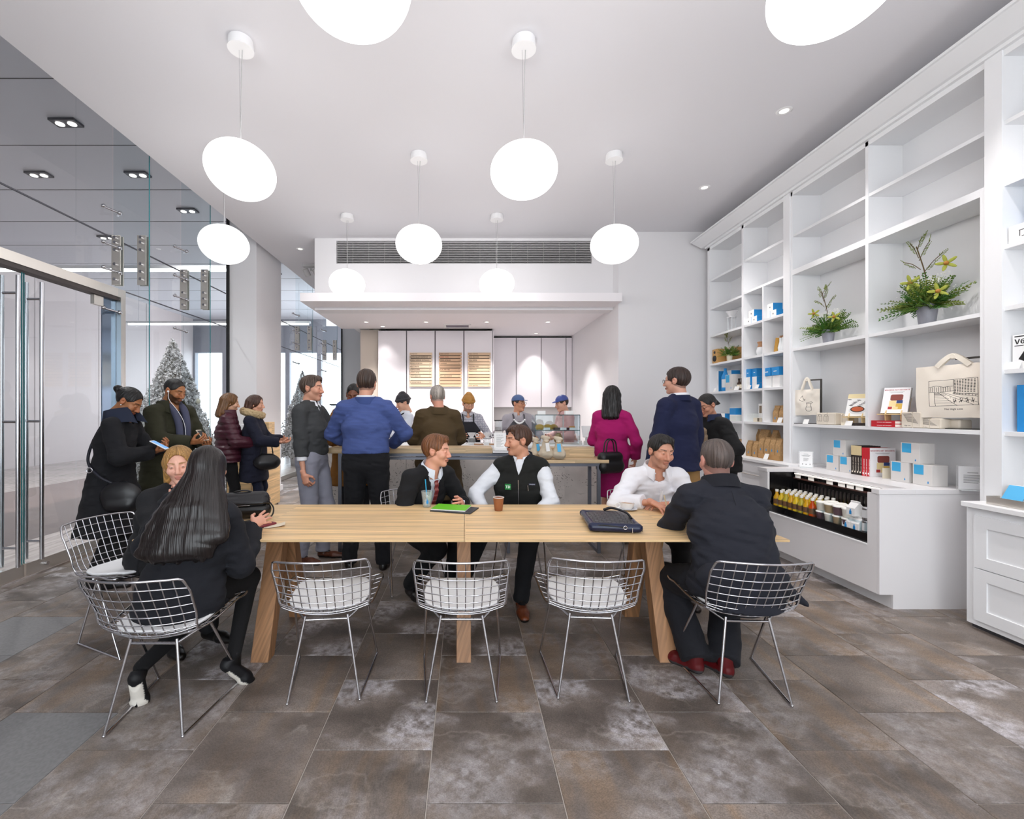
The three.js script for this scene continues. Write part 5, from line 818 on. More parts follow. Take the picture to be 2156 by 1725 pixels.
// tote bags on their stands
const railArt = canvasTex(512, 512, (g, w, h) => {
  g.fillStyle = '#ece3d6'; g.fillRect(0, 0, w, h); g.strokeStyle = '#2a2724'; g.lineWidth = 3; const L = (...p) => { g.beginPath(); g.moveTo(p[0], p[1]); for (let i = 2; i < p.length; i += 2) g.lineTo(p[i], p[i + 1]); g.stroke(); };
  const x0 = 96, y0 = 150, x1 = 420, y1 = 400; L(x0, y0, x1, y0 - 12, x1 + 10, y1 - 10, x0 + 8, y1, x0, y0); 
  for (let i = 0; i < 9; i++) for (let j = 0; j < 8; j++) { g.fillStyle = '#2a2724'; g.fillRect(272 + j * 18, 150 + i * 14, 11, 7); } L(268, 142, 270, 280, 424, 286);
  for (let i = 0; i < 10; i++) L(108 + i * 15, 215 - (i % 3) * 4, 108 + i * 15, 258); L(100, 212, 150, 200, 200, 214, 262, 206); L(100, 262, 180, 262, 268, 250);
  L(140, 262, 150, y1 - 2); L(160, 262, 300, y1 - 4); for (let i = 0; i < 9; i++) { const t = i / 9, y = 275 + t * t * 118; L(141 + t * 8 - 6, y, 165 + t * 120, y); } L(176, 262, 400, 390); L(186, 260, 424, 366); L(260, 282, 424, 312); L(262, 270, 424, 296); for (let i = 0; i < 8; i++) L(272 + i * 20, 272 + i * 3.4, 272 + i * 20, 286 + i * 3.6);
  for (let i = 0; i < 34; i++) L(250 + (i * 37) % 150, 318 + (i * 23) % 50, 258 + (i * 37) % 150, 322 + (i * 29) % 52);
  g.fillStyle = '#2a2724'; g.font = 'bold 19px sans-serif'; g.fillText('The High Line', 210, 436);
});
const dripArt = canvasTex(256, 384, (g, w, h) => { g.fillStyle = '#ebe3d7'; g.fillRect(0, 0, w, h); g.strokeStyle = '#302c28'; g.lineWidth = 4; const L = (...p) => { g.beginPath(); g.moveTo(p[0], p[1]); for (let i = 2; i < p.length; i += 2) g.lineTo(p[i], p[i + 1]); g.stroke(); }; L(70, 128, 88, 92, 100, 130, 118, 160, 92, 176, 66, 158, 60, 146); L(100, 150, 124, 150); L(130, 196, 178, 190, 190, 202, 176, 212, 172, 240, 180, 270, 176, 316, 160, 326, 136, 322, 128, 296, 132, 262, 140, 238, 134, 214, 130, 196); L(134, 214, 176, 212); L(132, 262, 178, 268); });
function pillowBag(w, h, d, puffy, seedN) { // soft bag body with uv 0..1 on its face
  const g = new THREE.PlaneGeometry(w, h, 18, 18), back = new THREE.PlaneGeometry(w, h, 18, 18), f = (q, s) => { const p = q.attributes.position; for (let i = 0; i < p.count; i++) { const x = p.getX(i) / w * 2, y = p.getY(i) / h * 2, e = (1 - pow(abs(x), 3)) * (1 - pow(abs(y), 4) * .85); p.setZ(i, s * (d / 2 * e + .002) + s * puffy * (vn3(x * 2.5 + seedN, y * 2.5, 3) - .5) * e); p.setX(i, p.getX(i) * (1 - .05 * (y < 0 ? y * y : 0)) + .004 * (vn3(y * 3, seedN, 2) - .5)); p.setY(i, p.getY(i) + .008 * (vn3(x * 2 + seedN, 5, 1) - .5)); } q.computeVertexNormals(); };
  f(g, 1); f(back, -1); const ix = back.index.array; for (let i = 0; i < ix.length; i += 3) { const t = ix[i]; ix[i] = ix[i + 1]; ix[i + 1] = t; } back.computeVertexNormals(); return [g, back];
}
function tote(label, X, Z, y, w, h, turn, tex, hang, seedN) {
  const t = thing('tote_bag', label, 'tote bag', [X, 0, -Z], turn * DEG), [a, b] = pillowBag(w, h, .03, .03, seedN), yc = y + h / 2; a.translate(0, yc, 0); b.translate(0, yc, 0);
  part(t, 'printed_front', a, M(0xffffff, .9, { map: tex, bumpMap: rep(clothBump, 5), bumpScale: .0008 })); part(t, 'back', b, M(0xe4dbcd, .9));
  const st = []; for (const z of [.012, -.012]) { const pts = [V(-w * .2, y + h * .97, z), V(-w * .12, y + h + (hang - y - h) * .55, z), V(-.008, hang + .012, z * .5), V(.012, hang + .01, z * .5), V(w * .13, y + h + (hang - y - h) * .55, z), V(w * .22, y + h * .97, z)]; const c = new THREE.CatmullRomCurve3(pts), s2 = new THREE.Shape([new THREE.Vector2(-.0015, -w * .035), new THREE.Vector2(.0015, -w * .035), new THREE.Vector2(.0015, w * .035), new THREE.Vector2(-.0015, w * .035)]); st.push(new THREE.ExtrudeGeometry(s2, { steps: 26, extrudePath: c })); }
  part(t, 'strap', st[0], M(0xece4d6, .9)); part(t, 'strap', st[1], M(0xece4d6, .9)); part(t, 'strap_knot', mv(new THREE.TorusGeometry(.014, .009, 8, 16), 0, hang + .006, 0), M(0xece4d6, .9)); return t;
}
function toteStand(label, X, Z, y, h, reach, turn) { const t = thing('display_stand', label, 'stand', [X, y, -Z], turn * DEG), m = M(0x5d5a57, .5, { metalness: .5 }); part(t, 'base', bx(.24, .006, .14, .0, .003, 0), M(0x2d2b2a, .5)); part(t, 'post', bx(.014, h, .014, .09, h / 2 + .006, -.02), m); part(t, 'arm', bx(reach, .014, .014, .09 - reach / 2, h, -.02), m); }
toteStand('dark metal stand holding the small tote bag', 3.63, zx(1706, 3.63), 1.318, .46, .15, -62); tote('small cream tote bag printed with a dripper and carafe', 3.585, zx(1699, 3.585), 1.318 + .09, .235, .27, -62, dripArt, 1.318 + .46, 3);
toteStand('dark metal stand holding the big printed tote bag', 3.66, 3.27, 1.318, .52, .20, -78); tote('big cream tote bag printed with a railway view', 3.585, 3.335, 1.318 + .085, .46, .39, -78, railArt, 1.318 + .53, 8);
const linen = M(0xd9cfc0, .92), lineArt = canvasTex(256, 192, (g, w, h) => { g.fillStyle = '#ded5c7'; g.fillRect(0, 0, w, h); g.strokeStyle = '#2a2724'; g.lineWidth = 4; for (const ox of [20, 110]) { g.strokeRect(ox, 50, 60, 90); g.strokeRect(ox + 10, 24, 44, 26); g.beginPath(); g.moveTo(ox + 30, 50); g.lineTo(ox + 30, 140); g.stroke(); } });
const trackArt = canvasTex(256, 192, (g, w, h) => { g.fillStyle = '#ded5c7'; g.fillRect(0, 0, w, h); g.strokeStyle = '#2a2724'; g.lineWidth = 5; for (let i = 0; i < 9; i++) { g.beginPath(); g.moveTo(20 + i * 8, 20 + i * 12); g.lineTo(140 + i * 12, 10 + i * 16); g.stroke(); } g.font = 'bold 20px sans-serif'; g.fillStyle = '#2a2724'; g.fillText('High Line', 40, 180); });
function folded(label, X, Z, y, w, h, d, tex, turn) { const t = thing('folded_tote', label, 'tote bag', [X, y, -Z], turn * DEG), g = new RoundedBoxGeometry(d, h, w, 3, .012); const p = g.attributes.position; for (let i = 0; i < p.count; i++) p.setY(i, p.getY(i) + .008 * (vn3(p.getZ(i) * 30, p.getX(i) * 30, 2) - .5) * (p.getY(i) > 0 ? 1 : 0)); g.computeVertexNormals(); g.translate(0, h / 2, 0); part(t, 'bundle', g, linen); if (tex) { const f = new THREE.PlaneGeometry(w * .94, h * .9); f.rotateY(-PI / 2); f.translate(-d / 2 - .001, h / 2, 0); part(t, 'print', f, M(0xffffff, .9, { map: tex })); } part(t, 'band', bx(d + .003, h * 1.01, .006, 0, h / 2, w * .1), M(0xc9bfae, .8)); }
folded('folded cream tote printed with two jars', 3.58, zx(1748, 3.58), 1.318, .20, .115, .11, lineArt, 8); folded('plain folded cream tote behind the recipe book', 3.65, zx(1781, 3.65), 1.318, .17, .105, .10, null, 5);
folded('folded tote printed with tracks beside the red books', 3.585, zx(1930, 3.585), 1.318, .17, .125, .09, trackArt, -5); folded('rolled tote lying under the big tote bag', 3.60, zx(1967, 3.60), 1.318, .20, .075, .10, trackArt, -4); folded('second rolled tote lying under the big tote bag', 3.66, zx(2008, 3.66), 1.318, .18, .07, .09, null, -4);
// books
const coverA = canvasTex(192, 256, (g, w, h) => { g.fillStyle = '#f3f1f3'; g.fillRect(0, 0, w, h); g.fillStyle = '#a03a3a'; g.font = 'bold 16px sans-serif'; g.fillText('MODERN ART DESSERTS', 4, 30); g.fillStyle = '#999'; g.fillRect(40, 42, 110, 3); g.fillRect(50, 50, 90, 3); g.fillStyle = '#8a4038'; g.beginPath(); g.roundRect(56, 70, 90, 60, 14); g.fill(); g.fillStyle = '#efd9a0'; g.fillRect(52, 130, 50, 60); g.fillStyle = '#d9b04a'; g.fillRect(102, 160, 46, 58); g.fillStyle = '#24407c'; g.fillRect(104, 128, 44, 30); g.fillStyle = '#b2332e'; g.fillRect(48, 192, 30, 26); g.fillStyle = '#efd9a0'; g.fillRect(80, 192, 40, 28); });
const coverB = canvasTex(192, 256, (g, w, h) => { g.fillStyle = '#ead9a8'; g.fillRect(0, 0, w, h); g.fillStyle = '#f0f0ee'; g.fillRect(0, 50, w, 206); g.fillStyle = '#2b2622'; for (let i = 0; i < 24; i++) g.fillRect((i * 53) % 170, 60 + (i * 31) % 80, 28, 5); g.fillStyle = '#d9dadb'; g.beginPath(); g.ellipse(100, 190, 74, 46, 0, 0, 7); g.fill(); g.fillStyle = '#3c2a20'; g.beginPath(); g.ellipse(100, 176, 62, 34, 0, 0, 7); g.fill(); g.fillStyle = '#c4582a'; g.beginPath(); g.ellipse(100, 174, 52, 27, 0, 0, 7); g.fill(); });
const spineTex = (bg, fg, txt) => canvasTex(32, 256, (g, w, h) => { g.fillStyle = bg; g.fillRect(0, 0, w, h); if (bg === '#241a16') { g.fillStyle = '#dcc89a'; g.fillRect(0, 0, w, 84); } g.save(); g.translate(22, 100); g.rotate(PI / 2); g.fillStyle = fg; g.font = 'bold 15px sans-serif'; g.fillText(txt, 0, 0); g.restore(); g.fillStyle = fg; g.fillRect(8, 224, 16, 14); });
const pageM = M(0xf3efe4, .8);
function book(label, X, Z, y, th, h, d, coverM, spineM, group, front) { const t = thing('book', label, 'book', [X, y, -Z], 0, group); part(t, 'pages', bx(d - .008, h - .008, th * .8, .002, h / 2, 0), pageM); part(t, 'cover', [bx(d, h, th * .1, 0, h / 2, th * .45), bx(d, h, th * .1, 0, h / 2, -th * .45)], coverM); const s = new THREE.BoxGeometry(.003, h, th); s.translate(-d / 2 + .0005, h / 2, 0); part(t, 'spine', s, spineM); if (front) { const q = new THREE.PlaneGeometry(d, h); q.translate(0, h / 2, th * .5 + .0006); part(t, 'front_print', q, M(0xffffff, .5, { map: front })); } return t; }
{
  const dk = M(0x241a16, .5), rd = M(0xc3202c, .5), dkS = M(0xffffff, .5, { map: spineTex('#241a16', '#efe6d4', 'CRAFT OF COFFEE') }), rdS = M(0xffffff, .5, { map: spineTex('#c8222e', '#ffffff', 'MODERN ART DESSERTS') });
  let Z = zx(1797, 3.545); const th = .0265;
  for (let i = 0; i < 4; i++, Z -= th + .001) book(N8[i] + ' dark coffee book from the far end of the standing row', 3.62, Z, CH.top + .001, th, .262, .17, dk, dkS, 'dark coffee books');
  for (let i = 0; i < 3; i++, Z -= .0265) book(['first', 'second', 'last'][i] + ' red dessert book of the standing row' + (i === 2 ? ', its cover showing' : ''), 3.65, Z, CH.top + .001, .0255, .25, .225, i === 2 ? M(0xd8d3d6, .5) : rd, rdS, 'red dessert books', i === 2 ? coverA : null);
  for (let i = 0; i < 2; i++) { const t = thing('book', ['lower', 'upper'][i] + ' red dessert book lying under the book easel', 'book', [3.60, 1.318 + i * .0262, -zx(1880, 3.60)], 0, 'red dessert books'); part(t, 'pages', bx(.165, .02, .21, .003, .013, 0), pageM); part(t, 'cover', [bx(.17, .0025, .215, 0, .0013, 0), bx(.17, .0025, .215, 0, .0247, 0)], rd); const s = new THREE.BoxGeometry(.003, .026, .215); s.translate(-.085, .013, 0); const sp = part(t, 'spine', s, rd); const q = new THREE.PlaneGeometry(.2, .012); q.rotateY(-PI / 2); q.translate(-.0868, .013, 0); part(t, 'spine_print', q, M(0xffffff, .5, { map: canvasTex(256, 20, (g, w, h) => { g.fillStyle = '#c8222e'; g.fillRect(0, 0, w, h); g.fillStyle = '#fff'; g.font = 'bold 15px sans-serif'; g.fillText('MODERN ART DESSERTS', 60, 16); }) })); }
  const easel = (label, px, X, y, S) => { const t = thing('book_easel', label, 'easel', [X, y, -zx(px, X)], -62 * DEG), ply = M(0xdcc08c, .6); part(t, 'ledge', bx(.20 * S, .008, .07, 0, .052, .035), ply); for (const s of [-1, 1]) part(t, 'side_support', (() => { const g = poly([[-.05, 0], [.05, 0], [.06, .05], [-.02, .16], [-.05, .16]], .008); g.rotateY(-PI / 2); g.translate(s * .05 + .004, 0, 0); return g; })(), ply); part(t, 'back_rest', rot(bx(.16 * S, .14, .008, 0, .07, 0), -.35).translate(0, .055, -.01), ply); };
  const propped = (label, px, X, y, S, front, cm) => { const t = thing('book', label, 'book', [X, y, -zx(px, X)], -62 * DEG); const G = new THREE.Group(); const tilt = -.36, mk = (g) => { rot(g, tilt); g.translate(0, 0, .035); return g; }; part(t, 'pages', mk(bx(.165 * S, .222 * S, .02, 0, .112 * S, -.006)), pageM); part(t, 'cover', [mk(bx(.172 * S, .23 * S, .003, 0, .115 * S, .006)), mk(bx(.172 * S, .23 * S, .003, 0, .115 * S, -.018))], cm); const q = new THREE.PlaneGeometry(.172 * S, .23 * S); q.translate(0, .115 * S, .0082); part(t, 'front_print', mk(q), M(0xffffff, .45, { map: front })); };
  easel('plywood easel standing on the two red books', 1886, 3.60, 1.3715, 1); propped('dessert book propped on the plywood easel', 1886, 3.60, 1.4305, 1, coverA, M(0x8d8a90, .5));
  easel('plywood easel partly hidden by the shelf upright', 1806, 3.61, 1.343, .9); propped('coffee book with an orange bowl on its cover', 1806, 3.61, 1.401, .95, coverB, M(0xdfc88f, .5));
  for (let i = 0; i < 2; i++) carton('booklet_stack', ['pale booklets lying under the hidden easel', 'dark booklets lying under the hidden easel'][i], 3.61, zx([1797, 1811][i], 3.61), 1.318, .09, .024, .16, [mat.cream, M(0x2b211c, .6)][i]);
}
priceCard(3.525, zx(1697, 3.525), 1.318, 'white card under the small tote bag', .07, .05); priceCard(3.525, zx(1787, 3.525), 1.318, 'white card before the booklets', .075, .045);
// label boxes on the chiller top
[['lower far', 1752, 0], ['lower near', 1781, 0], ['top', 1767, 1]].forEach(([n, px, l]) => carton('label_box', n + ' grey blue-labelled box of the pyramid beside the books\' far end', 3.60, zx(px, 3.545), CH.top + .001 + l * .151, .145, .15, .11, mat.greybox, blueLabel(3), 0, 'blue-labelled grey boxes'));
[['lower far', 1895, 0], ['lower near', 1943, 0], ['top', 1917, 1]].forEach(([n, px, l]) => carton('label_box', n + ' grey blue-labelled box of the pyramid beside the pilaster', 3.60, zx(px, 3.545), CH.top + .001 + l * .161, .15, .16, .12, mat.greybox, blueLabel(3), 0, 'blue-labelled grey boxes'));
const signTex = canvasTex(192, 256, (g, w, h) => { g.fillStyle = '#fbfbfb'; g.fillRect(0, 0, w, h); g.fillStyle = '#777'; g.fillRect(60, 40, 72, 5); g.fillRect(30, 58, 132, 6); g.fillRect(46, 74, 100, 5); for (let i = 0; i < 6; i++) g.fillRect(56, 108 + i * 9, 80 - (i % 3) * 12, 3); g.fillStyle = '#444'; g.fillRect(40, 200, 10, 18); g.fillRect(90, 206, 14, 12); g.fillRect(150, 200, 9, 20); });
const paraTex = canvasTex(192, 192, (g, w, h) => { g.fillStyle = '#f6f6f7'; g.fillRect(0, 0, w, h); g.fillStyle = '#666'; g.fillRect(60, 50, 72, 4); for (let i = 0; i < 8; i++) g.fillRect(34, 72 + i * 9, 128 - (i * 17) % 30, 3); });
const sign = (label, px, X, y, w, h, tex, turn) => { const t = thing('sign_holder', label, 'sign', [X, y, -zx(px, X)], turn * DEG); part(t, 'clear_holder', bx(w + .02, h + .012, .004, 0, h / 2 + .006, -.003), MP(0xffffff, .05, { transmission: .9, thickness: 0 })); const q = new THREE.BoxGeometry(w, h, .001); q.translate(0, h / 2 + .006, .001); part(t, 'paper', q, M(0xffffff, .7, { map: tex })); part(t, 'foot', bx(w, .003, .05, 0, .0015, .02), M(0xe9eef0, .1)); };
sign('white printed sign in a clear holder on the chiller top', 1697, 3.47, CH.top + .001, .105, .155, signTex, -35); sign('white paragraph sign in a clear holder beside the pilaster', 2048, 3.68, CH.top + .001, .16, .165, paraTex, -20);
{ const o = solo('cream_card', bx(.075, .09, .003, 0, .045, 0), mat.cream, 'blank cream card before the dessert book', 'card', [3.59, CH.top + .001, -zx(1860, 3.56)]); }
// -- near unit
carton('product_box', 'white box with a line drawing on the upper near shelf', 3.60, 2.90 - .06, 2.531, .20, .11, .16, W_, (t, w, h, d) => part(t, 'line_drawing', [bx(.001, .004, .09, -d / 2 - .0006, .07, 0), bx(.001, .035, .004, -d / 2 - .0006, .05, .04), bx(.001, .035, .004, -d / 2 - .0006, .05, -.04), bx(.001, .004, .06, -d / 2 - .0006, .03, 0)], mat.gap));
{ const vt = canvasTex(128, 192, (g, w, h) => { g.fillStyle = '#fbfbfb'; g.fillRect(0, 0, w, h); g.fillStyle = '#111'; g.fillRect(8, 6, 60, 6); g.font = 'bold 40px sans-serif'; g.fillText('V60', 8, 52); g.fillRect(8, 60, 40, 4); g.save(); g.translate(70, 140); g.rotate(.5); g.fillRect(-40, -30, 80, 50); g.restore(); });
  const t = carton('product_box', 'white box with large black lettering on the near shelf', 3.62, 2.86, 1.721, .16, .22, .15, W_); const q = new THREE.PlaneGeometry(.156, .216); q.rotateY(-PI / 2); q.translate(-.0758, .11, 0); part(t, 'front_print', q, M(0xffffff, .5, { map: vt })); }
priceCard(3.53, 2.93, 1.721, 'white card before the lettered white box', .09, .05);
carton('product_box', 'blue box on the lower near shelf', 3.64, 2.82, 1.3175, .20, .30, .18, mat.blue); carton('product_box', 'second blue box high on the near shelf', 3.66, 2.74, 2.531, .2, .24, .16, mat.blue);
{ const t = thing('steel_tray', 'shallow steel tray holding blue booklets on the near cabinet', 'tray', [3.50, .846, -2.86]); part(t, 'tray', [bx(.20, .003, .20, 0, .002, 0), bx(.003, .05, .2, -.1, .027, 0), bx(.003, .05, .2, .1, .027, 0), bx(.2, .05, .003, 0, .027, .1), bx(.2, .05, .003, 0, .027, -.1)], mat.steel); for (let i = 0; i < 3; i++) { const b = solo('booklet', bx(.003, .14, .11), i === 0 ? mat.lightBlue : mat.card, ['blue', 'first white', 'second white'][i] + ' booklet leaning in the steel tray', 'booklet', [3.46 + i * .012, .916, -2.86]); b.rotation.z = -.55; } }
// ---------------------------------------------------------------- chiller stock
{
  const y0 = .5065, bodyG = lathe([[0, 0], [.027, .002], [.029, .01], [.029, .095], [.013, .128], [.012, .15]], 14), capG = cyl(.0145, .0145, .022, 0, .158, 0, 12), labG = lathe([[.0295, .03], [.0295, .078]], 14);
  const juice = [M(0xd8a51c, .15), M(0xe0bf2a, .15), M(0xb8a832, .15), M(0xc44a17, .15), M(0xdca018, .15)], capM = M(0xf4f3ee, .5), lab = M(0x6d4a2a, .6);
  const cols = ['front', 'second', 'third', 'fourth']; let n = 0;
  for (let c = 0; c < 8; c++) for (let r = 0; r < 4; r++) { const Z = 4.50 - c * .066, X = 3.09 + r * .062; const t = thing('juice_bottle', 'small white-capped juice bottle, ' + N8[c] + ' from the far end in the ' + cols[r] + ' row', 'bottle', [X, y0, -Z], 0, 'juice bottles in the chiller'); part(t, 'bottle_body', bodyG, c === 7 && r === 0 ? juice[3] : juice[(c + r * 2) % 3 + (c % 3 === 0 ? 0 : 0)]); part(t, 'cap', capG, capM); part(t, 'label', labG, lab); }
  const cupG = lathe([[0, 0], [.034, .001], [.041, .07]], 18), lidG = lathe([[.043, .068], [.044, .076], [.038, .080], [0, .08]], 18), fills = [M(0x6a5058, .5), M(0xe8e4da, .6), M(0xb09a7a, .8)];
  for (let i = 0; i < 4; i++) for (let l = 0; l < 2; l++) for (let r = 0; r < 2; r++) { const t = thing('yogurt_cup', ['lower', 'upper'][l] + ' lidded cup, ' + N8[i] + ' from the juice bottles in the ' + ['front', 'back'][r] + ' row', 'cup', [3.10 + r * .092, y0 + l * .081, -(3.945 - i * .09)], 0, 'lidded yogurt cups'); part(t, 'cup', cupG, fills[(i + l) % 3]); part(t, 'lid', lidG, capM); }
  const cg = (() => { const g = poly([[-.04, 0], [.04, 0], [.04, .06], [.006, .10], [.006, .112], [-.006, .112], [-.006, .10], [-.04, .06]], .075, .001); g.rotateY(0); g.translate(0, 0, -.0375); return metreUv(g); })();
  let k = 0; for (const [Z, l] of [[3.655, 0], [3.575, 0], [3.61, 1]]) { const t = thing('milk_carton', ['far white carton with a blue bottle mark, lower row', 'near white carton with a blue bottle mark, lower row', 'white carton with a blue bottle mark lying on the other two'][k++], 'carton', [3.105, y0 + l * .114, -Z], 0, 'white cartons in the chiller'); part(t, 'carton', cg, mat.card); part(t, 'printed_bottle', (() => { const g = poly([[-.010, -.02], [.010, -.02], [.010, .004], [.004, .012], [.004, .022], [-.004, .022], [-.004, .012], [-.010, .004]], .001); g.rotateY(-PI / 2); g.translate(-.0418, .03, 0); return g; })(), mat.blue); }
  const canG = lathe([[0, 0], [.026, 0], [.029, .006], [.029, .092], [.025, .1], [0, .1]], 18), canM = M(0xc2c4c8, .25, { metalness: .9 }), canL = M(0xe7e8ea, .4);
  for (let i = 0; i < 2; i++) for (let l = 0; l < 2; l++) for (let r = 0; r < 2; r++) { const t = thing('drink_can', ['lower', 'upper'][l] + ' silver can, ' + ['far', 'near'][i] + ' in the ' + ['front', 'back'][r] + ' row', 'can', [3.10 + r * .065, y0 + l * .101, -(3.505 - i * .06)], 0, 'silver cans in the chiller'); part(t, 'can', canG, canM); part(t, 'label', lathe([[.0293, .02], [.0293, .08]], 18), canL); }
}
{ const l = new THREE.RectAreaLight(0xfff2e4, 1.4, 1.05, .03); l.position.set(3.27, CH.top - .06, -3.98); l.lookAt(3.12, .4, -3.98); scene.add(l); const o = solo('chiller_light', bx(.03, .012, 1.06), new THREE.MeshStandardMaterial({ color: 0xffffff, emissive: 0xfff2e4, emissiveIntensity: .3 }), 'slim light strip under the chiller worktop', 'light', [3.285, CH.top - .044, -3.98]); }
// ---------------------------------------------------------------- things on the communal table
const TT = .7405;
{ // iced drink
  const p = at(899, 1064, 3.36), t = thing('iced_drink', 'clear plastic cup with blue straw beside the green notebook', 'cup', [p.x, TT, -3.36]);
  part(t, 'cup', lathe([[0, .001], [.029, .001], [.043, .112], [.0445, .118], [.0425, .118], [.0405, .108], [.0275, .006], [0, .006]], 28), MP(0xf4f8f8, .06, { transmission: .85, thickness: 0 }));
  part(t, 'ice', (() => { const l = []; for (let i = 0; i < 9; i++) { const g = bx(.018, .016, .018, 0, 0, 0, .003); rot(g, rr(0, 3), rr(0, 3), 0); g.translate(rr(-.016, .016), .014 + i * .008, rr(-.016, .016)); l.push(g); } return l; })(), MP(0xffffff, .1, { transmission: .7, thickness: 0 })).userData.kind = 'stuff';
  part(t, 'straw', rod(V(.004, .012, 0), V(-.012, .205, .004), .004, 10), M(0x22a5d8, .35)); const mk = poly([[-.008, -.014], [.008, -.014], [.008, .003], [.004, .009], [.004, .016], [-.004, .016], [-.004, .009], [-.008, .003]], .0008); mk.translate(.006, .045, .0345); part(t, 'printed_bottle', mk, mat.blue);
}
{ // notebook on folder
  const c = at(952, 1072, 3.30), f = solo('folder', [bx(.30, .006, .21, 0, .003, 0)], M(0x23252c, .5), 'dark folder lying under the green notebook', 'folder', [c.x + .02, TT, -3.26], -.32);
  const t = thing('notebook', 'bright green spiral notebook lying on the dark folder', 'notebook', [c.x - .005, TT + .0065, -3.28], -.25); part(t, 'pages', bx(.25, .008, .18, 0, .005, 0), mat.paper); part(t, 'cover', bx(.252, .0015, .182, 0, .0098, 0), M(0x6fd21e, .4)); const sp = []; for (let i = 0; i < 26; i++) { const g = new THREE.TorusGeometry(.006, .0008, 5, 10); g.rotateY(PI / 2); g.translate(-.12 + i * .0096, .006, -.092); sp.push(g); } part(t, 'spiral', sp, mat.black).userData.kind = 'stuff';
}
const cupProf = (h, r0, r1) => [[0, .001], [r0, .001], [r1, h], [r1 + .0015, h + .002], [r1 - .001, h + .002], [r0 - .002, .008], [0, .008]];
{ const p = at(1050, 1075, 3.22), t = thing('paper_cup', 'brown paper coffee cup with white rim on the table', 'cup', [p.x, TT, -3.24]); part(t, 'sleeve', lathe(cupProf(.092, .028, .038), 28), M(0x9a5f38, .75)); part(t, 'rim', mv(rot(new THREE.TorusGeometry(.0385, .0022, 8, 30), PI / 2), 0, .0945, 0), mat.white); }
{ const p = at(1425, 1100, 2.93), t = thing('paper_cup', 'brown paper cup with white lid held by the man in the grey suit', 'cup', [p.x, TT, -2.93]); part(t, 'sleeve', lathe(cupProf(.112, .030, .042), 28), M(0x8f5a36, .75)); part(t, 'lid', lathe([[.0445, .108], [.0455, .118], [.041, .122], [.038, .134], [.034, .135], [.03, .128], [0, .128]], 28), mat.white); part(t, 'stirring_stick', rod(V(-.055, .004, .03), V(-.078, .165, -.01), .004, 6), M(0xe4cfa8, .7)); bottleMark(t, -.012, .05, .0375, .013, 'z'); }
{ const p = at(1321, 1072, 3.26), t = thing('coffee_cup', 'low white coffee cup behind the briefcase', 'cup', [p.x, TT, -3.27]); part(t, 'cup', lathe([[0, .002], [.03, .002], [.045, .02], [.052, .052], [.054, .054], [.050, .052], [.042, .02], [0, .01]], 30), mat.white); part(t, 'handle', rot(new THREE.TorusGeometry(.017, .0045, 8, 18), 0, 0, 0).translate(-.066, .03, 0), mat.white); part(t, 'coffee', cyl(.046, .046, .002, 0, .043, 0, 24), M(0xb98a5c, .3)); part(t, 'saucer', lathe([[0, 0], [.035, 0], [.07, .008], [.072, .010], [.03, .004], [0, .003]], 30), mat.white); }
{ // briefcase, woven top, lying flat
  const weave = M(0xffffff, .38, { map: dataTex(256, (u, v) => { const a = floor(u * 13), b = floor(v * 17), h = (a + b) % 2, fu = (u * 13) % 1, fv = (v * 17) % 1, e = h ? sin(fu * PI) : sin(fv * PI), k = 16 + 74 * e * (h ? .8 : 1); return [k, k, k * 1.05]; }), bumpMap: dataTex(256, (u, v) => { const a = floor(u * 13), b = floor(v * 17), h = (a + b) % 2, k = 255 * (h ? sin(((u * 13) % 1) * PI) * sin(((v * 17) % 1) * PI * .5 + .8) : sin(((v * 17) % 1) * PI)); return [k, k, k]; }, false), bumpScale: .003 });
  const t = thing('briefcase', 'black woven leather briefcase with blue gusset lying on the table', 'briefcase', [.895, TT, -2.83], -.10), w = .30, d = .40;
  const top = new THREE.PlaneGeometry(w, d, 14, 14); top.rotateX(-PI / 2); const p = top.attributes.position; for (let i = 0; i < p.count; i++) { const x = p.getX(i) / w * 2, z = p.getZ(i) / d * 2; p.setY(i, .062 - .02 * pow(abs(x), 4) - .018 * pow(abs(z), 3) - (z > 0 ? .012 * z : 0) + .004 * sin(x * 3)); } top.computeVertexNormals(); part(t, 'woven_top', top, weave);
  const A = new Field(.012); A.rc(V(-w / 2 + .02, .03, d / 2 - .022), V(w / 2 - .02, .028, d / 2 - .02), .026, .024); A.rc(V(-w / 2 + .02, .03, -d / 2 + .02), V(w / 2 - .02, .03, -d / 2 + .02), .02, .02); A.rc(V(-w / 2 + .02, .03, d / 2 - .03), V(-w / 2 + .02, .03, -d / 2 + .02), .022, .02); A.rc(V(w / 2 - .02, .03, d / 2 - .03), V(w / 2 - .02, .03, -d / 2 + .02), .022, .02); A.planes.push([0, -1, 0, -.002]); part(t, 'gusset', nets(A, .007), M(0x101c3c, .28));
  part(t, 'base', bx(w - .03, .036, d - .03, 0, .021, 0, .01), mat.black); part(t, 'piping', tube([V(-w / 2, .040, d / 2 - .01), V(-w * .2, .045, d / 2), V(w * .2, .034, d / 2), V(w / 2, .040, d / 2 - .01)], .004, 20, 6), mat.black);
  for (const o of [0, .02]) part(t, 'handle', tube([V(.0, .062, -.16 + o), V(.04, .085, -.11 + o), V(.10, .082, -.0 + o), V(.12, .058, .05 + o)], .0065, 20, 8), M(0x14161d, .35)); part(t, 'buckle', mv(new THREE.TorusGeometry(.010, .002, 6, 14), .05, .035, d / 2 + .004), mat.chrome); part(t, 'zip_pull', rod(V(.09, .035, d / 2 + .004), V(.09, .005, d / 2 + .006), .0022, 6), mat.chrome);
}
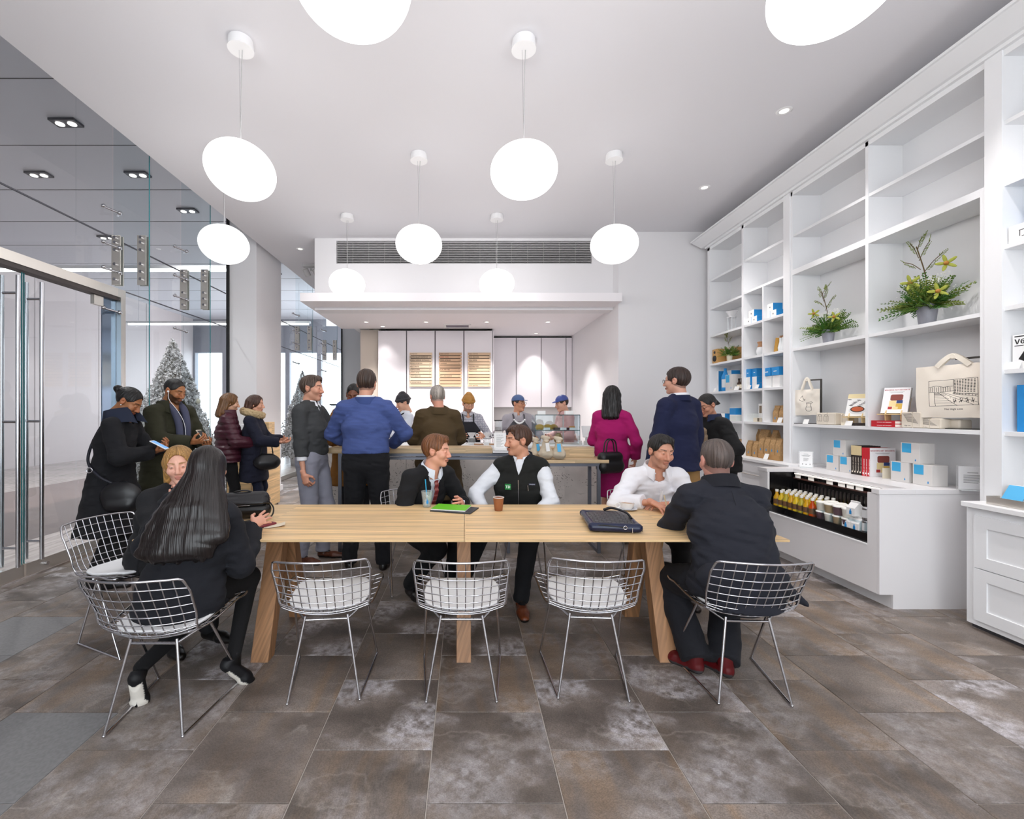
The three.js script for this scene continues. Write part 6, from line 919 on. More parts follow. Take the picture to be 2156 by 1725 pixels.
{ // black handbag
  const p = at(512, 1060, 2.95), t = thing('handbag', 'black leather handbag with flap standing on the table', 'handbag', [p.x - .02, TT, -2.98], .35), A = new Field(.015);
  A.rc(V(-.125, .055, 0), V(.125, .055, 0), .052, .052, { u: V(0, 1, 0), w: 1.0 }); A.rc(V(-.115, .12, -.005), V(.115, .12, -.005), .042, .042); A.planes.push([0, -1, 0, -.003]); part(t, 'bag_body', nets(A, .008), M(0x0e0e10, .3));
  const B = new Field(.008); B.rc(V(-.118, .130, -.006), V(.118, .130, -.006), .047, .047); B.rc(V(-.118, .10, .01), V(.118, .10, .01), .050, .050); B.planes.push([0, -1, .3, -.085]); part(t, 'flap', nets(B, .008), M(0x16161a, .26)); part(t, 'metal_trim', rod(V(-.09, .098, .058), V(.05, .098, .058), .0016, 6), mat.chrome);
  part(t, 'ring', mv(new THREE.TorusGeometry(.014, .0025, 6, 18), .155, .125, .0), mat.chrome); part(t, 'strap', tube([V(.155, .115, 0), V(.19, .06, .02), V(.165, .008, .05), V(.04, .006, .10), V(-.06, .006, .12), V(.06, .006, .085), V(.12, .02, .062), V(.15, .10, .03)], .005, 50, 6), M(0x121214, .4)); part(t, 'top_handle', tube([V(-.07, .165, -.01), V(-.03, .185, .0), V(.03, .185, .0), V(.07, .165, -.01)], .006, 16, 6), M(0x121214, .35));
}
{ const p = at(550, 1108, 2.78), t = thing('phone', 'phone in a dark red cover beside the woman\'s hand', 'phone', [p.x, TT, -2.80], -.5); part(t, 'cover', bx(.085, .014, .14, 0, .008, 0, .005), M(0x7c2230, .45)); part(t, 'screen_edge', bx(.08, .004, .135, 0, .002, 0, .001), mat.black);
  const n = new THREE.PlaneGeometry(.12, .085, 8, 2); n.rotateX(-PI / 2); const q = n.attributes.position; for (let i = 0; i < q.count; i++) q.setY(i, .0015 + .012 * pow((q.getX(i) + .06) / .12, 3)); n.computeVertexNormals(); solo('paper_napkin', n, M(0xe9dcc6, .8, { side: THREE.DoubleSide }), 'small cream paper napkin under the red phone', 'napkin', [p.x + .075, TT, -2.80], .35); }
// ---------------------------------------------------------------- things on the bar and counter
const BT = 1.0755, CT = 1.0205;
{ const p = at(1053, 940, 4.72), t = thing('menu_stand', 'white upright menu sheet at the end of the standing bar', 'sign', [p.x + .0, 1.046, -4.74], -.1); part(t, 'sheet', new THREE.BoxGeometry(.125, .175, .003).translate(0, .0885, 0), M(0xffffff, .6, { map: canvasTex(128, 176, (g, w, h) => { g.fillStyle = '#f6f6f6'; g.fillRect(0, 0, w, h); g.fillStyle = '#777'; g.font = '13px sans-serif'; g.fillText('COFFEE BAR', 24, 28); for (let i = 0; i < 10; i++) g.fillRect(26, 44 + i * 11, 76 - (i % 3) * 14, 3); }) })); part(t, 'foot', bx(.13, .006, .07, 0, .003, .01), M(0xdfe6ea, .1)); }
{ const p = at(1060, 944, 4.64); solo('white_tray', bx(.19, .018, .12, 0, .009, 0, .003), mat.white, 'low white tray before the menu sheet', 'tray', [p.x, 1.046, -4.665]); }
const dripper = (px, k) => { const p = at(px, 935, 5.05), X = (px - CX) * 5.85 / F, t = thing('pour_over', k, 'dripper', [X, CT, -5.85]); part(t, 'server', lathe([[0, .002], [.045, .002], [.05, .03], [.046, .07], [.038, .078]], 24), MP(0xf2f6f7, .05, { transmission: .85, thickness: 0 })); part(t, 'server_handle', mv(rot(new THREE.TorusGeometry(.024, .004, 6, 16), 0, 0, 0), -.066, .04, 0), mat.chrome); part(t, 'cone', lathe([[.018, .088], [.055, .15], [.059, .152], [.054, .148], [.014, .088]], 24), mat.white); part(t, 'cone_plate', cyl(.042, .042, .006, 0, .085, 0, 24), mat.white); part(t, 'cone_handle', mv(new THREE.TorusGeometry(.02, .005, 6, 14), .07, .12, 0), mat.white); };
dripper(993, 'white pour-over dripper on a glass server, nearer the menu boards'); dripper(1026, 'second white pour-over dripper on a glass server');
{ const p = at(1008, 940, 5.8); for (const [px, k] of [[1008, 0], [1040, 1]]) solo('wooden_coaster', bx(.12, .014, .1, 0, .007, 0, .002), mat.oakLeg, ['small wooden coaster between the drippers', 'small wooden coaster beside the far dripper'][k], 'coaster', [(px - CX) * 5.78 / F, CT, -5.78]); }
{ const X = (1049 - CX) * 6.1 / F, t = thing('coffee_grinder', 'clear-hopper coffee grinder beside the smiling barista', 'grinder', [X, CT, -6.1]); part(t, 'body', bx(.12, .16, .13, 0, .085, 0, .01), M(0xb9b4b0, .3, { metalness: .7 })); part(t, 'hopper', bx(.10, .13, .10, 0, .235, 0, .006), MP(0xeaeaea, .08, { transmission: .8, thickness: 0 })); part(t, 'beans', bx(.085, .05, .085, 0, .195, 0, .008), M(0x4b2417, .6)); part(t, 'dial', rot(cyl(.02, .02, .012, 0, 0, 0, 16), PI / 2).translate(0, .12, .07), mat.black); part(t, 'hopper_lid', bx(.105, .01, .105, 0, .306, 0, .003), mat.black); }
{ // pastry case
  const Zf = 5.80, x0 = (1127 - CX) * Zf / F, x1 = (1221 - CX) * Zf / F, w = x1 - x0, y1 = EYE - (874 - CY) * Zf / F, t = thing('pastry_case', 'glass pastry case with two shelves on the counter', 'display case', [(x0 + x1) / 2, CT, -(Zf + .15)]), h = y1 - CT, d = .30;
  for (const [a, g] of [[0, bx(w, h, .005, 0, h / 2, d / 2)], [1, bx(.005, h, d, -w / 2, h / 2, 0)], [2, bx(.005, h, d, w / 2, h / 2, 0)], [3, bx(w, .006, d, 0, h, 0)]]) part(t, 'pane', g, mat.glass);
  part(t, 'glass_edge', [bx(w, .008, .008, 0, h, d / 2), bx(.006, h, .006, -w / 2, h / 2, d / 2), bx(.006, h, .006, w / 2, h / 2, d / 2), bx(w, .006, .006, 0, h * .48, d / 2)], M(0x1d4b4d, .2)); part(t, 'shelf', bx(w - .01, .006, d - .02, 0, h * .48, 0), MP(0xe8f4f2, .05, { transmission: .8, thickness: 0 })); part(t, 'post', cyl(.008, .008, h, w * .18, h / 2, 0), mat.steel); part(t, 'base', bx(w, .012, d, 0, .006, 0), mat.steel);
  const ys = CT + h * .48 + .0035, X = (x0 + x1) / 2, Z = Zf + .13, loaf = (dx, dz, sx, col, label, y = ys) => { const A = new Field(.02); A.rc(V(-.035 * sx, .03, 0), V(.035 * sx, .03, 0), .03, .03); A.el(V(0, .045, 0), V(.045 * sx, .028, .028)); A.planes.push([0, -1, 0, 0]); A.mod = fold(.002, 30, 30); solo('loaf_cake', nets(A, .007), M(col, .8), label, 'cake', [X + dx, y, -(Z + dz)]); };
  loaf(-.21, 0, 1, 0xc7a052, 'golden loaf cake at the end of the pastry shelf'); loaf(-.11, -.02, 1.05, 0xb8903e, 'second golden loaf cake on the pastry shelf'); loaf(-.02, .04, .8, 0xa87f3c, 'small golden loaf behind the dark brownies');
  for (const [dx, l] of [[.02, 'dark brownie slab on the pastry shelf'], [.13, 'second dark brownie slab on the pastry shelf']]) solo('brownie', bx(.09, .028, .06, 0, .014, 0, .004), M(0x2d1512, .7), l, 'cake', [X + dx, ys, -Z]);
  { const g = new THREE.TorusGeometry(.026, .017, 10, 20); g.rotateX(PI / 2); solo('ring_cake', mv(g, 0, .03, 0), M(0xc98a3a, .6), 'golden ring cake on a small dish in the pastry case', 'cake', [X + .215, ys, -Z]); } 
  for (const [dx, k] of [[-.13, 0], [.08, 1], [.2, 2]]) { const o = solo('price_card', bx(.08, .03, .003), cardM, ['white price card before the golden loaves', 'white price card before the brownies', 'white price card before the ring cake'][k], 'card', [X + dx, ys + .017, -(Z - .10)]); }
  for (const [dx, k] of [[-.19, 0], [.17, 1]]) carton('card_holder', ['small white card stack on top of the pastry case', 'white folded cards on top of the pastry case'][k], X + dx, Zf + .12, y1 + .004, .08, .05, .10, mat.card);
  { const A = new Field(.02); A.rc(V(0, .05, 0), V(0, .09, 0), .06, .045); A.planes.push([0, -1, 0, 0]); solo('wooden_bowl', nets(A, .008), M(0xb98d57, .7), 'wooden block holding tongs in the pastry case', 'block', [X + .04, CT + .013, -(Z + .02)]); }
}
{ // register and printer
  const t = thing('cash_register', 'white tablet register beside the pastry case', 'register', [(1245 - CX) * 5.85 / F, CT, -5.85]); part(t, 'stand', bx(.13, .10, .12, 0, .05, 0, .01), mat.white); part(t, 'tablet', rot(bx(.24, .16, .012, 0, 0, 0, .004), -.5).translate(0, .165, 0), mat.white); part(t, 'emblem', [mv(new THREE.TorusGeometry(.013, .0025, 6, 20), 0, .05, .062)], mat.gap); part(t, 'emblem_dot', bx(.008, .008, .002, 0, .05, .0615), mat.gap);
  for (const [px, k] of [[1222, 0], [1232, 1]]) solo('small_jar', lathe([[0, 0], [.018, .001], [.018, .05], [.014, .055], [0, .055]], 14), M(0xd9d9d8, .3), ['small metal jar by the pastry case', 'second small metal jar by the register'][k], 'jar', [(px - CX) * 5.76 / F, CT, -5.76]);
}
// gift bags on the low table
const giftBag = (px, Z, S, tagM, label, turn) => { const X = (px - CX) * Z / F, t = thing('gift_bag', label, 'gift bag', [X, .9555, -Z], turn), A = new Field(.02); A.rc(V(-.014, .05, 0), V(.014, .05, 0), .05, .05); A.rc(V(0, .06, 0), V(0, .15, 0), .056, .030, { u: V(1, 0, 0), w: 1.12 }); A.rc(V(-.03, .20, 0), V(.03, .195, .0), .018, .018); A.rc(V(0, .15, 0), V(0, .19, 0), .02, .022); A.planes.push([0, -1, 0, 0]); A.mod = fold(.006, 18, 26); const g = nets(A, .0075); g.scale(S, S, S); part(t, 'cloth_bag', g, cloth(0xcdbfa9)); part(t, 'drawstring', tube([V(-.03, .165 * S, .03), V(0, .16 * S, .036), V(.03, .17 * S, .03), V(.045, .19 * S, .02)], .003, 14, 5), M(0x9a7a55, .9)); part(t, 'tag', rot(bx(.034 * S, .075 * S, .0015, 0, -.035 * S, 0), -.12, 0, .08).translate(.0, .15 * S, .05 * S), tagM); };
giftBag(1149, 4.66, 1.12, M(0xf2f0ee, .7), 'cream drawstring gift bag with a white tag', .1); giftBag(1176, 4.64, 1.08, mat.lightBlue, 'cream drawstring gift bag with a blue tag', -.15); giftBag(1128, 4.78, 1.0, M(0x55b7ea, .7), 'cream drawstring gift bag behind the seated man', .3);
{ const X = (713 - CX) * 5.95 / F, t = thing('espresso_grinder', 'tall black espresso grinder with clear hopper at the counter end', 'grinder', [X, CT, -5.98]); part(t, 'body', bx(.16, .22, .18, 0, .11, 0, .015), M(0x2a2b2e, .35)); part(t, 'neck', lathe([[.03, .22], [.05, .27], [.09, .33], [.09, .335]], 24), mat.black); part(t, 'hopper', bx(.19, .17, .16, 0, .42, 0, .01), MP(0xf0f0f0, .08, { transmission: .75, thickness: 0 })); part(t, 'hopper_lid', bx(.21, .018, .18, 0, .515, 0, .004), mat.black); part(t, 'label', bx(.07, .06, .001, .03, .45, .081), mat.card); part(t, 'spout', rod(V(0, .16, .09), V(0, .13, .14), .016), mat.black); }
{ const X = (726 - CX) * 6.0 / F, t = thing('espresso_machine', 'steel espresso machine half hidden behind the standing customers', 'coffee machine', [X + .28, CT, -6.0]); part(t, 'body', bx(.42, .33, .36, 0, .20, 0, .02), mat.steel); part(t, 'drip_tray', bx(.42, .05, .4, 0, .025, 0, .008), mat.darksteel); part(t, 'group_head', rot(cyl(.03, .03, .06, 0, 0, 0), 0).translate(-.08, .17, .2), mat.chrome); part(t, 'steam_wand', tube([V(-.2, .3, .18), V(-.22, .22, .22), V(-.22, .1, .22)], .005, 12, 6), mat.chrome); }
{ // condiment station by the glass
  const x0 = -3.42, x1 = -2.84, t = thing('condiment_station', 'pale oak condiment station against the glass wall', 'cabinet', [0, 0, 0]); part(t, 'carcass', bz(x0, x1, .06, 1.06, 6.5, 6.95, .004), mat.oakTop); part(t, 'plinth', bz(x0 + .02, x1 - .02, 0, .06, 6.54, 6.93), mat.gap); part(t, 'worktop', bz(x0 - .02, x1 + .02, 1.062, 1.09, 6.48, 6.97, .003), mat.white); part(t, 'bin_opening', bz(-3.2, -2.95, .78, .93, 6.495, 6.499), mat.black); part(t, 'door_gap', bz(-3.072, -3.068, .08, .74, 6.496, 6.499), mat.gap);
  for (const [x, l] of [[-3.32, 'stack of white lids on the condiment station'], [-3.22, 'second stack of white lids on the condiment station']]) solo('lid_stack', lathe([[0, 0], [.045, 0], [.046, .16], [.03, .17], [0, .17]], 20), mat.white, l, 'lid stack', [x, 1.0905, -6.6]);
  carton('napkin_box', 'pale blue napkin box on the condiment station', -3.09, 6.62, 1.0905, .14, .09, .12, M(0x9fb4d8, .6)); carton('wood_caddy', 'open wooden caddy on the condiment station', -2.93, 6.65, 1.0905, .2, .2, .18, mat.oakTop);
}
// ---------------------------------------------------------------- flocked trees in the lobby
function flockedTree(label, X, Z, H, R, S) {
  const t = thing('flocked_tree', label, 'tree', [X, 0, -Z]); part(t, 'trunk', cyl(.05, .09, H * .9, 0, H * .45, 0, 10), M(0x6f6761, .9)); part(t, 'planter', lathe([[0, 0], [.3, 0], [.32, .3], [.28, .31], [0, .31]], 24), mat.white);
  const nm = new THREE.InstancedMesh(new THREE.TetrahedronGeometry(.0125), M(0xffffff, .9), S); const m4 = new THREE.Matrix4(), q = new THREE.Quaternion(), e = new THREE.Euler(), c = new THREE.Color(); let n = 0;
  while (n < S) { const y = .3 + (H - .3) * (1 - sqrt(rnd())), tier = 1 - (y - .3) / (H - .3), a = rnd() * 2 * PI, lump = .72 + .42 * vn3(cos(a) * 3 + 5, y * 5, sin(a) * 3 + 5), r = R * pow(tier, .85) * lump * sqrt(rr(.25, 1)); e.set(rr(0, 6), rr(0, 6), rr(0, 6)); q.setFromEuler(e); const s = rr(.6, 1.7); m4.compose(V(cos(a) * r, y - .12 * r, sin(a) * r), q, V(s, s * rr(1.2, 2.6), s)); nm.setMatrixAt(n, m4); const k = rnd(); c.setRGB(...(k < .72 ? [.74, .73, .74] : k < .88 ? [.42, .41, .40] : [.14, .14, .12])); nm.setColorAt(n, c); n++; }
  nm.name = 'flocked_needles'; nm.userData.kind = 'stuff'; t.add(nm);
  for (let i = 0; i < 16; i++) { const y = rr(.5, H * .85), tier = 1 - (y - .3) / (H - .3), a = rr(0, 2 * PI), r = R * tier * .92; part(t, 'bauble', mv(new THREE.SphereGeometry(rr(.035, .055), 14, 10), cos(a) * r, y, sin(a) * r), i % 3 ? mat.white : M(0xd8d2bd, .25)); }
}
flockedTree('white flocked tree with baubles beyond the near glass', -4.84, 7.5, 2.66, .88, 32000); flockedTree('white flocked tree with baubles beyond the far glass', -4.42, 12.3, 2.55, .74, 15000);
[[-4.45, 6.55, .34, .30, .34, 0], [-4.2, 6.9, .28, .22, .26, 1]].forEach(([x, Z, w, h, d, k]) => { const t = thing('gift_box', ['large pale blue gift box under the near tree', 'small white gift box under the near tree'][k], 'gift box', [x, 0, -Z], .3); part(t, 'box', bx(w, h, d, 0, h / 2, 0, .004), k ? mat.card : M(0xaab9d6, .5)); part(t, 'ribbon', [bx(.04, h + .004, d + .004, 0, h / 2, 0), bx(w + .004, h + .004, .04, 0, h / 2, 0)], mat.white); });
// ---------------------------------------------------------------- people
const glassesOn = (color = 0x141414, thin = .0016) => (J, root) => { const l = [], q = J.hq, put = g => J.toHead(g); for (const s of [-1, 1]) { const g = new THREE.TorusGeometry(.0215, thin, 6, 22); g.scale(1.1, .82, 1); g.translate(s * .032, -.003, .101); l.push(put(g)); l.push(put(rod(V(s * .055, .002, .098), V(s * .081, .006, .0), thin, 6))); } l.push(put(rod(V(-.01, .0, .104), V(.01, .0, .104), thin, 6))); part(root, 'glasses', l, M(color, .3)); };
const pLine = (J, h, l, f) => J.N.clone().addScaledVector(J.u, h).addScaledVector(J.lat, l).addScaledVector(J.fw, f);
// standing at the glass: woman in the long dark coat
person({ label: 'person in a long black coat with a bun, looking at a phone', at: [-2.98, 3.83], yaw: 100, H: 1.68, fem: true, w: 1.0, sh: 1.02, cell: .012, skin: 0xa06a45, hairColor: 0x0c0a0a, hair: ['bun', { nape: -.05 }], hp: 34, lean: 4, hunch: .05, hs: 1.02,
  handL: [.07, 1.13, .33], handR: [-.03, 1.10, .32], handLx: { curl: .7, palm: [-.6, .6, .2], dir: [-.5, .25, .8] }, handRx: { curl: .8, palm: [.4, .8, .2], dir: [.35, .2, .8] }, poleL: [.7, -.7, -.2], poleR: [-.8, -.6, -.2], footL: [.10, .085, -.03], footR: [-.10, .085, .0],
  wear: [W.trousers({ color: 0x0a0a0d, flare: .075, e: .014, cut: .07 }), W.top({ name: 'coat', color: 0x0c0d13, e: .028, hem: .47, flare: .085, cuff: -.005, folds: .007 }), W.shoes({ color: 0x111114 })],
  extra(J, root) {
    part(root, 'collar', collarGeo(J, { r: .092, h: .085, drop: .12, out: .045, gap: .55, point: .03, thick: .02, base: -.03 }), cloth(0x1a2236)); part(root, 'earring', J.toHead(mv(new THREE.SphereGeometry(.005, 8, 6), -.083, -.036, -.004)), mat.white);
    const s = root; const m = M(0x1b1d27, .45); part(root, 'bag_strap', tube([pLine(J, -.02, .12, -.02), pLine(J, -.04, .06, -.15), pLine(J, -.2, -.06, -.175), pLine(J, -.36, -.175, -.14), pLine(J, -.46, -.25, -.02), pLine(J, -.52, -.26, .10)], .0115, 50, 6), m);
    part(root, 'strap_buckle', mv(rot(new THREE.TorusGeometry(.02, .004, 6, 16), 0, PI / 2), pLine(J, -.42, -.255, -.08).x, pLine(J, -.42, -.255, -.08).y, pLine(J, -.42, -.255, -.08).z), mat.chrome);
    const B = new Field(.02), c = pLine(J, -.62, -.26, .16); B.el(c, V(.055, .13, .15)); B.rc(c.clone().add(V(0, -.06, -.06)), c.clone().add(V(0, -.06, .06)), .06, .06); part(root, 'shoulder_bag', nets(B, .012), M(0x101014, .35));
  } });
{ const t = thing('smartphone', 'smartphone with a glowing screen held by the person in the black coat', 'phone', [-2.575, 1.165, -3.82], 100 * DEG); part(t, 'body', rot(bx(.072, .145, .008, 0, 0, 0, .003), -1.05), mat.white); part(t, 'screen', rot(bx(.064, .125, .001, 0, 0, .0046), -1.05), new THREE.MeshStandardMaterial({ color: 0x6f9fd8, emissive: 0x7fb0e8, emissiveIntensity: .5 })); }
// man in the olive coat
person({ label: 'person in an olive overcoat and scarf with white earphones', at: [-3.02, 4.62], yaw: 72, H: 1.80, w: 1.12, sh: 1.08, skin: 0xa87048, hairColor: 0x120e0c, hair: ['buzz', { line: -.012, nape: -.05, top: .0 }], beard: .8, hp: 20, hy: 8, lean: 2, scalp: .3, hunch: .02, noEyes: false,
  handL: [.12, 1.10, .34], handR: [-.06, 1.14, .36], handLx: { curl: .8, dir: [-.5, .1, .8], palm: [-.3, .9, 0] }, handRx: { curl: .85, dir: [.4, .15, .85], palm: [.6, .6, 0] }, poleR: [-.9, -.7, -.3], footL: [.11, .085, 0], footR: [-.11, .085, -.04],
  wear: [W.top({ name: 'shirt', color: 0x2a2c38, e: .008, hem: .02 }), W.trousers({ color: 0x1c1d22 }), W.top({ name: 'overcoat', color: 0x2b2b1a, e: .034, hem: .42, flare: .03, open: .42, openW: .075, folds: .006, cuff: .0, collar: { r: .098, h: .07, drop: .10, out: .035, gap: .85, point: .04, thick: .012, base: -.02, tilt: .02 } }), W.shoes({ color: 0x2a1a12 })],
  extra(J, root) {
    const scarf = M(0x4a4d63, .95); for (const s of [-1, 1]) part(root, 'scarf', tube([pLine(J, .03, s * .03, -.07), pLine(J, .02, s * .078, .0), pLine(J, -.05, s * .06, .10), pLine(J, -.18, s * .045, .155), pLine(J, -.34, s * .04, .17)], .034, 30, 8), scarf);
    part(root, 'earphone_cord', tube([V(-.088, -.012, .012).applyQuaternion(J.hq).multiplyScalar(J.hs).add(J.HC), pLine(J, .06, -.085, .07), pLine(J, -.06, -.05, .155), pLine(J, -.18, -.02, .20), pLine(J, -.34, -.01, .215)], .003, 30, 5), mat.white); part(root, 'earphone', J.toHead(mv(new THREE.SphereGeometry(.010, 10, 8), -.087, -.006, .006)), mat.white);
  } });
{ const t = thing('smartphone', 'small pale phone held by the person in the olive overcoat', 'phone', [-2.62, 1.21, -4.52], 80 * DEG); part(t, 'body', rot(bx(.07, .14, .009, 0, 0, 0, .003), -.75), M(0xd9cdbb, .4)); part(t, 'screen', rot(bx(.062, .12, .001, 0, 0, .005), -.75), mat.blackGloss); }
// burgundy puffer
person({ label: 'person in a quilted burgundy jacket with light brown hair', at: [-2.93, 5.6], yaw: 118, H: 1.68, fem: true, w: 1.05, cell: .013, hc: .006, skin: 0xd9a88a, hairColor: 0x6b4a2b, hair: ['long', { len: .17, color: 0x6e4c2c, rough2: .35 }], hp: 8,
  handL: [.10, 1.05, .30], handR: [-.10, 1.05, .30], handLx: { curl: .7 }, handRx: { curl: .7 }, wear: [W.trousers({ color: 0x0d0d10, e: .004, flare: 0 }), W.top({ name: 'quilted_jacket', color: 0x4a1f2c, e: .028, hem: .08, puff: .062, m: M(0x481c2b, .42), collar: { r: .085, h: .07, drop: 0, thick: .022, gap: .4 } }), W.shoes({ color: 0x111111, high: .05 })] });
// fur hood
person({ label: 'person in a navy parka with a fur hood, carrying a black handbag', at: [-2.68, 5.75], yaw: 98, H: 1.66, fem: true, cell: .013, hc: .006, skin: 0xdba488, hairColor: 0x4a2f22, hair: ['long', { len: .12, color: 0x44291c }], hp: 4,
  handL: [.08, 1.08, .32], handR: [-.08, 1.06, .34], handRx: { curl: .7, palm: [.3, .9, 0] }, handLx: { curl: .7 }, wear: [W.trousers({ color: 0x131a30, e: .003, flare: 0 }), W.top({ name: 'parka', color: 0x14172a, e: .030, hem: .33, flare: .02, folds: .007 }), W.shoes({ color: 0x0d0d0f, high: .08 })],
  extra(J, root) { const A = new Field(.03); for (let i = 0; i < 14; i++) { const a = i / 14 * 2 * PI; A.el(pLine(J, .035 - .03 * cos(a), .105 * sin(a), .10 * cos(a) - .015), V(.05, .045, .05)); } A.mod = (x, y, z) => .014 * (vn3(x * 60, y * 60, z * 60) - .5) + .01 * (vn3(x * 130, y * 130, z * 130) - .5); part(root, 'fur_collar', nets(A, .009), M(0xb9a27c, .95)); } });
{ const t = thing('handbag', 'black handbag hanging from the arm of the person in the parka', 'handbag', [-2.46, .72, -5.62], .5), A = new Field(.02); A.rc(V(-.07, .09, 0), V(.07, .09, 0), .075, .075); A.rc(V(-.05, .15, 0), V(.05, .15, 0), .05, .05); A.el(V(0, .1, 0), V(.16, .10, .07)); part(t, 'bag_body', nets(A, .012), M(0x1a1a1d, .35)); part(t, 'handle', tube([V(-.07, .2, 0), V(-.05, .30, 0), V(0, .34, 0), V(.05, .30, 0), V(.07, .2, 0)], .008, 20, 6), mat.black); }
// grey sweater man at the bar
person({ label: 'person in a charcoal zip sweater and grey trousers, hand in pocket', at: [-1.50, 4.44], yaw: 78, H: 1.81, cell: .011, skin: 0xd29a80, hairColor: 0x3d2f28, hair: ['short', { t: .012, top: .008, front: 1, rough: .005, color: 0x4a3a30 }], hy: 4, hp: 2, beard: .12, side: 0, lean: -2,
  handL: [.20, 1.115, .36], handLx: { curl: .35, palm: [0, -1, 0], dir: [.1, -.1, .9] }, handR: [-.235, .86, .05], handRx: { curl: .9, dir: [.05, -.9, .3], palm: [1, 0, 0] }, poleR: [-.8, 0, -.8], footL: [.09, .085, .06], footR: [-.11, .085, -.06], toeL: 8, toeR: -6,
  wear: [W.trousers({ color: 0x8d8e9b, e: .016, flare: .012, waist: .12, cut: .02 }), W.top({ name: 'shirt', color: 0xe6e8ee, e: .007, hem: .0, collar: { r: .067, h: .05, drop: .04 } }), W.top({ name: 'sweater', color: 0x383a3c, e: .022, hem: -.035, cuff: -.03, folds: .008, open: .10, openW: .03, collar: { r: .078, h: .04, drop: .05, out: .014, gap: .55 } }), W.shoes({ color: 0x5a2f1c, rough: .3 })] });
// camel coat behind
person({ label: 'person in a camel coat half hidden behind the blue sweater', at: [-1.28, 5.22], yaw: 25, H: 1.78, w: 1.08, cell: .014, hc: .005, skin: 0x7a4a35, hairColor: 0x0f0b0a, hair: ['buzz', { line: -.01 }], hp: 22, hy: -20, handL: [.2, 1.1, .28], handR: [-.24, 1.12, .25], wear: [W.top({ name: 'shirt', color: 0x22242c, e: .008, hem: .02 }), W.trousers({ color: 0x191b20 }), W.top({ name: 'camel_coat', color: 0x8a5a22, e: .03, hem: .36, flare: .02, open: .3, collar: { r: .085, h: .04, drop: .08, out: .03, gap: .8 } }), W.shoes({ color: 0x1a1210 })] });
// blue sweater
person({ label: 'person in a blue sweater and black trousers seen from behind at the bar', at: [-.925, 4.22], yaw: 182, H: 1.85, w: 1.12, sh: 1.1, cell: .011, skin: 0xd09a82, hairColor: 0x3b2c24, hair: ['short', { t: .014, top: .004, nape: -.075, rough: .005 }], hy: -6, hp: 6, noEyes: true,
  handL: [.20, 1.12, .33], handR: [-.20, 1.12, .33], poleL: [1, -.35, -.3], poleR: [-1, -.35, -.3], handLx: { curl: .5, dir: [-.5, 0, .8], palm: [0, -1, 0] }, handRx: { curl: .5, dir: [.5, 0, .8], palm: [0, -1, 0] }, footL: [.15, .085, -.02], footR: [-.17, .085, -.06],
  wear: [W.trousers({ color: 0x0c0d13, e: .018, flare: .012, folds: .007 }), W.top({ name: 'shirt', color: 0xdfe3ea, e: .006, hem: .0, collar: { r: .068, h: .058, drop: .03 } }), W.top({ name: 'sweater', color: 0x36497f, e: .026, hem: -.05 + .0, folds: .009, cuff: -.01, col: (x, y, z) => { const k = .85 + .3 * vn3(x * 14, y * 160, z * 14); return new THREE.Color(.055 * k, .088 * k, .26 * k); }, m: vcCloth, collar: { r: .078, h: .045, drop: 0, thick: .012, gap: .3, m: cloth(0x3b4e86) } }), W.shoes({ color: 0x15110f })],
  extra(J, root) { part(root, 'belt', (() => { const A = new Field(.01); A.rc(J.up(.10), J.up(.075), .104 * J.s * J.w + .021, .104 * J.s * J.w + .021, { u: J.lat, w: 1.44, cut: [[J.u.x, J.u.y, J.u.z, J.u.dot(J.up(.098))], [-J.u.x, -J.u.y, -J.u.z, -J.u.dot(J.up(.066))]] }); return nets(A, .010); })(), M(0x26262e, .5)); } });
// olive trench coat
person({ label: 'grey-haired person in an olive brown trench coat seen from behind', at: [-.315, 5.2], yaw: 192, H: 1.75, w: 1.12, sh: 1.08, cell: .013, hc: .005, skin: 0xd0937c, hairColor: 0x8a837c, hair: ['short', { t: .014, top: .006, nape: -.07, color: 0x9a928a, rough: .005 }], hy: 6, hp: 14, noEyes: true, handL: [.18, 1.05, .3], handR: [-.18, 1.05, .3], wear: [W.trousers({ color: 0x24221e }), W.top({ name: 'trench_coat', color: 0x493a22, e: .032, hem: .50, flare: .035, folds: .008, collar: { r: .085, h: .05, drop: .07, out: .03, gap: .6, thick: .01 } }), W.shoes({ color: 0x17120f })] });
// baristas
const apron = (color, e = .03) => J => { const A = new Field(.03); J.torso(A, e); A.rc(J.P, V(J.P.x, J.P.y - .4, J.P.z + .02), .118 + e, .13 + e, { u: J.lat, w: 1.4 }); const n = J.fw; A.planes.push([-n.x, -n.y, -n.z, -n.dot(J.C) - .035]); A.planes.push([J.u.x, J.u.y, J.u.z, J.u.dot(J.up(.40))]); A.planes.push([0, -1, 0, -(J.P.y - .38)]); const A2 = A; A.fn((x, y, z) => { const vx = x - J.C.x, vy = y - J.C.y, vz = z - J.C.z, l = abs(vx * J.lat.x + vy * J.lat.y + vz * J.lat.z), h = vx * J.u.x + vy * J.u.y + vz * J.u.z; return -(l - (.19 - .75 * max(0, h + .02))); }, J.C, 9, { sub: true, k: .004 }); const st = []; for (const s of [-1, 1]) st.push(tube([pLine(J, -.11, s * .075, .13), pLine(J, -.05, s * .075, .115), pLine(J, .0, s * .08, .03), pLine(J, -.02, s * .06, -.08)], .010, 14, 6)); return [['apron', nets(A, .013), cloth(color)], ['apron_strap', st[0], cloth(color)], ['apron_strap', st[1], cloth(color)]]; };
const check = (a, b) => (x, y, z) => { const k = (sin(x * 190) > .75 || sin(y * 190) > .75) ? b : a; return k; };
const barista = o => person({ cell: .013, hc: .005, w: 1, ...o });
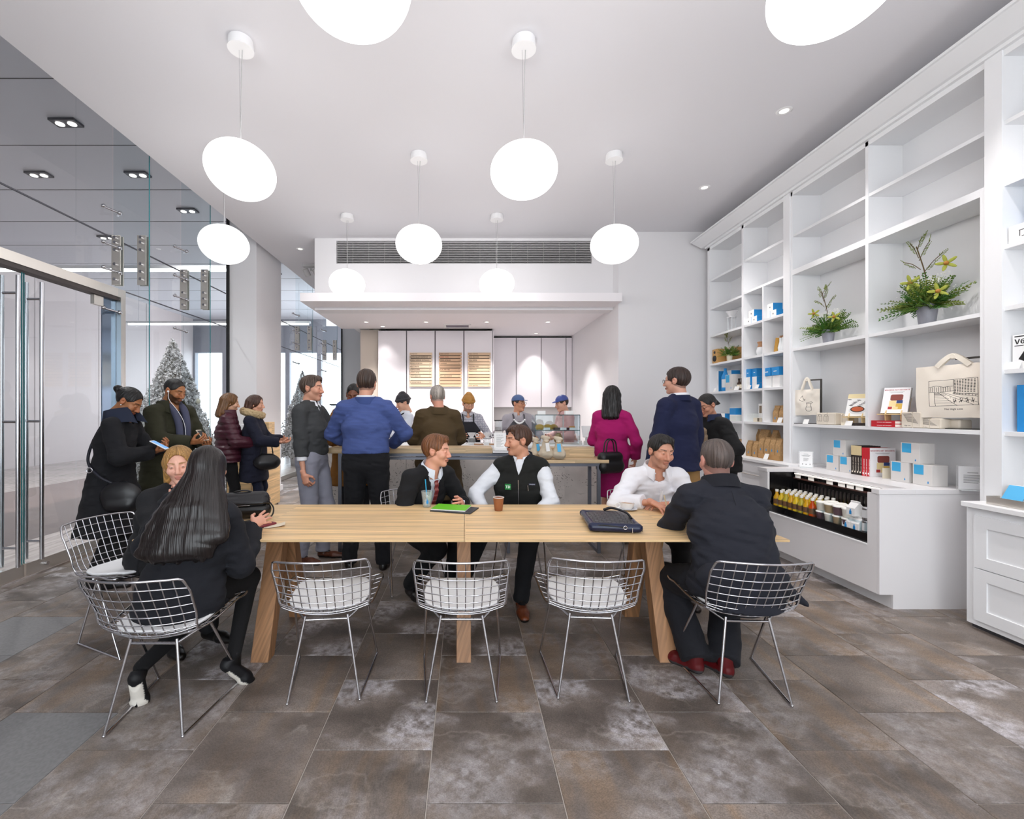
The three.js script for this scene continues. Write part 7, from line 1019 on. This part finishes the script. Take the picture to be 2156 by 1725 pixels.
barista({ label: 'barista in a dark knitted hat and pale shirt behind the counter', at: [-.885, 6.62], yaw: -62, H: 1.70, skin: 0xd7a78c, hairColor: 0x2b1d16, hair: ['beanie', { color: 0x1d1d24 }], hair2: ['short', { t: .008 }], hp: 18, handL: [.1, 1.12, .32], handR: [-.1, 1.1, .32], wear: [W.trousers({ color: 0x15161b }), W.top({ name: 'shirt', color: 0xd7dde8, e: .014, hem: .05, collar: {} }), apron(0x15161b), W.shoes({ color: 0x111111 })] });
barista({ label: 'bearded barista in a mustard knitted hat and dark apron', at: [.03, 6.6], yaw: 4, H: 1.69, skin: 0xd9a386, hairColor: 0x4a2f20, hair: ['beanie', { color: 0xa8762f }], hair2: ['short', { t: .008 }], beard: .55, hp: 22, hy: 12, lean: 6, handL: [.20, 1.10, .30], handR: [-.16, 1.1, .28], wear: [W.trousers({ color: 0x15161b }), W.top({ name: 'shirt', e: .014, hem: .05, m: vcCloth, col: check(new THREE.Color(.56, .56, .60), new THREE.Color(.30, .30, .36)), collar: { m: cloth(0xb9b9c0) } }), apron(0x202127), W.shoes({ color: 0x111111 })], extra: glassesOn(0x6b6a66, .0012) });
barista({ label: 'smiling barista in a blue cap, glasses and grey apron', at: [.765, 6.62], yaw: 2, H: 1.68, skin: 0xc98f70, hairColor: 0x241711, hair: ['cap', { color: 0x47608f }], hair2: ['short', { t: .007 }], hp: -2, hy: 42, handL: [.24, 1.06, .2], handR: [-.24, 1.06, .2], wear: [W.trousers({ color: 0x15161b }), W.top({ name: 'sweatshirt', color: 0xa49fa6, e: .02, hem: .05, collar: { color: 0xb9b3b6 } }), apron(0x4a484e), W.shoes({ color: 0x111111 })],
  extra(J, root) { glassesOn(0x1a1310, .0018)(J, root); const g = new THREE.CylinderGeometry(.082, .086, .006, 28, 1, false, -PI / 2, PI); g.scale(.92, 1, 1.0); rot(g, .12); g.translate(0, .048, .062); part(root, 'cap_brim', J.toHead(g), M(0x3d5684, .85)); for (let i = 0; i < 9; i++) { const a = -1 + i / 4; part(root, 'white_flower', mv(new THREE.SphereGeometry(.014, 8, 6), pLine(J, -.13 + .05 * a * a, a * .075, .155 - .02 * a * a).x, pLine(J, -.13 + .05 * a * a, a * .075, .155).y, pLine(J, 0, a * .075, .15).z), mat.white); } } });
barista({ label: 'barista in a blue cap and pink shirt turned away behind the pastry case', at: [1.58, 7.0], yaw: -75, H: 1.70, skin: 0xd8a78f, hairColor: 0x2b1d16, hair: ['cap', { color: 0x3c4f96 }], hair2: ['short', { t: .007 }], hp: 12, lean: 8, handL: [.12, 1.05, .3], handR: [-.12, 1.05, .3], wear: [W.trousers({ color: 0x15161b }), W.top({ name: 'shirt', color: 0xc9a3a0, e: .016, hem: .05, collar: {} }), W.shoes({ color: 0x111111 })], extra(J, root) { const g = new THREE.CylinderGeometry(.082, .086, .006, 28, 1, false, -PI / 2, PI); rot(g, .12); g.translate(0, .048, .062); part(root, 'cap_brim', J.toHead(g), M(0x33458a, .85)); } });
// magenta dress
person({ label: 'person in a magenta dress with a black handbag at the bar end', at: [1.60, 4.95], yaw: 150, H: 1.74, fem: true, cell: .013, hc: .006, skin: 0xd9a58a, hairColor: 0x120d0c, hair: ['long', { len: .22, color: 0x120d0c }], bareLegs: true, heel: .06, footL: [.1, .145, 0], footR: [-.1, .145, 0], handL: [.1, 1.1, .3], handR: [-.22, .92, .12], wear: [W.skirt({ color: 0x9c0a5c, hem: .52, flare: -.0 }), W.top({ name: 'dress_top', color: 0xa50b62, e: .018, hem: .02, cuff: -.03, folds: .006 }), W.shoes({ color: 0x15110f, heel: .06 })] });
{ const t = thing('handbag', 'large black handbag carried by the person in magenta', 'handbag', [1.50, .80, -4.70], .4), A = new Field(.02); A.rc(V(-.09, .08, 0), V(.09, .08, 0), .075, .075); A.rc(V(-.09, .17, 0), V(.09, .17, 0), .06, .06); part(t, 'bag_body', nets(A, .012), M(0x131316, .4)); for (const z of [-.02, .02]) part(t, 'handle', tube([V(-.07, .23, z), V(-.05, .33, z), V(0, .36, z), V(.05, .33, z), V(.07, .23, z)], .007, 20, 6), mat.black); }
// navy suit
person({ label: 'tall person in a navy jacket and tan trousers walking past the shelves', at: [2.02, 4.3], yaw: 205, H: 1.88, cell: .012, hc: .005, skin: 0xd19c86, hairColor: 0x2c1c16, hair: ['short', { t: .012, nape: -.07 }], hy: 22, hp: 0, handL: [.30, .90, .06], handR: [-.30, .90, .05], footL: [.11, .085, .18], footR: [-.11, .085, -.20], wear: [W.trousers({ color: 0x9a7648, e: .014 }), W.top({ name: 'shirt', color: 0xe9e9ee, e: .008, hem: .0, collar: { h: .055 } }), W.top({ name: 'jacket', color: 0x131a3c, e: .026, hem: .13, flare: .01, folds: .006, open: .3, collar: { r: .08, h: .035, drop: .05, gap: .8 } }), W.shoes({ color: 0x2c1a12 })], extra: glassesOn(0x1a1412, .0016) });
// black jacket by the shelves
person({ label: 'person in a black jacket and glasses bending towards the shelves', at: [2.74, 4.85], yaw: -70, H: 1.68, fem: true, cell: .013, hc: .005, skin: 0xc98f74, hairColor: 0x0e0b0b, hair: ['pony', { nape: -.05 }], hp: 22, lean: 14, hunch: .05, handL: [.14, 1.0, .32], handR: [-.1, 1.05, .30], wear: [W.trousers({ color: 0x0d0d10 }), W.top({ name: 'jacket', color: 0x111113, e: .03, hem: .10, folds: .008, collar: { r: .085, h: .055, drop: .05, out: .02, gap: .5, color: 0x1b2340, thick: .01 } }), W.shoes({ color: 0x111111 })], extra(J, root) { glassesOn(0x0c0c0c, .002)(J, root); const A = new Field(.02); for (let i = 0; i < 5; i++) A.el(pLine(J, -.10 - i * .06, .03, .16), V(.04, .04, .03)); A.mod = (x, y, z) => .012 * (vn3(x * 70, y * 70, z * 70) - .5); part(root, 'fur_trim', nets(A, .010), M(0x8a7560, .95)); } });
// ---------------------------------------------------------------- seated people
const SEAT = .50;
person({ label: 'young person in a black suit and red tie seated beside the iced drink', at: [-.44, 3.80], yaw: 42, H: 1.80, w: 1.1, sh: 1.06, cell: .0105, hc: .0038, skin: 0xe0a58c, hairColor: 0x6b4526, hair: ['short', { t: .013, top: .008, front: 1, color: 0x74492a, rough: .005 }], hip: [0, SEAT + .03, 0], lean: 26, hy: 32, hp: 4, hunch: .03, handL: [.16, .72, .44], handR: [-.06, .66, .42], handLx: { curl: .5 }, handRx: { curl: .5 }, footL: [.14, .085, .34], footR: [-.14, .085, .16], poleL: [.7, -.7, -.3], poleR: [-.8, -.6, -.4],
  wear: [W.trousers({ color: 0x0b0c10, e: .014 }), W.top({ name: 'shirt', color: 0xdfe6f2, e: .007, hem: .0, collar: { r: .069, h: .055, drop: .045, gap: .32, point: .03 } }), W.top({ name: 'jacket', color: 0x0d0e12, e: .022, hem: .06, seatFlap: .14, open: .40, openW: .062, folds: .008, collar: { r: .083, h: .035, drop: .05, out: .02, gap: .9 } }), W.shoes({ color: 0x140f0d })],
  extra(J, root) { const a = J.N, b = []; const pts = []; for (let i = 0; i <= 8; i++) { const h = -.045 - i * .045; pts.push(pLine(J, h, 0, .118 + .02 * sin(i / 8 * PI) + (i < 2 ? -.025 + i * .012 : 0))); } const c = new THREE.CatmullRomCurve3(pts), tie = new THREE.TubeGeometry(c, 24, .02, 8); const p = tie.attributes.position, o = V(0, 0, 0); for (let i = 0; i < p.count; i++) { o.fromBufferAttribute(p, i); let best = 1e9, q = null; for (const s of pts) { const d = s.distanceToSquared(o); if (d < best) { best = d; q = s; } } const f = o.clone().sub(J.N).dot(J.fw) - q.clone().sub(J.N).dot(J.fw); o.addScaledVector(J.fw, -f * .75); p.setXYZ(i, o.x, o.y, o.z); } tie.computeVertexNormals(); part(root, 'tie', tie, M(0xffffff, .6, { map: rep(dataTex(64, (u, v) => { const d = hypot((u * 4) % 1 - .5, (v * 4) % 1 - .5) < .16; return d ? [205, 150, 140] : [112, 30, 34]; }), 2, 8) })); } });
person({ label: 'person in a black fleece vest over a white shirt seated beside the brown cup', at: [.475, 3.84], yaw: -14, H: 1.80, w: 1.08, cell: .0105, hc: .0038, skin: 0xcf977c, hairColor: 0x3b251a, hair: ['short', { t: .011, top: .008, front: 1, rough: .004, color: 0x43291b }], beard: .10, moustache: true, hip: [0, SEAT + .03, 0], lean: 8, hy: -58, hp: 2, handL: [.12, .62, .40], handR: [-.26, .66, .36], poleL: [.9, -.4, -.3], poleR: [-.9, -.4, -.3], footL: [.06, .085, .52], footR: [-.40, .12, .58], toeL: 14, toeR: -30, kneeL: [.1, .4, 1], kneeR: [-.3, .5, 1],
  wear: [W.trousers({ color: 0x0d0f14, e: .012 }), W.top({ name: 'shirt', color: 0xdfe3ea, e: .018, hem: .02, cuff: .0, folds: .010, collar: { r: .066, h: .055, drop: .05, gap: .35, point: .02 } }), W.top({ name: 'fleece_vest', e: .034, hem: .05, seatFlap: .07, sleeves: false, color: 0x121412, open: .13, openW: .045, folds: .006, collar: { r: .078, h: .06, drop: .045, out: .014, gap: .75, thick: .01, color: 0x12141d } }), W.shoes({ color: 0x6e3416, high: .05, rough: .35 })],
  extra(J, root) {
    part(root, 'zip', rod(pLine(J, -.13, 0, .165), pLine(J, -.40, 0, .172), .0028, 6), mat.chrome); part(root, 'pocket_zip', rod(pLine(J, -.17, .075, .163), pLine(J, -.215, .078, .168), .0025, 6), mat.chrome);
    const lg = (w, h, map, hh, l, f) => { const g = new THREE.BoxGeometry(w, h, .004); const m = new THREE.Matrix4().makeBasis(J.lat, J.u, J.fw).setPosition(pLine(J, hh, l, f)); g.applyMatrix4(m); return [g, M(0xffffff, .7, { map })]; };
    let [g, m] = lg(.048, .046, canvasTex(64, 64, (c, w, h) => { c.fillStyle = '#1c8a3f'; c.fillRect(0, 0, w, h); c.fillStyle = '#fff'; c.font = 'bold 42px sans-serif'; c.fillText('TD', 6, 48); }), -.19, -.085, .160); part(root, 'green_emblem', g, m);
    [g, m] = lg(.055, .014, canvasTex(128, 32, (c, w, h) => { c.fillStyle = '#22243a'; c.fillRect(0, 0, w, h); c.fillStyle = '#cfd6e6'; c.font = 'bold 21px sans-serif'; c.fillText('patagonia', 14, 23); }), -.165, .108, .150); part(root, 'sewn_label', g, m);
  } });
person({ label: 'person in a white shirt leaning over the table behind the briefcase', at: [1.51, 3.78], yaw: -4, H: 1.80, w: 1.08, sh: 1.05, cell: .010, hc: .0036, skin: 0xd39a80, hairColor: 0x15100e, hair: ['short', { t: .012, top: .012, front: 1, rough: .004, color: 0x17120f }], beard: .22, hip: [0, SEAT + .03, 0], lean: 25, hunch: .03, hy: 12, hp: 9, hr: -5, handR: [-.14, .80, .55], handL: [-.02, .775, .50], handRx: { curl: .35, dir: [.55, -.25, .8], palm: [0, -1, 0], spread: .6 }, handLx: { curl: .45, dir: [-.95, 0, .1], palm: [0, -1, 0] }, poleL: [1, -.5, -.2], poleR: [-1, -.5, -.2], footL: [.16, .085, .30], footR: [-.16, .085, .1],
  wear: [W.trousers({ color: 0x0b0c10, e: .014 }), W.top({ name: 'shirt', color: 0xf1f1f6, e: .021, hem: .03, cuff: -.06, folds: .011, open: .07, openW: .03, collar: { r: .078, h: .062, drop: .06, out: .018, gap: .5, point: .03 } }), W.shoes({ color: 0x2a1a14 })],
  extra(J, root) { part(root, 'button_placket', tube([0, 1, 2, 3, 4].map(i => pLine(J, -.08 - i * .075, 0, .148 + .014 * sin(i))), .011, 16, 6), M(0xf4f4f8, .9)); } });
// grey suit, back to the camera
person({ label: 'person in a dark grey suit seated with back turned at the front of the table', at: [1.435, 2.385], yaw: 174, H: 1.82, w: 1.12, sh: 1.06, cell: .010, hc: .0036, skin: 0xcf9484, hairColor: 0x4d443f, hair: ['short', { t: .006, top: .001, nape: -.055, color: 0x554a45, rough: .003, cell: .0042 }], hip: [0, SEAT + .04, 0], lean: 20, hunch: .04, hy: 0, hp: 4, noEyes: true, handL: [.07, .81, .60], handR: [-.08, .80, .58], handLx: { curl: .85, dir: [-.1, 0, .9], palm: [-1, 0, 0] }, handRx: { curl: .5 }, poleL: [.5, -.8, 0], poleR: [-.6, -.75, 0], neck: .098, footL: [.17, .085, .13], footR: [.02, .085, .11], toeL: 38, toeR: 30, kneeL: [.25, .3, 1], kneeR: [-.25, .3, 1],
  wear: [W.trousers({ color: 0x17181f, e: .016, flare: .022, folds: .007, cut: .02 }), W.top({ name: 'shirt', color: 0xc9d3e6, e: .006, hem: .0, collar: { r: .072, h: .05, drop: .02 } }), W.top({ name: 'suit_jacket', color: 0x1d1f29, e: .022, hem: .06, seatFlap: .12, flare: .02, folds: .011, open: .3, cuff: .0, collar: { r: .082, h: .062, drop: .07, out: .014, gap: .9, color: 0x16171f } }), W.shoes({ color: 0x5c1418, high: .03, rough: .25, sole: 0x3b3a3c })],
  extra(J, root) { const A = new Field(.03); A.rc(J.up(.02, -.05), V(J.P.x, .44, J.P.z - .10), .13, .10, { u: J.lat, w: 1.75, cut: [[0, -1, 0, -.452]] }); A.rc(J.up(.0, .0).addScaledVector(J.lat, -.19), V(J.P.x, .47, J.P.z - .06).addScaledVector(J.lat, -.30), .05, .02); A.mod = fold(.006); part(root, 'jacket_tail', nets(A, .012), cloth(0x1d1f29)); for (const f of [-.14]) part(root, 'back_seam', tube([0, 1, 2, 3, 4, 5].map(i => pLine(J, -.05 - i * .075, 0, -.135 - .028 * sin(i / 5 * PI) - i * .004)), .0018, 20, 5), M(0x12131a, .9)); } });
// dark-haired woman, back to the camera
person({ label: 'person with long dark hair in a black blazer seated with back turned', at: [-1.43, 2.26], yaw: 172, H: 1.70, fem: true, w: 1.08, sh: 1.06, cell: .010, hc: .0045, skin: 0xd9a58e, hairColor: 0x161012, hair: ['mane', { len: .40, out: .13, dx: .075, wide: 4.5, color: 0x1a1413, rough2: .28, cell: .0048 }], hip: [0, SEAT + .02, 0], lean: 11, side: -8, hy: 14, hp: 2, hr: -4, noEyes: true, handR: [-.17, .80, .34], handRx: { curl: .25, dir: [-.25, .25, .85], palm: [.6, -.5, .3], spread: .5 }, poleR: [-.25, -1, -.25], handL: [.20, .78, .34], handLx: { curl: .5 }, footL: [.19, .17, -.02], footR: [-.19, .17, .16], toeL: 20, toeR: -34, tipL: 50, tipR: 26, tights: true, sock: 0x08080a, heel: .085,
  wear: [W.trousers({ name: 'tights', color: 0x0a0a0d, e: .0, flare: -.004, folds: .001, cut: .03 }), W.top({ name: 'blazer', color: 0x11131b, e: .026, hem: .06, seatFlap: .20, folds: .009, cuff: -.02, collar: { r: .08, h: .03, drop: .05, gap: .8 } }), W.shoes({ color: 0x0d0e13, heel: .085, under: 0xe9e4da, rough: .6 })],
  extra(J, root) { const A = new Field(.03); A.rc(J.up(.16), J.up(-.06, -.01), .105, .145, { u: J.lat, w: 1.38 }); A.rc(J.up(-.02), J.up(-.06, .12), .15, .15, { u: J.lat, w: 1.2 }); A.planes.push([0, -1, 0, -.44]); A.mod = fold(.006, 10, 5); part(root, 'peplum', nets(A, .011), cloth(0x11131b)); part(root, 'waist_band', (() => { const B = new Field(.01); B.rc(J.up(.165), J.up(.13), .132, .132, { u: J.lat, w: 1.36, cut: [[J.u.x, J.u.y, J.u.z, J.u.dot(J.up(.17))], [-J.u.x, -J.u.y, -J.u.z, -J.u.dot(J.up(.125))]] }); return nets(B, .01); })(), cloth(0x0d0f16)); part(root, 'hair_tie', mv(new THREE.TorusGeometry(.031, .003, 6, 20), 0, 0, 0).applyQuaternion(new THREE.Quaternion().setFromUnitVectors(V(0, 0, 1), J.AR.W.clone().sub(J.AR.E).normalize())).translate(J.AR.W.x, J.AR.W.y, J.AR.W.z), mat.black); } });
// blonde woman at the table end
person({ label: 'blonde person in a black cardigan at the table end, chin on hand', at: [-2.02, 2.98], yaw: 62, H: 1.68, fem: true, w: 1.06, sh: 1.1, cell: .0105, hc: .0038, skin: 0xe3ae98, hairColor: 0x9a7440, hair: ['long', { len: .20, spread: .95, tip: .7, color: 0xa47b45, rough2: .38, cell: .005 }], hip: [0, SEAT + .02, .03], lean: 20, hunch: .03, hy: -36, hp: 4, hr: 4, handR: [-.05, .885, .33], handRx: { curl: 1, dir: [.0, .8, .1], palm: [.3, 0, -1] }, poleR: [-.7, -.8, .3], handL: [.15, .77, .42], poleL: [.8, -.6, 0], footL: [.1, .085, .38], footR: [-.1, .085, .3],
  wear: [W.trousers({ color: 0x0d0d11 }), W.top({ name: 'cardigan', color: 0x17181c, e: .024, hem: .06, seatFlap: .1, folds: .009, cuff: -.01 }), W.shoes({ color: 0x111111 })] });
scene.traverse(o => { if (o.isMesh) { o.castShadow = true; o.receiveShadow = true; } if (o.isLight && o.shadow) o.castShadow = true; });
renderer.render(scene, camera);
